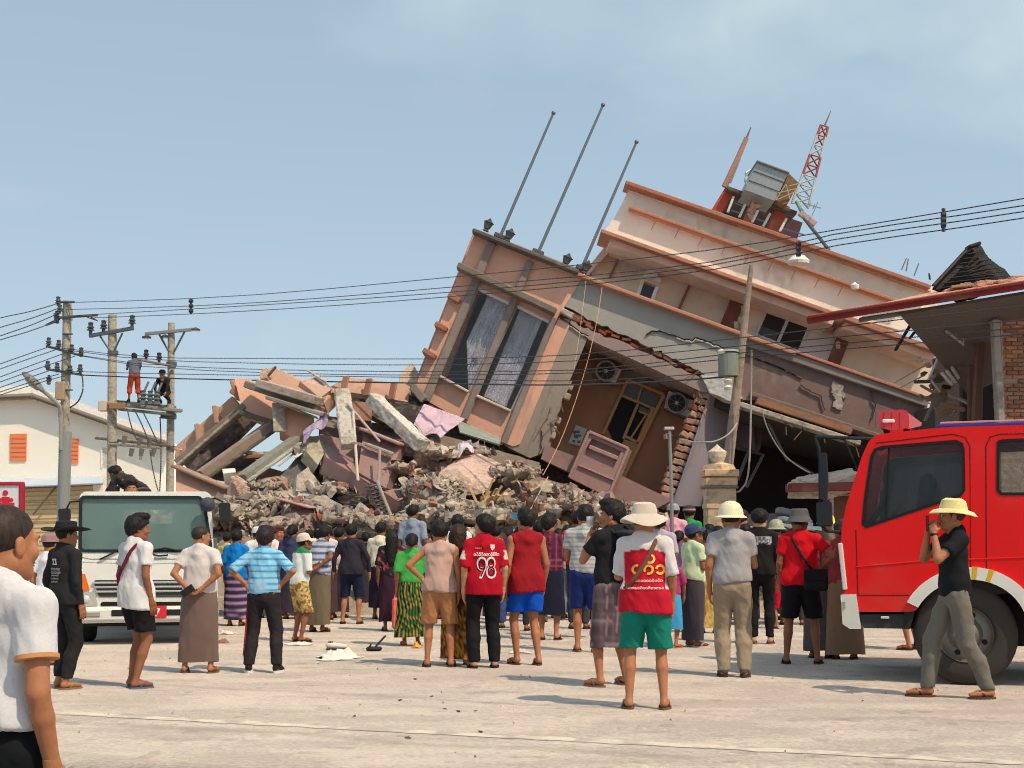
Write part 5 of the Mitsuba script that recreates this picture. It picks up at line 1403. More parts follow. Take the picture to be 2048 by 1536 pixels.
part(fe, 'step_lamp', box(*P(1770, 1235, FY + .02), .08, .03, .025, .006), 'lamp_plastic', lin(206, 206, 200))
part(fe, 'skirt_rear', slab([(1808, 1200), (1836, 1200), (1820, 1258), (1808, 1258)], FY + .03, .4), 'matte', lin(40, 42, 42))
bc = part(fe, 'bumper_corner', slab([(1681, 1190), (1712, 1188), (1716, 1215), (1721, 1258), (1700, 1258), (1685, 1248)], FY - .02, 2.2), 'paint', lin(214, 216, 206))
part(bc, 'marker_lamp', slab([(1684, 1204), (1690, 1203), (1691, 1216), (1685, 1217)], FY - .035, .02), 'lamp_plastic', lin(150, 150, 140))
part(fe, 'corner_strip', strip((1680, 1086), (1690, 1180), 9, FY - .02, .12), 'paint', lin(214, 204, 200))


def wheel(holder, c, R, w, hubr, axis, hubc, near=-1):
    """A wheel turning about y (axis 'y'): tyre with tread, rim, hub, nuts."""
    key = part(holder, 'wheel', None_tyre(R, w, hubr, c, axis), 'rubber', lin(62, 58, 54), smooth=35)
    rim = lathe([(0, -.02), (hubr * .28, -.02), (hubr * .36, .02), (hubr * .42, .03), (hubr * .62, .085), (hubr * .92, .10), (hubr, .0), (hubr, .2), (0, .2)], 36)
    orient(rim, c, axis, w, near)
    part(key, 'rim', rim, 'metal', hubc)
    cap_ = lathe([(0, -.10), (hubr * .2, -.10), (hubr * .26, -.02), (hubr * .26, .04), (0, .04)], 20)
    orient(cap_, c, axis, w, near)
    part(key, 'hub', cap_, 'metal', lin(150, 148, 142))
    for k in range(8):
        a = k * math.pi / 4
        nut = lathe([(0, -.04), (.018, -.04), (.02, .03), (0, .03)], 6)
        nut.apply_translation((hubr * .36 * math.cos(a), hubr * .36 * math.sin(a), 0))
        orient(nut, c, axis, w, near)
        part(key, 'nut', nut, 'metal', lin(120, 116, 110))
        if k % 2 == 0:
            hole = lathe([(0, -.004), (hubr * .1, -.004), (hubr * .1, .01), (0, .01)], 12)
            hole.apply_translation((hubr * .72 * math.cos(a + .4), hubr * .72 * math.sin(a + .4), .085))
            orient(hole, c, axis, w, near)
            part(key, 'rim_hole', hole, 'matte', lin(24, 24, 24))
    return key


def orient(m, c, axis, w, near):
    # local z runs inwards from the outer face
    m.apply_translation((0, 0, -w / 2))
    if axis == 'y':
        m.apply_transform(np.array([[1, 0, 0, 0], [0, 0, 1, 0], [0, -1, 0, 0], [0, 0, 0, 1.]]))
    else:
        m.apply_transform(np.array([[0, 0, float(near), 0], [1, 0, 0, 0], [0, 1, 0, 0], [0, 0, 0, 1.]]))
    m.apply_translation(c)
    if m.volume < 0:
        m.invert()


def None_tyre(R, w, hubr, c, axis):
    h = w / 2
    m = lathe([(hubr, -h + .02), (hubr + .03, -h), (R * .80, -h), (R * .93, -h + .02), (R * .985, -h + .05), (R, -h + .08), (R, -.02), (R - .015, -.015), (R - .015, .015), (R, .02), (R, h - .08), (R * .93, h - .02), (hubr + .03, h), (hubr, h - .02), (hubr, -h + .02)], 48)
    m.apply_translation((0, 0, h))
    orient(m, c, axis, w, 1)
    return m


wc = P(1930, 1262, FY + .17)
wc[2] = .49
wheel(fe, wc, .49, .27, .27, 'y', lin(126, 122, 114))
for x in (2760,):
    q = P(x, 1262, FY + .17)
    q[2] = .49
    wheel(fe, q, .49, .27, .27, 'y', lin(126, 122, 114))
q = P(1930, 1262, FY + DEP - .17)
part(fe, 'far_wheel', None_tyre(.49, .27, .2, (wc[0], FY + DEP - .17, .49), 'y'), 'rubber', lin(40, 40, 40), smooth=35)
part(fe, 'chassis', box(wc[0] + 2.2, FY + DEP / 2, .62, 6.2, .9, .25, .02), 'matte', lin(34, 34, 36))
part(fe, 'body_box', box(P(2350, 1000, FY)[0] + 2.3, FY + DEP / 2, 1.55, 4.5, DEP, 1.75, .05), 'paint', RED)
part(fe, 'roof_stripe', strip((1872, 852), (2330, 838), 5, FY - .004, .09), 'paint', lin(40, 60, 150))
part(fe, 'roof_rail', strip((1880, 846), (2330, 831), 4, FY + .1, .05), 'matte', lin(206, 150, 160))
# light bar
lb = part(fe, 'light_bar', extrude(poly([(1762, 822), (1806, 819), (1814, 822), (1818, 832), (1818, 856), (1778, 860), (1758, 854), (1758, 830)], FY + .3).buffer(-.02).buffer(.02), FY + .3, .6), 'lamp_plastic', lin(196, 36, 48))
part(lb, 'lens_end', hull([P(x, y, Y) for x, y in ((1814, 824), (1844, 846), (1842, 852), (1816, 858)) for Y in (FY + .36, FY + .85)]), 'lamp_plastic', lin(206, 130, 130))
part(lb, 'lens_highlight', box(*P(1777, 842, FY + .29), .12, .02, .04, .01), 'lamp_plastic', lin(236, 228, 226))
for x in (1766, 1806):
    part(lb, 'foot', slab([(x, 856), (x + 14, 856), (x + 12, 868), (x + 2, 868)], FY + .4, .1), 'matte', BLACKP)
for k in range(4):
    part(lb, 'lens_rib', strip((1752 + k * 16, 824), (1751 + k * 16, 856), 1.2, FY + .292, .02), 'lamp_plastic', lin(130, 20, 30))
# mirrors
mr = part(fe, 'mirror_arm', cat([tube([P(1748, 878, FY + .05), P(1700, 876, FY - .1), P(1650, 874, FY - .15), P(1630, 874, FY - .15)], .018, 7), tube([P(1630, 873, FY - .15), P(1638, 898, FY - .15), P(1640, 960, FY - .15), P(1640, 1046, FY - .12), P(1652, 1062, FY - .08), P(1688, 1064, FY + .05)], .017, 7)]), 'matte', lin(34, 36, 42))
for q, nm in (([(1643, 908), (1656, 906), (1659, 960), (1657, 1000), (1643, 1000)], 'mirror'), ([(1636, 1006), (1666, 1004), (1668, 1050), (1638, 1052)], 'mirror')):
    part(mr, nm, extrude(rounded(q, .02), FY - .2, .1), 'matte', lin(36, 38, 46))
part(fe, 'wiper_arm', tube([P(1716, 940, FY + .6), P(1690, 880, FY + .6), P(1662, 872, FY + .5)], .012, 5), 'matte', BLACKP)
# inside the cab
for x in (1800, 2120):
    s_ = part(fe, 'seat', box(P(x, 1060, FY)[0], FY + .6, 1.36, .5, .55, .16, .05), 'fabric', lin(70, 68, 72))
    part(s_, 'seat_back', tilt(box(P(x + 46, 1000, FY)[0], FY + .6, 1.70, .16, .52, .75, .06), 8, (0, 1, 0)), 'fabric', lin(70, 68, 72))
wheel_ = trimesh.creation.torus(.22, .018, major_sections=30, minor_sections=8)
tilt(wheel_, -55, (0, 1, 0), (0, 0, 0))
wheel_.apply_translation(P(1752, 1030, FY + .55))
part(fe, 'steering_wheel', wheel_, 'matte', BLACKP, smooth=True)
part(fe, 'dashboard', box(P(1722, 1060, FY)[0], FY + DEP / 2, 1.42, .3, DEP - .2, .28, .08), 'matte', lin(58, 58, 62))

FRAME = None
# ------------------------------------------------------------------ the white lorry
LY = 18.9
FRAME = (-4.95, LY, math.radians(13))
WH = lin(226, 228, 222)
lo = thing('white_lorry', 'white flatbed lorry facing the camera with orange corner lamps', 'lorry')


def lp_(pts, Y, d, r=.03):
    return extrude(poly(pts, Y).buffer(-r).buffer(2 * r).buffer(-r), Y, d)


WS = [(166, 994), (398, 995), (408, 1002), (422, 1094), (416, 1102), (166, 1102), (160, 1096), (161, 1000)]
face = [(160, 990), (168, 983), (412, 983), (422, 990), (427, 1090), (436, 1180), (436, 1216), (152, 1216), (152, 1090)]
cabp = poly(face, LY).buffer(-.06).buffer(.12).buffer(-.06)
hole = poly(WS, LY).buffer(-.03).buffer(.06).buffer(-.03)
own(lo, extrude(cabp.difference(hole), LY, .10), 'paint', WH)
inner_ = cabp.buffer(-.05)
part(lo, 'cab_shell', extrude(cabp.difference(inner_), LY + .1, 1.5), 'paint', WH)
z0c = P(0, 1105, LY)[2]
bw_ = cabp.bounds
part(lo, 'cab_back', extrude(cabp.difference(poly([(222, 1016), (356, 1016), (356, 1062), (222, 1062)], LY)), LY + 1.55, .06), 'matte', lin(150, 156, 152))
part(lo, 'rear_shelf', extrude(poly([(240, 1048), (344, 1046), (350, 1064), (238, 1064)], LY), LY + 1.3, .2), 'matte', lin(206, 206, 196))
ws = part(lo, 'windscreen', extrude(hole, LY + .03, .008), 'tinted_glass')
part(ws, 'rubber_seal', extrude(hole.buffer(.02).difference(hole.buffer(-.022)), LY - .012, .04), 'rubber', lin(34, 44, 46))
part(ws, 'shade_band', extrude(hole.intersection(poly([(150, 985), (440, 985), (440, 1004), (150, 1004)], LY)), LY + .045, .004), 'tinted_glass')
part(lo, 'dashboard', box((bw_[0] + bw_[2]) / 2, LY + .42, z0c - .02, bw_[2] - bw_[0] - .14, .5, .2, .06), 'matte', lin(110, 124, 118))
for x in (205, 376):
    st_ = part(lo, 'seat', box(P(x, 1080, LY)[0], LY + 1.0, z0c - .1, .46, .5, .16, .05), 'fabric', lin(84, 96, 98))
    part(st_, 'seat_back', box(P(x, 1060, LY)[0], LY + 1.25, z0c + .28, .44, .16, .62, .07), 'fabric', lin(84, 96, 98))
    part(st_, 'headrest', box(P(x, 1030, LY)[0], LY + 1.25, z0c + .66, .24, .1, .16, .04), 'fabric', lin(84, 96, 98))
sw = trimesh.creation.torus(.21, .018, major_sections=30, minor_sections=8)
tilt(sw, 62, (1, 0, 0), (0, 0, 0))
sw.apply_translation(P(205, 1082, LY + .45))
part(lo, 'steering_wheel', sw, 'matte', lin(70, 84, 84), smooth=True)
for pts in ([(199, 1119), (214, 1112), (250, 1092)], [(304, 1101), (330, 1096), (360, 1102)], [(300, 1108), (318, 1112), (336, 1110)]):
    part(lo, 'wiper', tube([P(*p, LY - .03) for p in pts], .013, 6), 'matte', lin(30, 34, 34))
part(lo, 'cowl_seam', tube([P(x, y, LY - .001) for x, y in ((153, 1112), (180, 1118), (420, 1118), (429, 1112))], .008, 5), 'matte', lin(150, 152, 146))
part(lo, 'panel_seam', tube([P(x, y, LY - .001) for x, y in ((154, 1124), (290, 1128), (430, 1124))], .006, 5), 'matte', lin(170, 172, 166))
gr = part(lo, 'grille', lp_([(186, 1160), (394, 1160), (384, 1194), (198, 1194)], LY - .012, .02), 'matte', lin(70, 72, 72))
for k in range(3):
    part(gr, 'grille_bar', box(P(290, 1167 + k * 9, LY)[0], LY - .03, P(0, 1167 + k * 9, LY)[2], 1.36 - .05 * k, .03, .026, .008), 'metal', lin(190, 192, 190))
part(gr, 'badge', lathe([(0, 0), (.055, 0), (.055, .012), (0, .012)], 18).apply_transform(trimesh.transformations.rotation_matrix(math.radians(90), (1, 0, 0))).apply_translation(P(290, 1150, LY - .01)), 'metal', lin(180, 182, 182))
part(lo, 'lower_grille', lp_([(200, 1204), (382, 1204), (380, 1214), (202, 1214)], LY - .015, .02), 'matte', lin(24, 24, 24))
for sgn in (0, 1):
    fx = (lambda x: x) if sgn == 0 else (lambda x: 588 - x)
    q = [(fx(a), b) for a, b in ((155, 1148), (170, 1148), (180, 1181), (155, 1181))]
    part(lo, 'corner_lamp', lp_(q, LY - .02, .05, .01), 'lamp_plastic', lin(226, 112, 40), label='orange corner lamp')
    q = [(fx(a), b) for a, b in ((155, 1184), (190, 1184), (196, 1212), (155, 1212))]
    h_ = part(lo, 'headlight', lp_(q, LY - .02, .05, .015), 'lamp_plastic', lin(176, 178, 172))
    bulb = lathe([(0, 0), (.05, 0), (.04, .02), (0, .03)], 16).apply_transform(trimesh.transformations.rotation_matrix(math.radians(90), (1, 0, 0))).apply_translation(P(fx(172), 1198, LY - .02))
    part(h_, 'reflector', bulb, 'metal', lin(230, 230, 226))
    part(lo, 'fog_lamp', box(*P(fx(186), 1229, LY - .09), .18, .02, .06, .015), 'lamp_plastic', lin(150, 150, 144))
part(lo, 'bumper', box((bw_[0] + bw_[2]) / 2, LY + .05, P(0, 1232, LY)[2], bw_[2] - bw_[0] + .02, .26, .215, .05), 'paint', WH)
part(lo, 'bumper_slot', box((bw_[0] + bw_[2]) / 2, LY - .085, P(0, 1228, LY)[2], .9, .02, .08, .01), 'matte', lin(34, 34, 34))
pl = part(lo, 'number_plate', box(*P(310, 1224, LY - .105), .30, .012, .16, .005), 'matte', lin(206, 44, 56))
t_ = meshkit.text_mesh('7', .1, .004, True)
t_.apply_transform(np.array([[1, 0, 0, 0], [0, 0, -1, 0], [0, 1, 0, 0], [0, 0, 0, 1.]]))
t_.apply_translation(P(307, 1232, LY - .112))
part(pl, 'lettering', t_, 'matte', lin(230, 226, 222))
part(lo, 'under_guard', box((bw_[0] + bw_[2]) / 2, LY + .5, .30, bw_[2] - bw_[0] - .2, .8, .12, .02), 'matte', lin(26, 26, 26))
for x in (bw_[0] + .14, bw_[2] - .14):
    for y in (LY + 0.75, LY + 4.4):
        m = None_tyre(.37, .22, .2, (x, y, .37), 'x')
        m = lathe([(.2, -.11), (.32, -.11), (.36, -.07), (.37, -.03), (.37, .03), (.36, .07), (.32, .11), (.2, .11), (.2, -.11)], 32)
        m.apply_transform(np.array([[0, 0, 1, 0], [1, 0, 0, 0], [0, 1, 0, 0], [0, 0, 0, 1.]]))
        m.apply_translation((x, y, .37))
        part(lo, 'wheel', m, 'rubber', lin(36, 36, 36), smooth=35)
part(lo, 'chassis', box((bw_[0] + bw_[2]) / 2, LY + 3.1, .62, .8, 4.6, .2, .02), 'matte', lin(44, 44, 44))
part(lo, 'load', box((bw_[0] + bw_[2]) / 2, LY + 2.7, 1.13, 1.7, 1.2, .24, .03), 'matte', lin(110, 96, 80))
part(lo, 'flatbed', box((bw_[0] + bw_[2]) / 2, LY + 3.7, .95, 1.9, 3.9, .12, .01), 'matte', lin(120, 116, 108))
for x in (bw_[0] + .02, bw_[2] - .02):
    part(lo, 'side_board', box(x, LY + 3.7, 1.2, .05, 3.9, .4, .01), 'paint', lin(96, 104, 102))
for pts, q, nm in (([(418, 1000), (430, 996), (446, 1004)], [(436, 1006), (461, 1006), (461, 1042), (440, 1042)], 'mirror'), ([(160, 1002), (140, 1004), (50, 1004)], [(116, 1018), (140, 1016), (141, 1058), (118, 1060)], 'mirror')):
    a_ = part(lo, 'mirror_arm', tube([P(*p, LY - .1) for p in (pts if pts[0][0] > 300 else [(160, 1002), (140, 1004), (132, 1020)])], .014, 6), 'matte', lin(30, 32, 32))
    part(a_, nm, lp_(q, LY - .16, .12), 'matte', lin(36, 38, 42))
rm = lathe([(0, 0), (.09, 0), (.1, .03), (.06, .08), (0, .1)], 18).apply_transform(trimesh.transformations.rotation_matrix(math.radians(90), (1, 0, 0))).apply_translation(P(415, 1009, LY - .12))
part(lo, 'round_mirror', rm, 'matte', lin(66, 70, 82), smooth=40)
part(lo, 'white_tag', box(*P(146, 1042, LY - .12), .09, .01, .06), 'matte', lin(214, 214, 212))
FRAME = None

# ------------------------------------------------------------------ people: a body from a skeleton of tapering limbs
class Field:
    """A distance field on a grid; limbs and masses are blended into it, and its zero surface becomes the mesh."""

    def __init__(self, lo, hi, h):
        self.lo, self.h = np.asarray(lo, float), h
        n = np.ceil((np.asarray(hi) - lo) / h).astype(int) + 1
        self.ax = [self.lo[i] + h * np.arange(n[i]) for i in range(3)]
        self.D = np.full(n, 0.3, np.float32)

    def win(self, lo, hi, pad=0.1):
        s = [slice(max(0, int((lo[i] - pad - self.lo[i]) / self.h)), max(1, int((hi[i] + pad - self.lo[i]) / self.h) + 2)) for i in range(3)]
        return tuple(s), self.ax[0][s[0]][:, None, None], self.ax[1][s[1]][None, :, None], self.ax[2][s[2]][None, None, :]

    def merge(self, s, d, k, sub=False):
        a = self.D[s]
        if sub:
            a, d = -a, d
        if k > 0:
            t = np.clip(0.5 + 0.5 * (d - a) / k, 0, 1) if not sub else np.clip(0.5 + 0.5 * (d - a) / k, 0, 1)
            r = d * (1 - t) + a * t - k * t * (1 - t)
        else:
            r = np.minimum(a, d)
        self.D[s] = -r if sub else r

    def cone(self, a, b, ra, rb, k=0.02, sx=1.0, sub=False):
        a, b = np.asarray(a, float), np.asarray(b, float)
        R = max(ra, rb)
        lo, hi = np.minimum(a, b) - [R * sx, R, R], np.maximum(a, b) + [R * sx, R, R]
        s, x, y, z = self.win(lo, hi)
        px, py, pz = (x - a[0]) / sx, y - a[1], z - a[2]
        ba = b - a
        ba = np.array([ba[0] / sx, ba[1], ba[2]])
        t = np.clip((px * ba[0] + py * ba[1] + pz * ba[2]) / max(ba @ ba, 1e-9), 0, 1)
        d = np.sqrt((px - t * ba[0]) ** 2 + (py - t * ba[1]) ** 2 + (pz - t * ba[2]) ** 2) - (ra + (rb - ra) * t)
        self.merge(s, d.astype(np.float32), k, sub)

    def ell(self, c, r, k=0.02, sub=False):
        c, r = np.asarray(c, float), np.asarray(r, float)
        s, x, y, z = self.win(c - r, c + r)
        px, py, pz = (x - c[0]), (y - c[1]), (z - c[2])
        k0 = np.sqrt((px / r[0]) ** 2 + (py / r[1]) ** 2 + (pz / r[2]) ** 2)
        k1 = np.sqrt((px / r[0] ** 2) ** 2 + (py / r[1] ** 2) ** 2 + (pz / r[2] ** 2) ** 2) + 1e-9
        self.merge(s, (k0 * (k0 - 1) / k1).astype(np.float32), k, sub)

    def keep(self, fn):
        """Cuts away where fn(x, y, z) > 0."""
        x, y, z = self.ax[0][:, None, None], self.ax[1][None, :, None], self.ax[2][None, None, :]
        self.D = np.maximum(self.D, fn(x, y, z).astype(np.float32))

    def mesh(self):
        D = self.D
        D[0], D[-1], D[:, 0], D[:, -1], D[:, :, 0], D[:, :, -1] = (.3,) * 6
        s = D < 0
        n = np.array(D.shape)
        c = np.zeros(n - 1, np.int8)
        for i in (0, 1):
            for j in (0, 1):
                for l in (0, 1):
                    c += s[i:n[0] - 1 + i, j:n[1] - 1 + j, l:n[2] - 1 + l]
        act = (c > 0) & (c < 8)
        idx = np.full(n - 1, -1, np.int64)
        cells = np.argwhere(act)
        idx[act] = np.arange(len(cells))
        acc, cnt = np.zeros((len(cells), 3)), np.zeros(len(cells))
        corner = {}
        for i, j, l in np.ndindex(2, 2, 2):
            corner[i, j, l] = D[cells[:, 0] + i, cells[:, 1] + j, cells[:, 2] + l].astype(float)
        for p in corner:
            for a in range(3):
                if p[a] == 0:
                    q = list(p)
                    q[a] = 1
                    da, db = corner[p], corner[tuple(q)]
                    cross = (da < 0) != (db < 0)
                    t = np.where(cross, da / np.where(cross, da - db, 1), 0)
                    pos = np.array(p, float)[None].repeat(len(cells), 0)
                    pos[:, a] += t
                    acc[cross] += pos[cross]
                    cnt[cross] += 1
        v = self.lo + self.h * (cells + acc / np.maximum(cnt, 1)[:, None])
        F_ = []
        for a in range(3):
            b, cc = (a + 1) % 3, (a + 2) % 3
            sl0, sl1 = [slice(None)] * 3, [slice(None)] * 3
            sl0[a], sl1[a] = slice(0, -1), slice(1, None)
            ch = s[tuple(sl0)] != s[tuple(sl1)]
            e = np.argwhere(ch)
            e = e[(e[:, b] > 0) & (e[:, cc] > 0) & (e[:, b] < n[b] - 1) & (e[:, cc] < n[cc] - 1)]
            ins = s[e[:, 0], e[:, 1], e[:, 2]]

            def at(db, dc):
                q = e.copy()
                q[:, b] -= db
                q[:, cc] -= dc
                return idx[q[:, 0], q[:, 1], q[:, 2]]
            quad = np.stack([at(1, 1), at(0, 1), at(0, 0), at(1, 0)], -1)
            quad[~ins] = quad[~ins][:, ::-1]
            F_.append(quad)
        q = np.vstack(F_)
        f = np.vstack([q[:, [0, 1, 2]], q[:, [0, 2, 3]]])
        return trimesh.Trimesh(v, f, process=False)


def wrinkle(m, amp, f=(7, 7, 3.4), seed=0):
    """Folds of cloth: noise drawn out along the body."""
    q = m.vertices * np.asarray(f) + seed * 3.7
    q[:, 2] += q[:, 0] * .6
    d = (meshkit.fbm(q, 3, seed) - .5) * 2 * amp
    m.vertices = m.vertices + m.vertex_normals * d[:, None]
    return m


_cache = {}


def cached(key, fn):
    if key not in _cache:
        _cache[key] = fn()
    return _cache[key].copy()


def head_mesh(h, woman=False):
    f = Field((-.13, -.16, -.24), (.13, .16, .15), h)
    f.ell((0, -.014, .036), (.077, .094, .082))
    f.ell((0, .022, -.034), (.060, .068, .080), .03)
    f.ell((0, .052, -.088), (.030, .030, .024), .025)
    for sx in (-1, 1):
        f.cone((sx * .055, -.01, -.055), (sx * .022, .055, -.09), .022, .018, .03)
        f.ell((sx * .040, .062, -.026), (.026, .022, .024), .02)
    f.cone((-.036, .078, .022), (.036, .078, .022), .012, .012, .012)
    f.cone((0, .084, .012), (0, .104, -.026), .008, .012, .012)
    for sx in (-1, 1):
        f.ell((sx * .011, .096, -.031), (.009, .010, .008), .006)
        f.ell((sx * .031, .096, .003), (.016, .012, .010), .012, True)
        f.ell((sx * .031, .079, .003), (.014, .011, .011), .003)
        f.ell((sx * .080, -.006, -.008), (.010, .019, .031), .006)
        f.ell((sx * .090, -.002, -.006), (.005, .010, .018), .005, True)
    f.ell((0, .086, -.056), (.022, .011, .007), .005)
    f.ell((0, .083, -.068), (.019, .011, .008), .005)
    f.cone((-.02, .098, -.0615), (.02, .098, -.0615), .0028, .0028, .003, 1, True)
    r = .050 if woman else .056
    f.cone((0, -.022, -.07), (0, -.022, -.175), r, r - .004, .03)
    return f.mesh()


def hair_mesh(kind, h):
    f = Field((-.17, -.24, -.5 if kind == 'long' else -.24), (.17, .17, .2), h)
    o = {'buzz': .0030, 'short': .013, 'long': .014, 'bun': .012, 'bowl': .018, 'tuft': .018, 'cropped': .006}[kind]
    f.ell((0, -.014, .036), (.077 + o, .094 + o, .082 + o))
    ys = [-.2, -.11, -.06, -.02, .012, .045, .09, .2]
    zs = {'buzz': [-.06, -.055, -.05, -.02, .012, .045, .064, .07], 'short': [-.075, -.07, -.06, -.03, .012, .045, .060, .065]}.get(kind, [-.09, -.085, -.075, -.055, -.01, .035, .052, .055])
    f.keep(lambda x, y, z: np.interp(y, ys, zs) + 0 * x - z)
    if kind == 'short':
        f.ell((0, .02, .105), (.072, .075, .034), .02)
    if kind == 'tuft':
        f.ell((0, .03, .115), (.08, .08, .036), .02)
        f.ell((0, -.07, .02), (.075, .05, .09), .02)
    if kind == 'bowl':
        f.ell((0, -.01, .06), (.10, .105, .075), .02)
        f.keep(lambda x, y, z: np.interp(y, ys, [-.05, -.045, -.03, -.01, .01, .035, .05, .05]) + 0 * x - z)
    if kind == 'long':
        f.cone((0, -.07, .0), (0, -.10, -.36), .08, .06, .03, 1.15)
        f.cone((0, -.05, -.02), (0, -.075, -.2), .085, .07, .03, 1.1)
    if kind == 'bun':
        f.ell((0, -.125, -.005), (.052, .045, .05), .015)
    m = f.mesh()
    amp = {'buzz': .001, 'cropped': .003}.get(kind, .011)
    d = (meshkit.fbm(m.vertices * [48, 48, 26], 3, 4) - .42) * 2 * amp
    m.vertices = m.vertices + m.vertex_normals * d[:, None]
    return m


def hand_mesh(pose, h):
    f = Field((-.10, -.05, -.05), (.12, .12, .24), h)
    f.cone((0, 0, -.03), (0, 0, .02), .026, .029, .02, 1.1)
    f.cone((.022, 0, .03), (.026, 0, .085), .017, .014, .012)
    f.cone((-.018, 0, .03), (-.026, 0, .08), .016, .013, .012)
    f.cone((.0, 0, .02), (0, 0, .086), .018, .014, .015, 1.6)
    curl = {'relaxed': .38, 'grip': 1.15, 'flat': .10}[pose]
    for x, L, c in ((.033, .068, .85), (.011, .078, 1.0), (-.012, .073, 1.08), (-.033, .056, 1.2)):
        p, a = np.array([x, 0, .085]), curl * c * .5
        for i, part_ in enumerate((.46, .30, .24)):
            q = p + np.array([x * .10, math.sin(a), math.cos(a)]) * L * part_ * (1.12 if i == 0 else 1.0)
            f.cone(p, q, .0092 - i * .0008, .0086 - i * .0009, .004)
            p, a = q, a + curl * c * .8
    t = {'relaxed': [(.028, .004, .018), (.052, .022, .050), (.056, .036, .082)], 'grip': [(.028, .006, .018), (.050, .032, .046), (.030, .052, .066)], 'flat': [(.030, .002, .018), (.062, .012, .048), (.076, .016, .078)]}[pose]
    f.cone(t[0], t[1], .013, .0105, .012)
    f.cone(t[1], t[2], .0102, .0082, .005)
    return f.mesh()


def hat_mesh(kind):
    a = np.linspace(0, 2 * np.pi, 41)[:-1]

    def brimmed(prof, wave, seed):
        m = lathe(prof, 40)
        r = np.linalg.norm(m.vertices[:, :2], axis=1)
        t = np.arctan2(m.vertices[:, 1], m.vertices[:, 0])
        m.vertices[:, 2] += wave * np.clip((r - .10) / .08, 0, 1.2) * (np.sin(2 * t + seed) + .5 * np.sin(3 * t + 2 * seed))
        m.vertices[:, 0] *= .93
        return m
    if kind == 'sun':
        return brimmed([(0, .135), (.05, .133), (.085, .118), (.100, .085), (.104, .05), (.108, .042), (.15, .022), (.192, -.012), (.193, -.018), (.15, .014), (.108, .034), (.10, .03), (.09, .09), (.05, .125), (0, .127)], .016, 1.0)
    if kind == 'straw':
        return brimmed([(0, .130), (.06, .128), (.09, .110), (.104, .06), (.108, .046), (.15, .036), (.178, .012), (.179, .006), (.15, .029), (.108, .038), (.098, .05), (.06, .12), (0, .122)], .006, 2.2)
    if kind == 'bucket':
        return brimmed([(0, .120), (.075, .118), (.088, .108), (.098, .05), (.102, .04), (.132, -.006), (.133, -.012), (.10, .034), (.09, .05), (.08, .10), (0, .112)], .004, .4)
    if kind == 'wide':
        return brimmed([(0, .118), (.06, .125), (.092, .118), (.104, .06), (.106, .052), (.16, .044), (.222, .058), (.223, .052), (.16, .036), (.104, .044), (.09, .10), (0, .11)], .010, .9)
    if kind == 'helmet':
        m = brimmed([(0, .150), (.04, .147), (.085, .122), (.112, .075), (.120, .03), (.122, .022), (.150, .008), (.152, .0), (.12, .012), (.112, .02), (.104, .07), (.08, .11), (0, .14)], 0, 0)
        return m
    if kind == 'cap':
        dome = lathe([(0, .132), (.05, .126), (.085, .100), (.099, .05), (.100, .025), (.092, .025), (.09, .05), (.05, .118), (0, .124)], 32)
        u = np.linspace(-1.15, 1.15, 15)
        pts, n = [], 15
        for rr, zz in ((.092, .034), (.16, .018), (.092, .026), (.16, .010)):
            pts += [(rr * np.sin(t) * (1 if rr < .1 else .72), rr * np.cos(t) * (1 if rr < .1 else 1.12) + (0 if rr < .1 else .0), zz - .02 * abs(np.sin(t)) * (rr > .1)) for t in u]
        f = []
        for i in range(n - 1):
            f += [(i, i + 1, n + i + 1), (i, n + i + 1, n + i), (2 * n + i, 3 * n + i + 1, 2 * n + i + 1), (2 * n + i, 3 * n + i, 3 * n + i + 1), (n + i, n + i + 1, 3 * n + i + 1), (n + i, 3 * n + i + 1, 3 * n + i)]
        return cat([dome, trimesh.Trimesh(np.array(pts), f, process=False)])


def skirt_mesh(z0, z1, c0, c1, r0, r1, amp, seed, n=64, m=22):
    r = np.random.default_rng(seed)
    ph = r.random(6) * 6.28
    t = np.linspace(0, 1, m)
    a = np.arange(n) * 2 * np.pi / n
    hip = np.clip(np.sin(np.clip(t * 3.2, 0, 1) * np.pi / 2), 0, 1)
    V = []
    for i in range(m):
        k = t[i]
        rx = r0[0] + (r1[0] - r0[0]) * k + .025 * hip[i] * (1 - k)
        ry = r0[1] + (r1[1] - r0[1]) * k + .025 * hip[i] * (1 - k)
        w = 1 + amp * (k ** .7) * (np.sin(3 * a + ph[0] + 1.5 * k) + .8 * np.sin(5 * a + ph[1] - 2 * k) + .6 * np.sin(9 * a + ph[2] + k) + .4 * np.sin(14 * a + ph[3]))
        c = np.asarray(c0) + (np.asarray(c1) - c0) * k
        V.append(np.stack([c[0] + rx * w * np.cos(a), c[1] + ry * w * np.sin(a), z0 + (z1 - z0) * k + .008 * k * np.sin(2 * a + ph[4]) + 0 * a], -1))
    V.append(np.tile([[c0[0], c0[1], z0]], (1, 1)))
    v = np.vstack(V)
    f = []
    for i in range(m - 1):
        for j in range(n):
            k = (j + 1) % n
            f += [(i * n + j, (i + 1) * n + k, i * n + k), (i * n + j, (i + 1) * n + j, (i + 1) * n + k)]
    for j in range(n):
        f.append((m * n, j, (j + 1) % n))
    return trimesh.Trimesh(v, f, process=False)


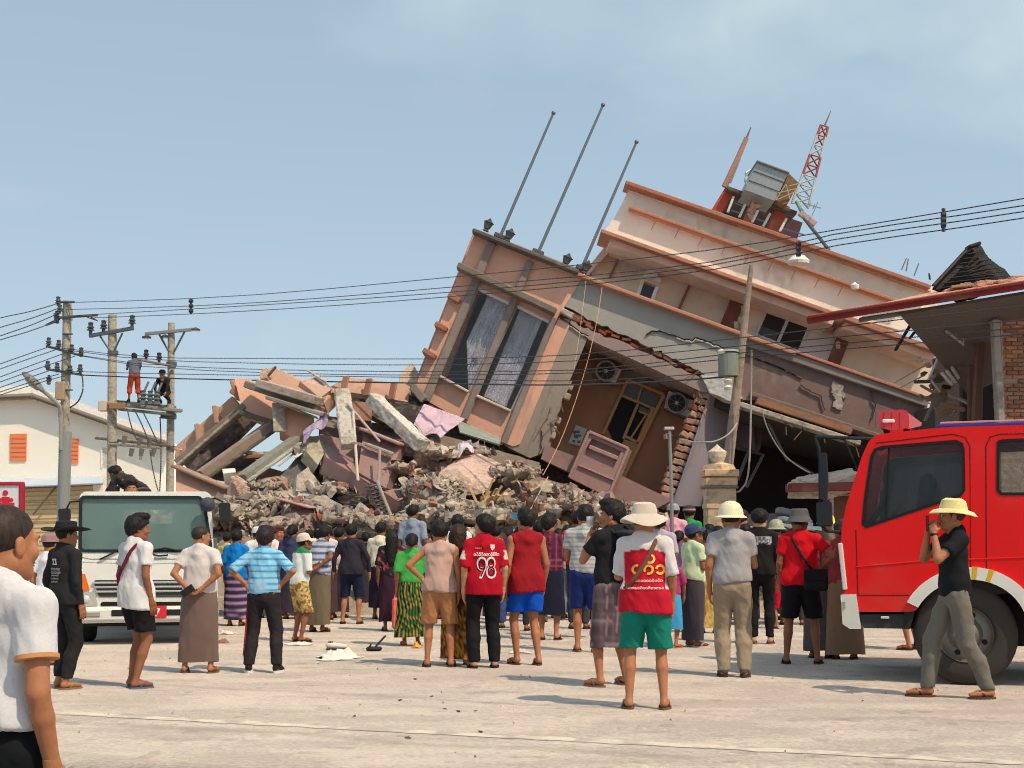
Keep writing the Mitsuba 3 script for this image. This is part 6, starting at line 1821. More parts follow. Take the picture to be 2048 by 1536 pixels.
# elbow and wrist of the right arm from its shoulder: x outwards, y forwards, z up
ARMS = {'down': ((.055, -.03, -.27), (.05, .05, -.52)), 'hip': ((.21, -.10, -.20), (.0, .00, -.37)), 'back': ((.10, -.14, -.24), (-.10, -.17, -.40)),
        'mouth': ((.06, .17, -.22), (-.10, .22, .06)), 'phone': ((.05, .06, -.27), (-.08, .25, -.15)), 'ear': ((.12, .17, -.15), (-.05, .15, .13)),
        'reach': ((.03, .2, -.15), (.0, .42, -.08)), 'raise': ((.10, .10, .20), (.06, .18, .44)), 'fold': ((.05, .04, -.27), (-.14, .17, -.22)),
        'swing': ((.05, .06, -.27), (.02, .20, -.48)), 'swingback': ((.06, -.12, -.25), (.06, -.12, -.5)), 'up_face': ((.06, .20, -.16), (-.10, .20, .10)),
        'wide': ((.13, .0, -.25), (.14, .06, -.49)), 'low': ((.04, .14, -.24), (.0, .22, -.48)), 'side': ((.15, .10, -.22), (.20, .30, -.30))}
SKINS = {'tan': lin(168, 112, 80), 'brown': lin(140, 90, 64), 'dark': lin(112, 72, 54), 'light': lin(196, 146, 116)}
HAIRC = lin(30, 26, 26)
STAND = ((-.10, .0), (.10, .0))


def person(label, x, foot, top, face=0, Y=None, arms=('down', 'down'), legs=STAND, lean=0.0, look=0.0, nod=0.0, side=0.0, shirt=('tee', WHITE), hem=.90, pants=('trousers', DARK), hair='short',
           hat=None, feet=('sandal', lin(60, 50, 44)), skin='brown', woman=False, eyes=False, hairc=HAIRC, fat=1.0, hold=None, grip=('relaxed', 'relaxed'), pattern=None, pants_pattern=None, seed=None, z=0.0, crown=None, group='people watching the ruins', bend=0.0):
    """One person standing at the measured foot point, its crown at the measured height. Returns what things carried need."""
    if Y is None:
        g = G(x, foot)
    else:
        g = P(x, 1000, Y)
        g[2] = z
    hgt = crown if crown else (P(x, top, g[1])[2] - z) / (1.70 - .0)
    s = hgt if not crown else crown / 1.70
    seed = int(abs(x * 13 + top * 7)) % 997 if seed is None else seed
    dist = g[1]
    h = float(np.clip(dist * .00105, .0095, .021))
    key = thing('person', label, 'person', group)
    M = trimesh.transformations.translation_matrix((g[0], g[1], z)) @ trimesh.transformations.rotation_matrix(-math.radians(face), (0, 0, 1)) @ np.diag([s, s, s, 1.])

    def put(m):
        m.apply_transform(M)
        return m
    # skeleton
    la, lb = math.radians(lean), math.radians(side)
    hipz = .905 - .02 * (abs(legs[0][1] - legs[1][1]) > .3) - bend
    H0 = np.array([(legs[0][0] + legs[1][0]) / 2 * .6, (legs[0][1] + legs[1][1]) / 2, hipz])
    Rl = trimesh.transformations.euler_matrix(-la, lb, 0)[:3, :3]

    def up(p):
        return H0 + Rl @ (np.array(p, float) - [0, 0, .905])
    pel, wai, che, nck = up((0, 0, .95)), up((0, .0, 1.07)), up((0, .005, 1.27)), up((0, -.025, 1.435))
    sh = [up((-.175, -.015, 1.37)), up((.175, -.015, 1.37))]
    hp_ = [up((-.088, 0, .90)), up((.088, 0, .90))]
    body = Field(np.array([min(H0[0] - .62, -.62), min(H0[1], 0) - .55, -.02]), (.66, .66, 1.62), h)
    F_up = 1.06 if woman else 1.0
    chest_r, sx = .108 * fat, 1.42
    body.cone(pel, che, .105 * fat, chest_r, .03, sx)
    body.cone(sh[0], sh[1], .052, .052, .04)
    body.cone(nck + [0, 0, -.03], nck + [0, .01, .05], .06, .052, .03)
    ank, knees = [], []
    for i in (0, 1):
        a = np.array([legs[i][0], legs[i][1], .095 + (legs[i][2] if len(legs[i]) > 2 else 0)])
        d = a - hp_[i]
        L1, L2 = .43, .40
        L = min(np.linalg.norm(d), L1 + L2 - .002)
        if np.linalg.norm(d) > L1 + L2 - .002:
            a = hp_[i] + d / np.linalg.norm(d) * (L1 + L2 - .002)
            d = a - hp_[i]
        t = (L1 ** 2 - L2 ** 2 + L * L) / (2 * L)
        hh = math.sqrt(max(L1 ** 2 - t * t, 0))
        u = d / np.linalg.norm(d)
        fw = np.array([.12 * (-1, 1)[i], 1, 0])
        fw = fw - u * (fw @ u)
        kn = hp_[i] + u * t + fw / np.linalg.norm(fw) * hh
        ank.append(a)
        knees.append(kn)
        body.cone(hp_[i], kn, .078 * fat, .050, .02)
        body.cone(kn, kn * .62 + a * .38 + [0, -.012, 0], .047, .052, .015)
        body.cone(kn * .62 + a * .38 + [0, -.012, 0], a, .050, .031, .015)
        o = np.array([.20 * (-1, 1)[i], 1, 0])
        o /= np.linalg.norm(o)
        body.cone(a, a + [0, -.025, -.045], .031, .030, .01)
        body.cone(a + [0, -.02, -.045], a + o * .10 + [0, 0, -.048], .031, .029, .012, 1.15)
        body.cone(a + o * .09 + [0, 0, -.050], a + o * .165 + [0, 0, -.058], .028, .018, .012, 1.5)
    elb, wri, fdir = [], [], []
    for i in (0, 1):
        sg = (-1, 1)[i]
        e, w = (ARMS[arms[i]] if isinstance(arms[i], str) else arms[i])
        e, w = np.array(e) * [sg, 1, 1], np.array(w) * [sg, 1, 1]
        if arms[i] not in ('down', 'wide', 'low'):
            e, w = Rl @ e, Rl @ w
        E = sh[i] + e / np.linalg.norm(e) * .275
        d = sh[i] + w - E
        W = E + d / np.linalg.norm(d) * .245
        elb.append(E)
        wri.append(W)
        fdir.append(d / np.linalg.norm(d))
        body.cone(sh[i], E, .047 * (.5 + .5 * fat), .038, .02)
        body.cone(E, E * .65 + W * .35, .037, .036, .012)
        body.cone(E * .65 + W * .35, W, .036, .025, .012)
    meshes = [body.mesh()]
    hands = []
    for i in (0, 1):
        hm = cached(('hand', grip[i], dist < 15), lambda: hand_mesh(grip[i], .0048 if dist < 15 else .0075))
        zf = fdir[i]
        if arms[i] == 'hip':
            zf = zf + np.array([0, -.5, -.35])
            zf /= np.linalg.norm(zf)
        xf = np.array([0, 1., .15]) if arms[i] not in ('mouth', 'ear', 'up_face', 'raise') else np.array([0, -.4, 1.])
        xf = xf - zf * (xf @ zf)
        xf /= np.linalg.norm(xf)
        yf = np.cross(zf, xf)
        B = np.eye(4)
        sgn = 1 if i == 0 else -1
        B[:3, 0], B[:3, 1], B[:3, 2], B[:3, 3] = xf, yf * sgn, zf, wri[i] + zf * .012
        hm.apply_transform(B)
        if sgn < 0:
            hm.invert()
        meshes.append(hm)
        hands.append(wri[i] + zf * .09)
    # head
    hc = nck + Rl @ np.array([0, .030, .135])
    HR = trimesh.transformations.euler_matrix(0, 0, -math.radians(look)) @ trimesh.transformations.euler_matrix(-math.radians(nod) - la * .5, lb * .4, 0)
    HM = trimesh.transformations.translation_matrix(hc) @ HR @ np.diag([1.09, 1.07, 1.09, 1])
    hd = cached(('head', dist < 15, woman), lambda: head_mesh(.0055 if dist < 15 else .0085, woman))
    hd.apply_transform(HM)
    meshes.append(hd)
    # one continuous surface
    try:
        ms = [manifold3d.Manifold(manifold3d.Mesh(np.asarray(m.vertices, np.float32), np.asarray(m.faces, np.uint32))) for m in meshes]
        u = ms[0]
        for k in ms[1:]:
            u = u + k
        mm = u.to_mesh()
        if u.is_empty() or len(mm.tri_verts) < 500:
            raise ValueError
        bodym = trimesh.Trimesh(mm.vert_properties[:, :3], mm.tri_verts, process=False)
    except Exception:
        bodym = cat(meshes)
    own(key, put(bodym), 'skin', SKINS[skin] if isinstance(skin, str) else skin, True)
    if eyes:
        for sx_ in (-1, 1):
            e = trimesh.creation.icosphere(2, .0115)
            e.apply_translation((sx_ * .031, .081, .003))
            e.apply_transform(HM)
            ek = part(key, 'eye', put(e), 'lamp_plastic', lin(206, 200, 194), True)
            e = trimesh.creation.icosphere(2, .006)
            e.apply_translation((sx_ * .031, .0885, .003))
            e.apply_transform(HM)
            part(ek, 'iris', put(e), 'lamp_plastic', lin(34, 24, 20), True)
            b = tube([(sx_ * .014, .0925, .019), (sx_ * .030, .0935, .0245), (sx_ * .048, .082, .019)], [.0035, .0042, .002], 6)
            b.apply_transform(HM)
            part(key, 'eyebrow', put(b), 'hair', hairc)
        l = cat([tube([(-.022, .0905, -.0585), (0, .1, -.056), (.022, .0905, -.0585)], [.002, .0042, .002], 6), tube([(-.02, .0885, -.066), (0, .0965, -.067), (.02, .0885, -.066)], [.002, .0045, .002], 6)])
        l.apply_transform(HM)
        part(key, 'lips', put(l), 'skin', (SKINS[skin] if isinstance(skin, str) else skin) * [.85, .6, .6], True)
    if hat and hair in ('short', 'tuft', 'bowl'):
        hair = 'cropped'
    if hair:
        hm = cached(('hair', hair, dist < 15), lambda: hair_mesh(hair, .006 if dist < 15 else .0095))
        hm.apply_transform(HM)
        part(key, 'hair', put(hm), 'hair', hairc, True)
    if hat:
        hm = cached(('hat', hat[0]), lambda: hat_mesh(hat[0]))
        hm.apply_translation((0, -.012, .008))
        hm.apply_scale(1.06)
        hm.apply_transform(HM)
        hk = part(key, {'helmet': 'helmet', 'cap': 'cap'}.get(hat[0], 'hat'), put(hm), 'paint' if hat[0] == 'helmet' else 'fabric', hat[1], 35)
        if len(hat) > 2:
            bm = lathe([(.1015, .045), (.106, .045), (.104, .07), (.1, .07)], 32)
            bm.vertices[:, 0] *= .93
            bm.apply_translation((0, -.012, .008))
            bm.apply_scale(1.07)
            bm.apply_transform(HM)
            part(hk, 'band', put(bm), 'fabric', hat[2], 35)
    # upper garment
    kind, col = shirt[0], shirt[1]
    f = Field(np.array([min(H0[0] - .55, -.55), min(H0[1], 0) - .5, .6 - bend]), (.6, .6, 1.6), h)
    ease = shirt[2] if len(shirt) > 2 else .016
    f.cone(up((0, 0, .80)), up((0, 0, 1.0)), .112 * fat + ease, .108 * fat + ease, .02, sx)
    f.cone(up((0, 0, 1.0)), che, .106 * fat + ease, chest_r + .012, .03, sx)
    f.cone(che, up((0, -.01, 1.34)), chest_r + .012, .085, .03, 1.5)
    f.cone(sh[0] + [.02, 0, 0], sh[1] - [.02, 0, 0], .062, .062, .04)
    for i in (0, 1):
        f.cone(nck + [0, -.012, .012], sh[i], .056, .052, .03)
    frac = {'tee': .62, 'half': .95, 'long': 1.0, 'tank': 0.0, 'three': 1.0}[kind]
    for i in (0, 1):
        if frac > 0:
            e = sh[i] + (elb[i] - sh[i]) * (frac if frac < 1 else 1)
            g2 = Field(f.lo, (.6, .6, 1.6), h)
            g2.cone(sh[i], e + (elb[i] - sh[i]) * .2 * (frac < 1), .062, .066 if frac < 1 else .050, 0)
            u = (elb[i] - sh[i]) / np.linalg.norm(elb[i] - sh[i])
            if frac < 1:
                g2.keep(lambda x, y, z_, e=e, u=u: (x - e[0]) * u[0] + (y - e[1]) * u[1] + (z_ - e[2]) * u[2])
            else:
                w = elb[i] + (wri[i] - elb[i]) * (.96 if kind == 'long' else .5)
                g2.cone(elb[i], w, .048, .036, .02)
            k = .025
            a, d = f.D, g2.D[tuple(slice(0, q) for q in f.D.shape)]
            t = np.clip(.5 + .5 * (d - a) / k, 0, 1)
            f.D = d * (1 - t) + a * t - k * t * (1 - t)
        else:
            o = sh[i] + np.array([.055 * (-1, 1)[i], 0, -.04])
            f.ell(o, (.062, .10, .115), .012, True)
    f.cone(nck + [0, -.03, -.07], nck + [0, -.022, .0], .085, .058, .03)
    nh = nck + Rl @ np.array([0, .024, .066])
    f.ell(nh, (.064, .066, .05), .01, True)
    if hem < .89 and pants[0] not in ('skirt', 'longyi'):
        lo_ = (pants[3] if len(pants) > 3 else 0.0) * .6
        for i in (0, 1):
            f.cone(hp_[i] + [0, 0, .03], hp_[i] * .65 + knees[i] * .35, .094 * fat + lo_ + .014, .090 * fat + lo_ + .014, .05)
    hn = Rl @ np.array([0, 0, 1.0])
    hm0 = up((0, 0, hem))
    f.keep(lambda x, y, z_: -((x - hm0[0]) * hn[0] + (y - hm0[1]) * hn[1] + (z_ - hm0[2]) * hn[2]) + .012 * np.sin(9 * x + seed) + .008 * np.sin(17 * y + seed))
    sm = wrinkle(f.mesh(), .019, (7, 7, 3.4), seed)
    wrinkle(sm, .009, (17, 17, 9), seed + 3)
    if dist < 15:
        wrinkle(sm, .004, (34, 34, 20), seed + 7)
    local = sm.copy()
    colr = np.asarray(col, float)
    if pattern is not None:
        colr = pattern(local.vertices, local)
    sk = part(key, {'tank': 'vest', 'long': 'shirt'}.get(kind, 'shirt'), put(sm), 'fabric', colr, True)
    if kind in ('tee', 'half') and len(shirt) > 3:      # trimmed sleeves and collar
        for i in (0, 1):
            e = sh[i] + (elb[i] - sh[i]) * frac
            u = (elb[i] - sh[i]) / np.linalg.norm(elb[i] - sh[i])
            ring = tube([e - u * .012, e + u * .002], .0705, 20)
            part(sk, 'cuff', put(ring), 'fabric', shirt[3], 35)
    if len(shirt) > 4:
        tor = trimesh.creation.torus(.064, .011, major_sections=28, minor_sections=8)
        tor.apply_transform(trimesh.transformations.translation_matrix(nck + [0, -.012, .034]) @ trimesh.transformations.rotation_matrix(.42, (1, 0, 0)))
        part(sk, 'collar', put(tor), 'fabric', shirt[4], True)
    # lower garment
    kind, col = pants[0], np.asarray(pants[1], float)
    if kind in ('skirt', 'longyi'):
        z1 = pants[2] if len(pants) > 2 else .13
        cx = (ank[0] + ank[1]) / 2
        spx, spy = abs(ank[1][0] - ank[0][0]) / 2, abs(ank[1][1] - ank[0][1]) / 2
        fl = pants[3] if len(pants) > 3 else .10
        tz = up((0, 0, 1.0))
        m = skirt_mesh(tz[2], z1, tz[:2], cx[:2], (.165 * fat, .125 * fat), (spx + fl + .02, spy + fl), .028, seed)
        wrinkle(m, .008, (9, 9, 4), seed)
        c_ = pants_pattern(m.vertices, m) if pants_pattern else col
        part(key, 'longyi' if kind == 'longyi' else 'skirt', put(m), 'fabric', c_, True)
    else:
        f = Field(np.array([min(H0[0] - .4, -.45), min(H0[1], 0) - .5, -.02]), (.5, .6, 1.2), h)
        f.cone(up((0, 0, .89)), up((0, 0, 1.0)), .112 * fat + .004, .106 * fat + .002, .02, 1.36)
        for i in (0, 1):
            zr = pants[2] if len(pants) > 2 else .09
            loose = pants[3] if len(pants) > 3 else 0.0
            g2 = Field(f.lo, (.5, .6, 1.2), h)
            g2.cone(hp_[i], knees[i], .094 * fat + loose * .6, .068 + loose, .02)
            cm = knees[i] * .6 + ank[i] * .4 + [0, -.014, 0]
            g2.cone(knees[i], cm, .068 + loose, .066 + loose, .02)
            g2.cone(cm, ank[i] + [0, 0, -.03], .066 + loose, .052 + loose * .8, .02)
            g2.keep(lambda x, y, z_, zr=zr: zr + 0 * x + 0 * y - z_ + .006 * np.sin(20 * x + seed))
            k = .02
            a, d = f.D, g2.D
            t = np.clip(.5 + .5 * (d - a) / k, 0, 1)
            f.D = d * (1 - t) + a * t - k * t * (1 - t)
        f.keep(lambda x, y, z_: z_ + 0 * x + 0 * y - up((0, 0, 1.03))[2])
        m = wrinkle(f.mesh(), .014, (9, 9, 5), seed + 1)
        wrinkle(m, .008, (17, 17, 20), seed + 5)
        c_ = pants_pattern(m.vertices, m) if pants_pattern else col
        part(key, 'shorts' if kind == 'shorts' else 'trousers', put(m), 'fabric', c_, True)
    # footwear
    for i in (0, 1):
        o = np.array([.20 * (-1, 1)[i], 1, 0])
        o /= np.linalg.norm(o)
        r_ = np.array([o[1], -o[0], 0])
        b = ank[i] * [1, 1, 0] + [0, 0, ank[i][2] - .095]
        if feet is None:
            continue
        n = 22
        out = []
        for a in np.linspace(0, 2 * np.pi, n, endpoint=False):
            l_, w_ = .5 + .5 * math.sin(a), math.cos(a)
            wid = .036 + .014 * math.sin(math.pi * min(l_, 1) ** .8) + .006 * l_
            out.append(b + o * (-.065 + .255 * l_) + r_ * wid * w_)
        out = np.array(out)
        th = .018 if feet[0] == 'sandal' else .028
        sole = hull(np.vstack([out, out + [0, 0, th]]))
        if feet[0] == 'sandal':
            fk = part(key, 'sandal', put(sole), 'rubber', feet[1])
            toe, l1, r1 = b + o * .13 + [0, 0, .03], b + o * .03 + r_ * .046 + [0, 0, .018], b + o * .03 - r_ * .046 + [0, 0, .018]
            st_ = cat([tube([q, (q + toe) / 2 + o * .015 + [0, 0, .042], toe + [0, 0, .014]], [.008, .009, .007], 6) for q in (l1, r1)])
            part(fk, 'strap', put(st_), 'rubber', feet[2] if len(feet) > 2 else feet[1] * .7)
        else:
            upm = hull(np.vstack([trimesh.creation.icosphere(1, .042).vertices + b + o * -.02 + [0, 0, .062], trimesh.creation.icosphere(1, .040).vertices * [1.1, 1, .8] + b + o * .10 + [0, 0, .045], trimesh.creation.icosphere(1, .03).vertices * [1.2, 1, .8] + b + o * .16 + [0, 0, .038], trimesh.creation.icosphere(1, .04).vertices + b + [0, 0, .10]]))
            fk = part(key, 'shoe', put(upm), 'fabric', feet[1], 50)
            part(fk, 'sole', put(sole), 'rubber', feet[2] if len(feet) > 2 else feet[1] * .6)
    return dict(key=key, M=M, hands=[(M @ np.append(q, 1))[:3] for q in hands], shirt=local, up=up, s=s, HM=M @ HM, put=put, nck=nck, wri=wri, shirt_key=sk)


def back_text(p, text, height, cz, color, cx=0.0, bold=True, front=False, wide=1.0, off=.006):
    """Lettering printed on the back of a shirt, lying on its folds."""
    from scipy.interpolate import LinearNDInterpolator
    m = meshkit.text_mesh(text, height, .002, bold) if isinstance(text, str) else text
    m = m.copy()
    m.apply_scale((wide, 1, 1))
    w = m.bounds[1] - m.bounds[0]
    v, f = trimesh.remesh.subdivide_to_size(m.vertices, m.faces, .02)
    m = trimesh.Trimesh(v, f, process=False)
    m.vertices = m.vertices - [m.bounds[0][0] + w[0] / 2, m.bounds[0][1] + w[1] / 2, 0]
    sm = p['shirt']
    s = -1 if not front else 1
    ok = sm.vertex_normals[:, 1] * s > .25
    it = LinearNDInterpolator(sm.vertices[ok][:, [0, 2]], sm.vertices[ok][:, 1])
    X, Z = m.vertices[:, 0] * (1 if s < 0 else -1) + cx, m.vertices[:, 1] + p['up']((0, 0, cz))[2]
    yy = it(X, Z)
    if np.isnan(yy).any():
        yy = np.where(np.isnan(yy), np.nanmean(yy), yy)
    m.vertices = np.stack([X, yy + s * (off + m.vertices[:, 2]), Z], -1)
    part(p['shirt_key'], 'lettering', p['put'](m), 'matte', color)


def glyphs(n, size, seed, tall=1.0):
    """A row of round script letters, rings and hooks, too small in the photograph to read one by one."""
    r = np.random.default_rng(seed)
    out = []
    for k in range(n):
        c = Point(k * size * 1.12, 0).buffer(size * .5, 10).difference(Point(k * size * 1.12, 0).buffer(size * .27, 10))
        a = r.uniform(0, 6.28)
        gap = Polygon([(k * size * 1.12, 0), (k * size * 1.12 + size * math.cos(a), size * math.sin(a)), (k * size * 1.12 + size * math.cos(a + .7), size * math.sin(a + .7))])
        if r.random() < .6:
            c = c.difference(gap)
        if r.random() < .4:
            c = c.union(Polygon([(k * size * 1.12 - size * .4, size * .58), (k * size * 1.12 + size * .4, size * .58), (k * size * 1.12 + size * .3, size * .85), (k * size * 1.12 - size * .3, size * .85)]))
        out.append(affinity.scale(c, 1, tall, origin=(0, 0)))
    return cat([trimesh.creation.extrude_polygon(g_, .002, engine='earcut') for c in out for g_ in getattr(c, 'geoms', [c])])


def strap(p, name, label, side_, color, r=.014, bag=None, low=1.0):
    """A band slung over one shoulder (side_: +1 right, -1 left) and the bag that hangs on it: a thing of its own."""
    from scipy.interpolate import CubicSpline
    key = thing(name, label, 'bag')
    q = np.array([(.105, -.02, 1.442), (.07, -.112, 1.36), (.0, -.142, 1.23), (-.10, -.142, 1.08), (-.186, -.03, low), (-.15, .11, low + .05), (-.05, .142, 1.14), (.06, .135, 1.30), (.10, .06, 1.42), (.105, -.02, 1.442)]) * [side_, 1, 1]
    pts = CubicSpline(np.linspace(0, 1, len(q)), q, bc_type='periodic')(np.linspace(0, 1, 60))
    pts = np.array([p['up'](v) for v in pts])
    own(key, p['put'](tube(pts, r, 8, False)), 'fabric', color)
    if bag:
        (bx, by, bz), size, col = bag
        c = p['up']((bx, by, bz))
        b = box(*c, *size, min(size) * .3)
        k = part(key, 'pouch', p['put'](b), 'fabric', col, 30)
        part(k, 'flap', p['put'](box(c[0], c[1] + (size[1] / 2 + .004) * (1 if by > 0 else -1), c[2] + size[2] * .22, size[0] * .96, .012, size[2] * .5, .005)), 'fabric', col * .8)
    return key

# ------------------------------------------------------------------ patterns woven or printed on clothes
def stripes(a, b, period, duty=.5, axis=2, ph=0.0, c3=None):
    def fn(v, m):
        t = np.mod(v[:, axis] / period + ph + .03 * np.sin(v[:, 0] * 9), 1)
        w = np.clip((np.abs(t - .5) - duty * .5) * 14 + .5, 0, 1)[:, None]
        o = np.asarray(a) * w + np.asarray(b) * (1 - w)
        if c3 is not None:
            n = np.clip((meshkit.fbm(v * 6, 3, 2) - .55) * 6, 0, 1)[:, None]
            o = o * (1 - n) + np.asarray(c3) * n
        return o
    return fn


def plaid(a, b, c, period):
    def fn(v, m):
        s = (np.mod(v[:, 2] / period, 1) < .3).astype(float)
        t = (np.mod(v[:, 0] / period, 1) < .3).astype(float)
        w = ((s + t) / 2)[:, None]
        l = ((np.mod(v[:, 2] / period + .5, 1) < .1) | (np.mod(v[:, 0] / period + .5, 1) < .1))[:, None] * .6
        o = np.asarray(a) * (1 - w) + np.asarray(b) * w
        return o * (1 - l) + np.asarray(c) * l
    return fn


def blotch(cols, scale, stretch=1.0, seed=0):
    cols = np.array(cols)

    def fn(v, m):
        q = v * scale * [1, 1, stretch]
        n = np.stack([meshkit.fbm(q + 11 * k, 2, seed + k) for k in range(len(cols))], -1)
        return cols[np.argmax(n, -1)]
    return fn


def zones(base, *rules):
    def fn(v, m):
        o = np.tile(np.asarray(base, float), (len(v), 1))
        for test, col in rules:
            o[test(v, m)] = col
        return o
    return fn


CROWD = []
BLACK, NAVY, WHITEC = lin(30, 30, 33), lin(34, 40, 66), lin(218, 216, 216)

# the row nearest the camera
p = person('young man with cropped hair in white orange-cuffed shirt, nearest the camera at left', 14, 1880, 1010, face=30, look=6, Y=4.25, arms=('down', 'down'), shirt=('tee', lin(206, 204, 207), .034, lin(196, 140, 96), lin(120, 30, 44)), hem=.985,
           pants=('trousers', lin(24, 24, 28), .09, .012), hair='buzz', hairc=lin(52, 42, 38), skin='tan', eyes=True, seed=5, fat=.88)
CROWD.append(p)
p = person('man in black with a wide black hat and white print on his back', 121, 1378, 1046, face=34, look=26, arms=('down', 'down'), legs=((-.10, .05), (.10, -.02)), shirt=('long', lin(44, 42, 44), .02), pants=('trousers', lin(40, 38, 40), .12, .005), hat=('wide', lin(40, 40, 44), lin(30, 30, 32)), skin='tan', feet=('sandal', lin(150, 110, 90), lin(90, 140, 60)), hem=.86, seed=8)
back_text(p, cat([box(0, .02, 0, .075, .016, .002), box(-.02, 0, 0, .016, .05, .002), box(.022, 0, 0, .016, .05, .002), box(0, -.03, 0, .07, .012, .002)]), .07, 1.30, lin(200, 200, 204), -.02)
for k, (n_, z_) in enumerate(((6, .026), (7, .022), (10, .012), (10, .012), (8, .012))):
    back_text(p, glyphs(n_, z_, k + 3), z_, 1.225 - .032 * k, lin(150, 150, 156), -.02, off=.008)
p = person('man in white tee and black shorts with a maroon sling across his back', 268, 1376, 1032, face=42, look=22, arms=('down', 'down'), legs=((-.08, .02), (.09, -.04)), shirt=('tee', WHITEC, .02), hem=.78, pants=('shorts', lin(30, 29, 31), .56, .03), skin='brown', feet=('sandal', lin(96, 106, 130), lin(70, 84, 120)), hair='tuft', fat=1.05)
strap(p, 'sling_bag', 'maroon sling strap across the white tee of the man in black shorts', 1, lin(112, 34, 60), r=.017)
p = person('stout man in pale tee and long brown longyi, hands clasped behind him', 396, 1346, 1052, face=6, look=48, arms=('back', 'back'), legs=((-.16, 0), (.15, .0)), shirt=('tee', lin(208, 200, 197), .02), hem=.92, pants=('longyi', lin(118, 98, 90), .13, .07), skin='tan', feet=('sandal', lin(110, 86, 72)), fat=1.14, hair='buzz', hairc=lin(52, 46, 44), grip=('grip', 'grip'))
hp0 = (p['hands'][0] + p['hands'][1]) / 2
add('phone', tilt(box(*hp0 + [-.06, -.05, .03], .075, .012, .15, .006), 55, (0, 1, 0)), 'lamp_plastic', lin(26, 26, 28), 'black phone in the hands of the man in the brown longyi', 'phone')
BL = lin(120, 186, 222)
p = person('man in blue striped polo and black track trousers with hands on hips', 524, 1346, 1056, face=2, look=0, arms=('hip', 'hip'), legs=((-.16, 0), (.17, .0)), shirt=('half', BL, .02), hem=.93, pants=('trousers', lin(46, 42, 46), .10, .012), skin='tan', feet=('shoe', lin(40, 38, 40), lin(214, 214, 214)), fat=1.08,
           pattern=stripes(lin(140, 200, 232), lin(60, 134, 184), .072, .26, c3=lin(150, 190, 214)), hair='tuft', hairc=lin(44, 32, 36))
part(p['key'], 'red_side_stripe', p['put'](tube([(-.185, .0, .86), (-.20, .0, .55), (-.225, .0, .2)], .010, 6)), 'fabric', lin(150, 40, 44))
p = person('boy in dusty pink sleeveless top and tan shorts, left hand on hip', 878, 1334, 1045, face=0, look=-4, arms=('hip', 'down'), legs=((-.14, 0), (.14, 0)), shirt=('tank', lin(190, 158, 148), .024), hem=.88, pants=('shorts', lin(174, 122, 84), .50, .028), skin='tan', feet=('sandal', lin(70, 60, 54)), fat=.98, hair='bowl')
p = person('youth in red number 98 jersey and black trousers with bowed head', 966, 1336, 1030, face=-12, look=-28, nod=-22, arms=('down', 'down'), legs=((-.10, 0), (.13, 0)), shirt=('half', lin(176, 20, 40), .026), hem=.80, pants=('trousers', lin(28, 28, 30), .07, .012), skin='light', feet=('sandal', lin(50, 46, 44)), hair='bowl',
           pattern=zones(lin(176, 20, 40), (lambda v, m: (np.abs(v[:, 0]) > .225) & (v[:, 2] > 1.21) & (v[:, 2] < 1.30), lin(214, 200, 186))))
back_text(p, glyphs(11, .024, 5, 1.3), .03, 1.262, lin(232, 222, 220), .02, off=.009)
back_text(p, glyphs(4, .016, 9), .02, 1.33, lin(214, 150, 150), -.075, off=.009)
for dg, dx in (('9', -.038), ('8', .066)):
    back_text(p, dg, .225, 1.115, lin(232, 206, 206), dx, True, wide=.70, off=.008)
    back_text(p, dg, .190, 1.115, lin(78, 12, 26), dx, False, wide=.66, off=.0125)
shield = trimesh.creation.extrude_polygon(Polygon([(-.028, .03), (.028, .03), (.028, -.008), (0, -.038), (-.028, -.008)]), .002)
back_text(p, shield, .06, 1.335, lin(226, 222, 220), .085)
p = person('man in red vest and bright blue shorts with one foot behind', 1046, 1330, 1020, face=-22, look=-10, nod=-6, arms=('down', 'down'), legs=((-.05, .06), (.14, -.10)), shirt=('tank', lin(150, 30, 40), .024), hem=.80, pants=('shorts', lin(24, 84, 196), .58, .03), skin='tan', feet=('sandal', lin(90, 70, 56)), hair='short')
p = person('woman with long dark hair in a brown flowered wrap skirt', 916, 1330, 1050, face=10, arms=('down', 'down'), shirt=('half', lin(74, 52, 44), .016), pants=('skirt', BLACK, .08, .10), pants_pattern=blotch([lin(110, 60, 36), lin(190, 140, 60), lin(70, 44, 34), lin(150, 100, 50)], 26, .8, 4), hair='long', hairc=lin(52, 38, 32), woman=True, skin='tan')

# the man in teal shorts and those by him
p = person('man in white and red shirt, teal shorts and cream sun hat', 1292, 1418, 1012, face=4, look=8, arms=('phone', 'down'), legs=((-.14, .0), (.15, -.02)), shirt=('half', lin(206, 200, 201), .024), hem=.80, pants=('shorts', lin(20, 122, 106), .50, .034), skin='tan', feet=('sandal', lin(110, 82, 62)), hair='short', hat=('sun', lin(202, 188, 174)), fat=1.02, seed=4,
           pattern=zones(lin(206, 200, 201), (lambda v, m: (np.abs(v[:, 0]) < .172) & (v[:, 2] < 1.335 - .9 * v[:, 0] ** 2) & (v[:, 1] < .02), lin(186, 28, 48)), (lambda v, m: (np.abs(v[:, 0]) < .24) & (v[:, 2] < 1.0) & (v[:, 1] < .06), lin(186, 28, 48))))
for n_, sz_, zz_, cc_, xx_, sd_ in ((1, .085, 1.255, lin(226, 186, 110), .045, 2), (3, .088, 1.165, lin(226, 180, 70), .03, 3), (11, .021, 1.075, lin(226, 180, 180), .02, 4), (14, .020, 1.015, lin(236, 206, 206), .0, 6)):
    back_text(p, glyphs(n_, sz_, sd_), sz_, zz_, cc_, xx_, off=.009)
strap(p, 'sling_bag', 'brown sling strap over the red and white shirt', 1, lin(110, 76, 62), r=.018)
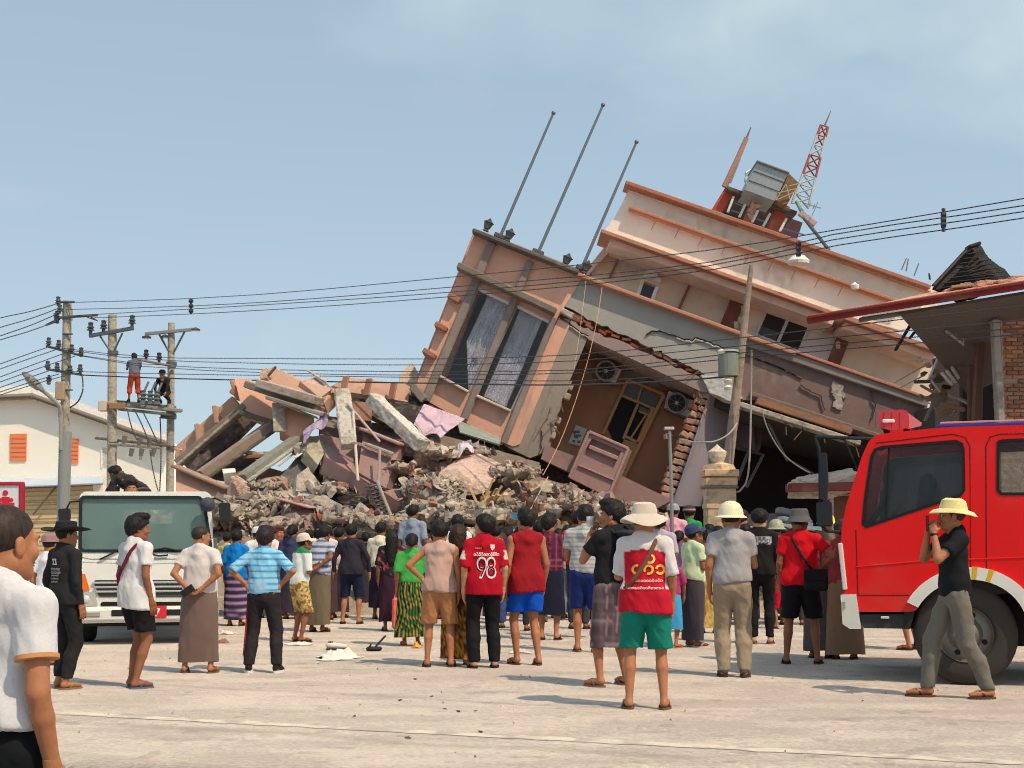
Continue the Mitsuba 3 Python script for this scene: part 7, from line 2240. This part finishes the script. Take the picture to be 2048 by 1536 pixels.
p = person('man drinking from a white cup, black tee, plaid longyi tucked to the knee', 1226, 1372, 1004, face=-38, look=-38, arms=('mouth', 'down'), legs=((-.16, .0), (.14, -.02)), shirt=('tee', lin(34, 34, 38), .018), hem=.9, pants=('longyi', lin(88, 72, 78), .36, .09), pants_pattern=plaid(lin(78, 64, 72), lin(104, 88, 94), lin(150, 130, 136), .11), skin='tan', eyes=True, feet=('sandal', lin(120, 96, 84)), hair='tuft', grip=('grip', 'relaxed'))
c = p['hands'][0] + [-.02, -.03, .05]
cup = thing('paper_cup', 'white cup held to the mouth of the drinking man', 'cup')
own(cup, lathe([(0, 0), (.028, 0), (.036, .11), (.033, .11), (.026, .006), (0, .006)], 18, c - [0, 0, .03]), 'matte', lin(226, 222, 214))
part(cup, 'sleeve', lathe([(.0315, .03), (.0345, .03), (.037, .075), (.034, .075)], 18, c - [0, 0, .03]), 'matte', lin(196, 186, 176))
bp_ = thing('backpack', 'dark grey backpack carried by the drinking man', 'backpack')
bc_ = p['put'](roughen(box(*p['up']((.06, -.2, 1.17)), .32, .17, .46, .06), .012, .07, 3))
own(bp_, bc_, 'fabric', lin(62, 64, 68), 40)
part(bp_, 'pocket', p['put'](box(*p['up']((.06, -.29, 1.08)), .25, .05, .22, .02)), 'fabric', lin(76, 78, 82), 40)
part(bp_, 'top_flap', p['put'](box(*p['up']((.06, -.21, 1.41)), .28, .19, .06, .025)), 'fabric', lin(50, 52, 56), 40)
for sx_ in (-.07, .16):
    part(bp_, 'strap', p['put'](tube([p['up']((sx_, -.12, 1.40)), p['up']((sx_, -.02, 1.475)), p['up']((sx_, .10, 1.40)), p['up']((sx_, .15, 1.25))], .016, 7)), 'fabric', lin(40, 42, 46))
p = person('man in striped grey tee and navy shorts behind the drinking man', 1172, 1304, 1012, face=8, arms=('phone', 'phone'), shirt=('tee', lin(176, 178, 176), .02), pants=('shorts', lin(32, 50, 110), .50, .024), legs=((-.1, .02), (.1, -.02)), pattern=stripes(lin(190, 190, 186), lin(150, 156, 158), .05, .4), hair='short', skin='tan', feet=('sandal', lin(110, 84, 66)))
p = person('man in grey tee, khaki trousers and a cream safety helmet', 1466, 1354, 1012, face=8, look=6, arms=('down', 'phone'), legs=((-.09, .0), (.11, -.03)), shirt=('tee', lin(160, 158, 162), .022), hem=.94, pants=('trousers', lin(150, 134, 114), .07, .014), skin='tan', feet=('shoe', lin(90, 82, 66), lin(60, 54, 46)), hair='short', hat=('helmet', lin(226, 220, 186)), fat=1.05)
part(p['key'], 'chin_strap', p['put'](tube([(p['nck'] + [.085, .0, .16]), (p['nck'] + [.07, .05, .06]), (p['nck'] + [0, .09, .03]), (p['nck'] + [-.07, .05, .06]), (p['nck'] + [-.085, 0, .16])], .006, 6)), 'fabric', lin(60, 90, 60))
p = person('man in black shirt with a pale printed panel across the shoulders', 1524, 1288, 1020, face=8, look=8, arms=('down', 'down'), shirt=('long', lin(32, 32, 35), .02), hem=.86, pants=('trousers', lin(28, 28, 31), .09, .002), hair='bowl', skin='light', feet=('sandal', lin(120, 90, 76)))
back_text(p, cat([box(0, 0, 0, .30, .085, .002), box(-.13, -.055, 0, .05, .05, .002), box(-.05, -.05, 0, .06, .025, .002), box(.11, -.05, 0, .05, .02, .002)]), .1, 1.30, lin(170, 178, 180), -.01)
back_text(p, glyphs(5, .05, 8, 1.2), .06, 1.315, lin(96, 104, 108), -.01, off=.0095)
back_text(p, glyphs(3, .03, 9), .03, 1.265, lin(40, 42, 46), .05, off=.0095)
p = person('man in red tee, black shorts and a grey bucket hat', 1607, 1328, 1020, face=14, arms=('down', 'hip'), legs=((-.18, -.03), (.15, .04)), shirt=('tee', lin(206, 22, 36), .022), hem=.86, pants=('shorts', lin(28, 28, 32), .50, .03), skin='brown', feet=('sandal', lin(46, 42, 40)), hair='short', hat=('bucket', lin(98, 98, 100)), fat=1.08)
strap(p, 'sling_bag', 'black shoulder bag across the red tee of the man in the grey hat', -1, lin(40, 38, 40), r=.016, bag=((.17, -.16, .93), (.26, .09, .24), lin(36, 36, 40)))
p = person('walking man in black tee, grey trousers and a yellow sun hat', 1912, 1396, 998, face=-88, look=4, nod=-4, arms=('up_face', 'up_face'), legs=((-.06, -.26), (.08, .22)), shirt=('tee', lin(30, 31, 34), .016), hem=.90, pants=('trousers', lin(112, 108, 98), .08, .008), skin='tan', eyes=True, feet=('sandal', lin(88, 64, 52), lin(70, 48, 40)), hair='short', hat=('straw', lin(222, 208, 150)), hairc=lin(70, 50, 44), grip=('grip', 'grip'))
c = (p['hands'][0] + p['hands'][1]) / 2
add('phone', box(*c + [-.03, 0, .02], .012, .075, .15, .005), 'lamp_plastic', lin(30, 30, 34), 'phone held to the face of the man in the yellow hat', 'phone')
part(p['key'], 'wrist_watch', p['put'](tube([p['wri'][0] + [-.0, 0, -.012], p['wri'][0] + [.0, .0, .012]], .034, 14)), 'rubber', lin(30, 30, 32))
p = person('person in a long khaki robe partly hidden by the fire engine', 1690, 1318, 1040, face=8, arms=('fold', 'fold'), shirt=('half', lin(150, 66, 66), .02), pants=('skirt', lin(146, 120, 92), .06, .12), hair='bun', woman=True, skin='brown', hairc=lin(60, 40, 36))

# the second row, left to right
p = person('person in bright blue shirt and purple striped longyi', 470, 1252, 1062, face=6, arms=('down', 'down'), shirt=('half', lin(22, 124, 206), .024), hem=.84, pants=('longyi', NAVY, .12, .10), pants_pattern=stripes(lin(60, 52, 82), lin(186, 150, 186), .12, .3), hair='short', skin='brown', fat=1.1)
p = person('man in yellow green shirt facing the street beside the white lorry', 441, 1210, 1058, face=172, arms=('down', 'down'), shirt=('tee', lin(206, 206, 110), .02), pants=('trousers', lin(60, 56, 56)), hair='short', skin='brown', eyes=True)
p = person('man in white cap and white shirt behind the blue striped polo', 512, 1236, 1056, face=-16, arms=('down', 'down'), shirt=('half', lin(220, 220, 218), .02), pants=('longyi', lin(70, 70, 90), .14, .10), hat=('cap', lin(220, 212, 200)), skin='brown')
p = person('man in pale pink shirt with a red headband facing left', 555, 1232, 1054, face=120, look=20, arms=('down', 'down'), shirt=('half', lin(226, 206, 204), .02), pants=('longyi', lin(90, 60, 70), .14, .10), hair='short', hairc=lin(96, 40, 38), skin='tan', eyes=True)
p = person('woman with dark hair tied up behind the beige cap', 582, 1238, 1050, face=10, shirt=('half', lin(60, 66, 96), .02), pants=('skirt', lin(70, 60, 76), .12, .10), hair='bun', woman=True, skin='brown')
p = person('person in beige cap, white shirt and flowered knee shorts', 596, 1284, 1068, face=52, look=14, nod=-16, arms=('phone', 'fold'), lean=8, shirt=('half', lin(220, 224, 222), .02), pants=('shorts', lin(190, 150, 90), .46, .03), pants_pattern=blotch([lin(206, 164, 96), lin(150, 100, 70), lin(214, 190, 130), lin(120, 110, 60)], 22, 1, 2), hat=('cap', lin(206, 192, 176)), skin='brown', eyes=True, pattern=zones(lin(220, 224, 222), (lambda v, m: v[:, 2] > 1.40, lin(40, 130, 80))))
p = person('person in grey blue striped shirt and olive brown longyi, bending forward', 634, 1264, 1050, face=24, lean=16, arms=('phone', 'back'), shirt=('tee', lin(140, 150, 176), .024), pants=('longyi', lin(112, 100, 82), .12, .12), pattern=stripes(lin(176, 182, 196), lin(90, 98, 132), .10, .4), hair='short', skin='brown', fat=1.1)
p = person('person in pale pink checked shirt leaning to the left', 652, 1240, 1050, face=-30, lean=10, arms=('reach', 'down'), shirt=('long', lin(220, 190, 184), .02), pants=('longyi', lin(80, 60, 66), .14, .10), hair='short', skin='brown')
p = person('man in dark jacket and navy knee shorts seen from behind', 700, 1248, 1050, face=8, look=4, arms=('wide', 'wide'), legs=((-.13, .0), (.14, .03)), shirt=('long', lin(50, 48, 58), .026), hem=.84, pants=('shorts', NAVY, .46, .02), hair='short', skin='tan', feet=('sandal', lin(60, 46, 44)), fat=1.05)
p = person('man facing away with a pale headscarf behind the dark jacket', 672, 1226, 1046, face=160, arms=('down', 'down'), shirt=('tee', lin(150, 110, 96), .02), pants=('trousers', lin(54, 54, 66)), hair='short', skin='tan', eyes=True)
p = person('person in cream shirt and dark indigo longyi', 760, 1238, 1046, face=14, arms=('fold', 'fold'), shirt=('half', lin(226, 220, 196), .024), pants=('longyi', lin(46, 40, 58), .20, .09), hair='short', skin='brown')
p = person('woman in black flowered blouse and maroon skirt with hair down', 782, 1262, 1062, face=-6, arms=('down', 'down'), shirt=('half', lin(40, 38, 42), .018), pants=('skirt', lin(62, 36, 52), .16, .09), pattern=blotch([lin(38, 36, 40), lin(44, 42, 46), lin(40, 38, 44), lin(36, 34, 38), lin(170, 70, 90)], 14, 1, 6), hair='long', woman=True, skin='brown')
pk = thing('carrier_bag', 'tall salmon pink bag hanging beside the woman in black', 'bag')
bg = G(796, 1262)
ppmb = F / bg[1]
m = roughen(box(bg[0] + .02, bg[1] - .26, .28, .18, .12, .46, .03), .012, .06, 4)
own(pk, m, 'fabric', lin(222, 110, 104), 40)
part(pk, 'handle', tube([(bg[0] - .04, bg[1] - .26, .5), (bg[0] + .0, bg[1] - .24, .68), (bg[0] + .07, bg[1] - .26, .5)], .01, 6), 'fabric', lin(206, 100, 96))
p = person('man in grey blue shirt standing further off on the rubble', 826, 0, 1032, Y=23.6, z=.28, face=12, look=18, crown=1.66, arms=('down', 'down'), shirt=('half', lin(136, 146, 166), .024), pants=('trousers', lin(54, 56, 70)), hair='short', skin='brown')
p = person('woman in green blouse and long black, green and yellow striped skirt', 822, 1292, 1068, face=-10, look=8, arms=('down', 'fold'), shirt=('half', lin(70, 166, 80), .022), hem=.95, pants=('skirt', BLACK, .14, .15), pants_pattern=(lambda v, m: (lambda a: np.where((a < .22)[:, None], lin(170, 150, 66), np.where((a > .72)[:, None], lin(60, 110, 56), lin(28, 28, 26))))(np.mod(np.arctan2(v[:, 1], v[:, 0]) * 3.2 + .6 * np.sin(v[:, 2] * 9), 1))), hair='bun', woman=True, skin='brown', feet=('sandal', lin(206, 120, 60)))
p = person('woman with reddish brown hair turned to the right behind the pink vest', 850, 1244, 1066, face=70, arms=('fold', 'fold'), shirt=('half', lin(120, 110, 116), .02), pants=('skirt', lin(60, 50, 56), .12, .10), hair='bun', hairc=lin(66, 40, 36), woman=True, skin='tan', eyes=True)
p = person('child with black hair just right of the boy in the pink top', 905, 1252, 1068, face=6, shirt=('tee', lin(206, 214, 210), .02), pants=('trousers', lin(60, 60, 76)), hair='bowl', skin='brown')
p = person('man in white shirt seen between the pink top and the red jersey', 915, 0, 1030, Y=22.5, z=.1, crown=1.66, face=6, arms=('down', 'down'), shirt=('half', lin(218, 222, 224), .02), pants=('trousers', lin(70, 72, 84)), hair='short', skin='dark')
p = person('person in grey checked shirt and blue jeans between the red jersey and the red vest', 1016, 1256, 1058, face=10, arms=('phone', 'down'), shirt=('half', lin(150, 156, 170), .02), pants=('trousers', lin(66, 80, 120), .1, .01), pattern=plaid(lin(170, 176, 186), lin(120, 128, 146), lin(200, 204, 210), .06), hair='short', skin='brown')
p = person('person holding a blue and white basin overhead in the crowd', 1040, 0, 1040, Y=21.6, face=6, crown=1.56, arms=('raise', 'raise'), shirt=('tee', lin(90, 90, 110), .02), pants=('trousers', lin(50, 50, 60)), hair='short', skin='brown')
bz = P(1043, 1033, 21.5)
add('basin', lathe([(0, 0), (.12, 0), (.20, .10), (.21, .11), (.19, .10), (.11, .012), (0, .012)], 26, bz - [0, 0, .05]), 'paint', lin(110, 170, 206), 'pale blue basin held above the crowd', 'basin', smooth=35)
p = person('man in maroon plaid shirt and dark navy longyi to the calf', 1098, 1280, 1030, face=12, look=14, arms=('down', 'fold'), shirt=('half', lin(96, 40, 60), .026), hem=.92, pants=('longyi', lin(34, 36, 54), .34, .10), pattern=plaid(lin(104, 42, 64), lin(72, 30, 48), lin(150, 90, 110), .08), hair='tuft', skin='tan', fat=1.08)
p = person('man with black hair behind the left shoulder of the maroon plaid shirt', 1078, 1244, 1044, face=-10, shirt=('half', lin(120, 96, 110), .02), pants=('trousers', lin(70, 84, 110)), hair='short', skin='brown')
p = person('person in pink and grey check shirt and faded jeans', 1136, 1240, 1052, face=14, arms=('phone', 'fold'), shirt=('half', lin(176, 140, 156), .02), pants=('trousers', lin(116, 126, 146), .09, .01), pattern=plaid(lin(196, 160, 172), lin(130, 100, 120), lin(216, 200, 206), .07), hair='short', skin='brown', feet=('shoe', lin(60, 40, 38), lin(110, 100, 90)))
p = person('man with black hair in a red top raising a phone', 1156, 0, 1004, Y=20.2, crown=1.66, z=.12, face=10, arms=('up_face', 'ear'), shirt=('tee', lin(206, 36, 40), .02), pants=('trousers', lin(60, 60, 70)), hair='short', skin='brown')
p = person('man with black hair and blue grey shirt right of the drinking man', 1240, 1262, 1040, face=10, shirt=('half', lin(120, 140, 164), .02), pants=('trousers', lin(60, 62, 76)), hair='short', skin='brown')
p = person('girl in pink top holding a sky blue skirt, half hidden by teal shorts', 1342, 1296, 1104, face=30, arms=('fold', 'low'), shirt=('half', lin(176, 60, 120), .02), pants=('skirt', lin(70, 160, 214), .34, .11), hair='long', woman=True, skin='tan', feet=('sandal', lin(170, 120, 90)))
p = person('woman with black hair tied back right of the sun hat', 1322, 1258, 1030, face=12, shirt=('half', lin(176, 166, 176), .02), pants=('skirt', lin(76, 60, 80), .12, .10), hair='bun', woman=True, skin='brown')
p = person('person in pink shirt with a grey cap beyond the lamp post', 1346, 0, 1004, Y=24.0, crown=1.66, z=.3, face=6, shirt=('half', lin(226, 160, 182), .024), pants=('trousers', lin(70, 66, 80)), hair='short', hat=('cap', lin(150, 156, 160)), skin='brown')
p = person('person in green shirt and dark cap at the far side of the crowd', 1378, 0, 1004, Y=24.4, crown=1.64, z=.3, face=10, shirt=('tee', lin(40, 150, 90), .02), pants=('trousers', lin(60, 60, 66)), hair='short', hat=('cap', lin(60, 62, 60), lin(190, 140, 140)), skin='brown')
p = person('man in navy cap, pale green shirt and dark longyi, head bowed', 1386, 1294, 1050, face=62, look=10, nod=-24, arms=('phone', 'fold'), lean=4, shirt=('tee', lin(196, 214, 172), .026), hem=.93, pants=('longyi', lin(74, 66, 74), .10, .10), hair='short', hat=('cap', lin(58, 66, 98)), skin='brown', eyes=True, fat=1.12, feet=('sandal', lin(190, 186, 180)))
p = person('person in dark blue shirt behind the navy cap', 1398, 1252, 1060, face=10, shirt=('half', lin(50, 60, 92), .02), pants=('longyi', lin(60, 50, 60), .12, .1), hair='short', skin='brown')
p = person('woman in long yellow skirt between the green shirt and the helmet', 1418, 1266, 1060, face=6, shirt=('half', lin(190, 150, 130), .02), pants=('skirt', lin(200, 166, 92), .08, .10), pants_pattern=blotch([lin(200, 166, 92), lin(180, 140, 66), lin(214, 186, 120)], 30, 1, 8), hair='bun', woman=True, skin='brown')
p = person('soldier in green mottled uniform right of the black shirt', 1556, 1250, 1044, face=-14, arms=('fold', 'fold'), shirt=('long', lin(110, 116, 96), .022), pants=('trousers', lin(96, 100, 84)), pattern=blotch([lin(120, 122, 100), lin(84, 90, 70), lin(150, 146, 126)], 12, 1, 3), pants_pattern=blotch([lin(112, 114, 94), lin(80, 86, 66), lin(140, 136, 116)], 12, 1, 5), hair='short', hat=('helmet', lin(160, 160, 140)), skin='brown')
p = person('child in red shorts sitting low behind the black shirt', 1566, 1258, 1120, face=-20, arms=('low', 'low'), legs=((-.1, .12), (.14, .06)), shirt=('tee', lin(176, 60, 60), .02), pants=('shorts', lin(196, 24, 52), .5, .03), hair='short', skin='tan')
p = person('person in pale scarf with dark hair left of the black shirt', 1488, 1240, 1020, face=20, shirt=('half', lin(176, 150, 150), .02), pants=('longyi', lin(70, 60, 66), .12, .1), hair='bun', hairc=lin(50, 36, 36), skin='tan', woman=True)
p = person('person in red checked shirt left of the bucket hat', 1592, 1250, 1058, face=16, shirt=('half', lin(150, 60, 66), .02), pants=('trousers', lin(60, 56, 60)), hair='short', skin='brown')
p = person('rescuer in bright yellow helmet behind the truck mirror', 1658, 1250, 1032, face=-8, shirt=('long', lin(120, 96, 84), .022), pants=('trousers', lin(70, 66, 66)), hair='short', hat=('helmet', lin(226, 226, 60)), skin='brown')
p = person('person behind the fire engine whose legs show under the step', 1826, 1300, 1060, face=-40, arms=('down', 'down'), shirt=('tee', lin(90, 90, 100), .02), pants=('shorts', lin(70, 66, 66), .42, .02), hair='short', skin='tan', feet=('sandal', lin(80, 50, 40)))
p = person('second person behind the fire engine near its front wheel', 1640, 1316, 1064, face=20, shirt=('half', lin(120, 60, 60), .02), pants=('longyi', lin(96, 86, 90), .10, .1), hair='short', skin='brown')
p = person('man in white shirt half hidden behind the wide black hat', 92, 1330, 1070, face=20, shirt=('tee', lin(226, 226, 228), .02), pants=('trousers', lin(60, 56, 60)), hair='short', hat=('cap', lin(150, 120, 120)), skin='tan')
p = person('person in camouflage jacket left of the wide black hat', 112, 1318, 1078, face=8, shirt=('long', lin(96, 96, 84), .02), pants=('trousers', lin(50, 48, 50)), hair='short', skin='brown')

# further back, between the shoulders of the others
for lab, x, foot, top, kw in (
        ('man in dark green shirt between the striped shirt and the dark jacket', 676, 1236, 1056, dict(face=20, shirt=('half', lin(52, 70, 60), .02))),
        ('person in black tee close behind the man in the dark jacket', 730, 1228, 1066, dict(face=-8, shirt=('tee', lin(38, 38, 42), .02))),
        ('woman in brown blouse behind the woman in black', 798, 1240, 1072, dict(face=10, shirt=('half', lin(110, 80, 70), .02), pants=('skirt', lin(70, 50, 46), .12, .1), hair='bun', woman=True)),
        ('man in pale blue shirt right behind the pink sleeveless top', 868, 1238, 1062, dict(face=6, shirt=('half', lin(150, 170, 190), .02))),
        ('person in olive tee behind the red number 98 jersey', 990, 1246, 1052, dict(face=-12, shirt=('tee', lin(104, 104, 80), .02))),
        ('man in dark blue polo behind the red vest', 1062, 1242, 1052, dict(face=14, shirt=('half', lin(48, 56, 84), .02))),
        ('woman with black hair behind the maroon plaid shirt', 1118, 1236, 1058, dict(face=8, shirt=('half', lin(120, 70, 90), .02), pants=('skirt', lin(60, 44, 56), .12, .1), hair='long', woman=True)),
        ('person in white tee behind the striped grey tee', 1190, 1238, 1046, dict(face=16, shirt=('tee', lin(206, 206, 206), .02))),
        ('man in black polo left of the white and red shirt', 1262, 1244, 1048, dict(face=-6, shirt=('half', lin(40, 42, 48), .02))),
        ('woman in violet blouse right of the white and red shirt', 1360, 1246, 1062, dict(face=12, shirt=('half', lin(110, 84, 130), .02), pants=('skirt', lin(60, 50, 70), .12, .1), hair='bun', woman=True)),
        ('man in brown tee behind the navy cap and pale green shirt', 1422, 1240, 1050, dict(face=6, shirt=('tee', lin(110, 84, 66), .02))),
        ('man in grey shirt half hidden behind the khaki trousers', 1440, 1248, 1054, dict(face=-10, shirt=('half', lin(120, 122, 126), .02))),
        ('person in black tee between the helmet and the black printed shirt', 1494, 1250, 1050, dict(face=10, shirt=('tee', lin(44, 42, 46), .02))),
        ('man in rust red tee right of the soldier', 1574, 1240, 1056, dict(face=-14, shirt=('tee', lin(140, 66, 50), .02))),
        ('person in yellow tee left of the bright blue shirt', 452, 1222, 1066, dict(face=24, shirt=('tee', lin(196, 180, 110), .02))),
        ('man in navy tee right behind the blue striped polo', 566, 1226, 1064, dict(face=-16, shirt=('tee', lin(54, 60, 86), .02))),
        ('person in cream blouse behind the olive brown longyi', 616, 1232, 1060, dict(face=12, shirt=('half', lin(206, 196, 176), .02), pants=('skirt', lin(90, 70, 60), .12, .1), hair='bun', woman=True))):
    person(lab, x, foot, top, **{'pants': ('longyi', lin(64, 58, 70), .12, .10), 'hair': 'short', 'skin': 'brown', **kw})

# linemen and men on the lorry
p = person('lineman in grey shirt and orange trousers standing on the pole platform', 262, 0, 706, Y=PY2 - .25, z=P(262, 806, PY2 - .25)[2] + .02, crown=1.0 * (P(262, 706, PY2)[2] - P(262, 806, PY2)[2]), face=-24, look=-10, arms=('reach', 'reach'), lean=16, legs=((-.16, .02), (.14, -.06)), shirt=('tee', lin(96, 104, 116), .02), pants=('trousers', lin(166, 66, 44), .3, .02), hair='short', feet=('shoe', lin(40, 40, 44)), skin='brown', group='linemen at work')
zz = P(326, 808, PY3 - .3)[2]
p = person('lineman in black crouching at the right end of the pole platform', 328, 0, 764, Y=PY3 - .32, z=zz, crown=1.62, face=188, look=0, nod=-14, arms=('low', 'low'), lean=30, bend=.52, legs=((-.16, .12), (.16, .12)), shirt=('long', lin(40, 42, 46), .02), hem=.9, pants=('trousers', lin(40, 40, 44)), hair='short', hat=('cap', lin(30, 30, 36)), feet=('shoe', lin(40, 40, 44)), skin='tan', eyes=True, group='linemen at work')
zb = .75
p = person('man in dark clothes bending over on the lorry bed', 284, 0, 925, Y=LY + 2.7, z=1.25, crown=1.60, face=-62, lean=62, arms=('low', 'low'), legs=((-.12, .1), (.12, -.1)), shirt=('long', lin(44, 42, 48), .02), pants=('trousers', lin(40, 42, 56)), hair='short', skin='dark', pattern=blotch([lin(46, 44, 50), lin(60, 56, 62), lin(150, 90, 60), lin(44, 42, 46), lin(40, 40, 44)], 9, 1, 3), group='men on the lorry')
p = person('man in olive shirt seated low on the lorry bed, cap on', 262, 0, 955, Y=LY + 2.2, z=.66, crown=1.60, face=160, arms=('low', 'low'), shirt=('tee', lin(120, 124, 108), .02), pants=('trousers', lin(60, 60, 60)), hair='short', skin='tan', eyes=True, group='men on the lorry')
p = person('man in pinkish shirt leaning on the lorry cab roof', 226, 0, 955, Y=LY + 2.4, z=.58, crown=1.60, face=30, look=40, arms=('reach', 'reach'), shirt=('tee', lin(150, 116, 116), .02), pants=('trousers', lin(60, 60, 60)), hair='short', skin='tan', group='men on the lorry')

# ------------------------------------------------------------------ things lying on the road
def crumple(cx, cy, L, W, H, seed):
    r = np.random.default_rng(seed)

    def fn(u, v):
        x = (u - .5) * L * (1 + .25 * np.sin(v * 5 + seed))
        y = (v - .5) * W * (1 + .3 * np.sin(u * 6 + 2 * seed))
        q = np.stack([u * 4, v * 4, 0 * u + seed], -1)
        zz_ = H * np.clip(meshkit.fbm(q, 4, seed) * 1.9 - .35, 0.01, 2) * np.clip(1.15 - ((u - .5) ** 2 + (v - .5) ** 2) * 4, .02, 1)
        return np.stack([cx + x, cy + y, zz_ + .008], -1)
    return sheet(fn, 40, 40, .006)


g = G(676, 1318)
add('cloth', crumple(g[0], g[1], .46, .5, .13, 3), 'fabric', lin(226, 218, 206), 'crumpled white cloth lying on the road in front of the crowd', 'cloth', smooth=True)
g = G(672, 1300)
sh_ = thing('shoe', 'white and dark trainer lying behind the crumpled cloth', 'shoe')
own(sh_, hull(np.vstack([trimesh.creation.icosphere(1, .05).vertices * [1.3, 1, .8] + g + [-.07, 0, .06], trimesh.creation.icosphere(1, .04).vertices * [1.3, 1, .8] + g + [.09, 0, .045]])), 'fabric', lin(214, 206, 196), 40)
part(sh_, 'sole', box(*g + [0.01, 0, .015], .27, .09, .025, .01), 'rubber', lin(70, 62, 60))
part(sh_, 'opening', trimesh.creation.icosphere(2, .03).apply_scale((1.2, 1, .4)).apply_translation(g + [-.07, 0, .098]), 'fabric', lin(40, 38, 38))
g = G(748, 1302)
sl = thing('slipper', 'black slippers lying on the road, one tipped up', 'slippers')
own(sl, box(*g + [0, 0, .03], .2, .1, .05, .02), 'rubber', lin(50, 50, 52))
part(sl, 'tipped_sole', tilt(box(*g + [.06, .05, .1], .24, .1, .025, .01), -48, (0, 1, 0)), 'rubber', lin(70, 66, 64))
part(sl, 'strap', tube([g + [-.06, -.05, .04], g + [-.04, 0, .085], g + [-.06, .05, .04]], .012, 6), 'rubber', lin(36, 36, 38))
for k, (x, y, L, W, H, c, lab) in enumerate(((596, 1290, .3, .25, .03, lin(216, 208, 196), 'flat white paper scrap by the flowered shorts'), (1032, 1276, .16, .2, .06, lin(206, 200, 190), 'small white paper scrap right of the black trousers'), (1040, 1306, .22, .18, .05, lin(210, 200, 186), 'pale paper scrap on the road left of the red vest'), (452, 1268, .24, .25, .06, lin(214, 206, 196), 'white scrap beside the brown longyi'), (834, 1296, .13, .12, .07, lin(226, 160, 76), 'orange wrapper near the green striped skirt'), (446, 1286, .12, .14, .05, lin(150, 110, 90), 'brown scrap below the white scrap'))):
    g = G(x, y)
    add('litter', crumple(g[0], g[1], L, W, H, k + 5), 'matte', c, lab, 'litter', smooth=True)
rngl = np.random.default_rng(77)
vs = []
for k in range(420):
    x, y = rngl.uniform(-9, 9), 6.5 + 13 * rngl.random()
    m = protos[rngl.integers(24)].copy()
    m.apply_scale(.005 + .014 * rngl.random() ** 3)
    m.apply_translation((x, y, .006))
    vs.append(m)
add('gravel', cat(vs), 'concrete', lin(150, 138, 124), 'small stones and crumbs scattered over the dusty road', kind='stuff')
for k, (x, y) in enumerate(((802, 1402), (890, 1420), (830, 1360), (708, 1434), (816, 1478), (950, 1424), (918, 1424), (962, 1466), (864, 1394), (720, 1410))):
    g = G(x, y)
    m = chunk(rngl, 9)
    m.apply_scale((.03, .02, .014))
    m.apply_translation(g + [0, 0, .010])
    lab = ('pebble left of centre on the open road', 'pebble just right of the row of pebbles', 'pebble nearest the standing boy', 'lone pebble furthest left above the road line', 'dark pebble closest to the road line', 'pebble at the right end of the row of pebbles', 'pebble in the middle of the row of pebbles', 'pebble right of centre below the row', 'pebble at the left end of the row of pebbles', 'white pebble furthest left of the row')[k]
    add('pebble', m, 'concrete', lin(92, 84, 76) if k != 9 else lin(206, 200, 190), lab, 'pebble')
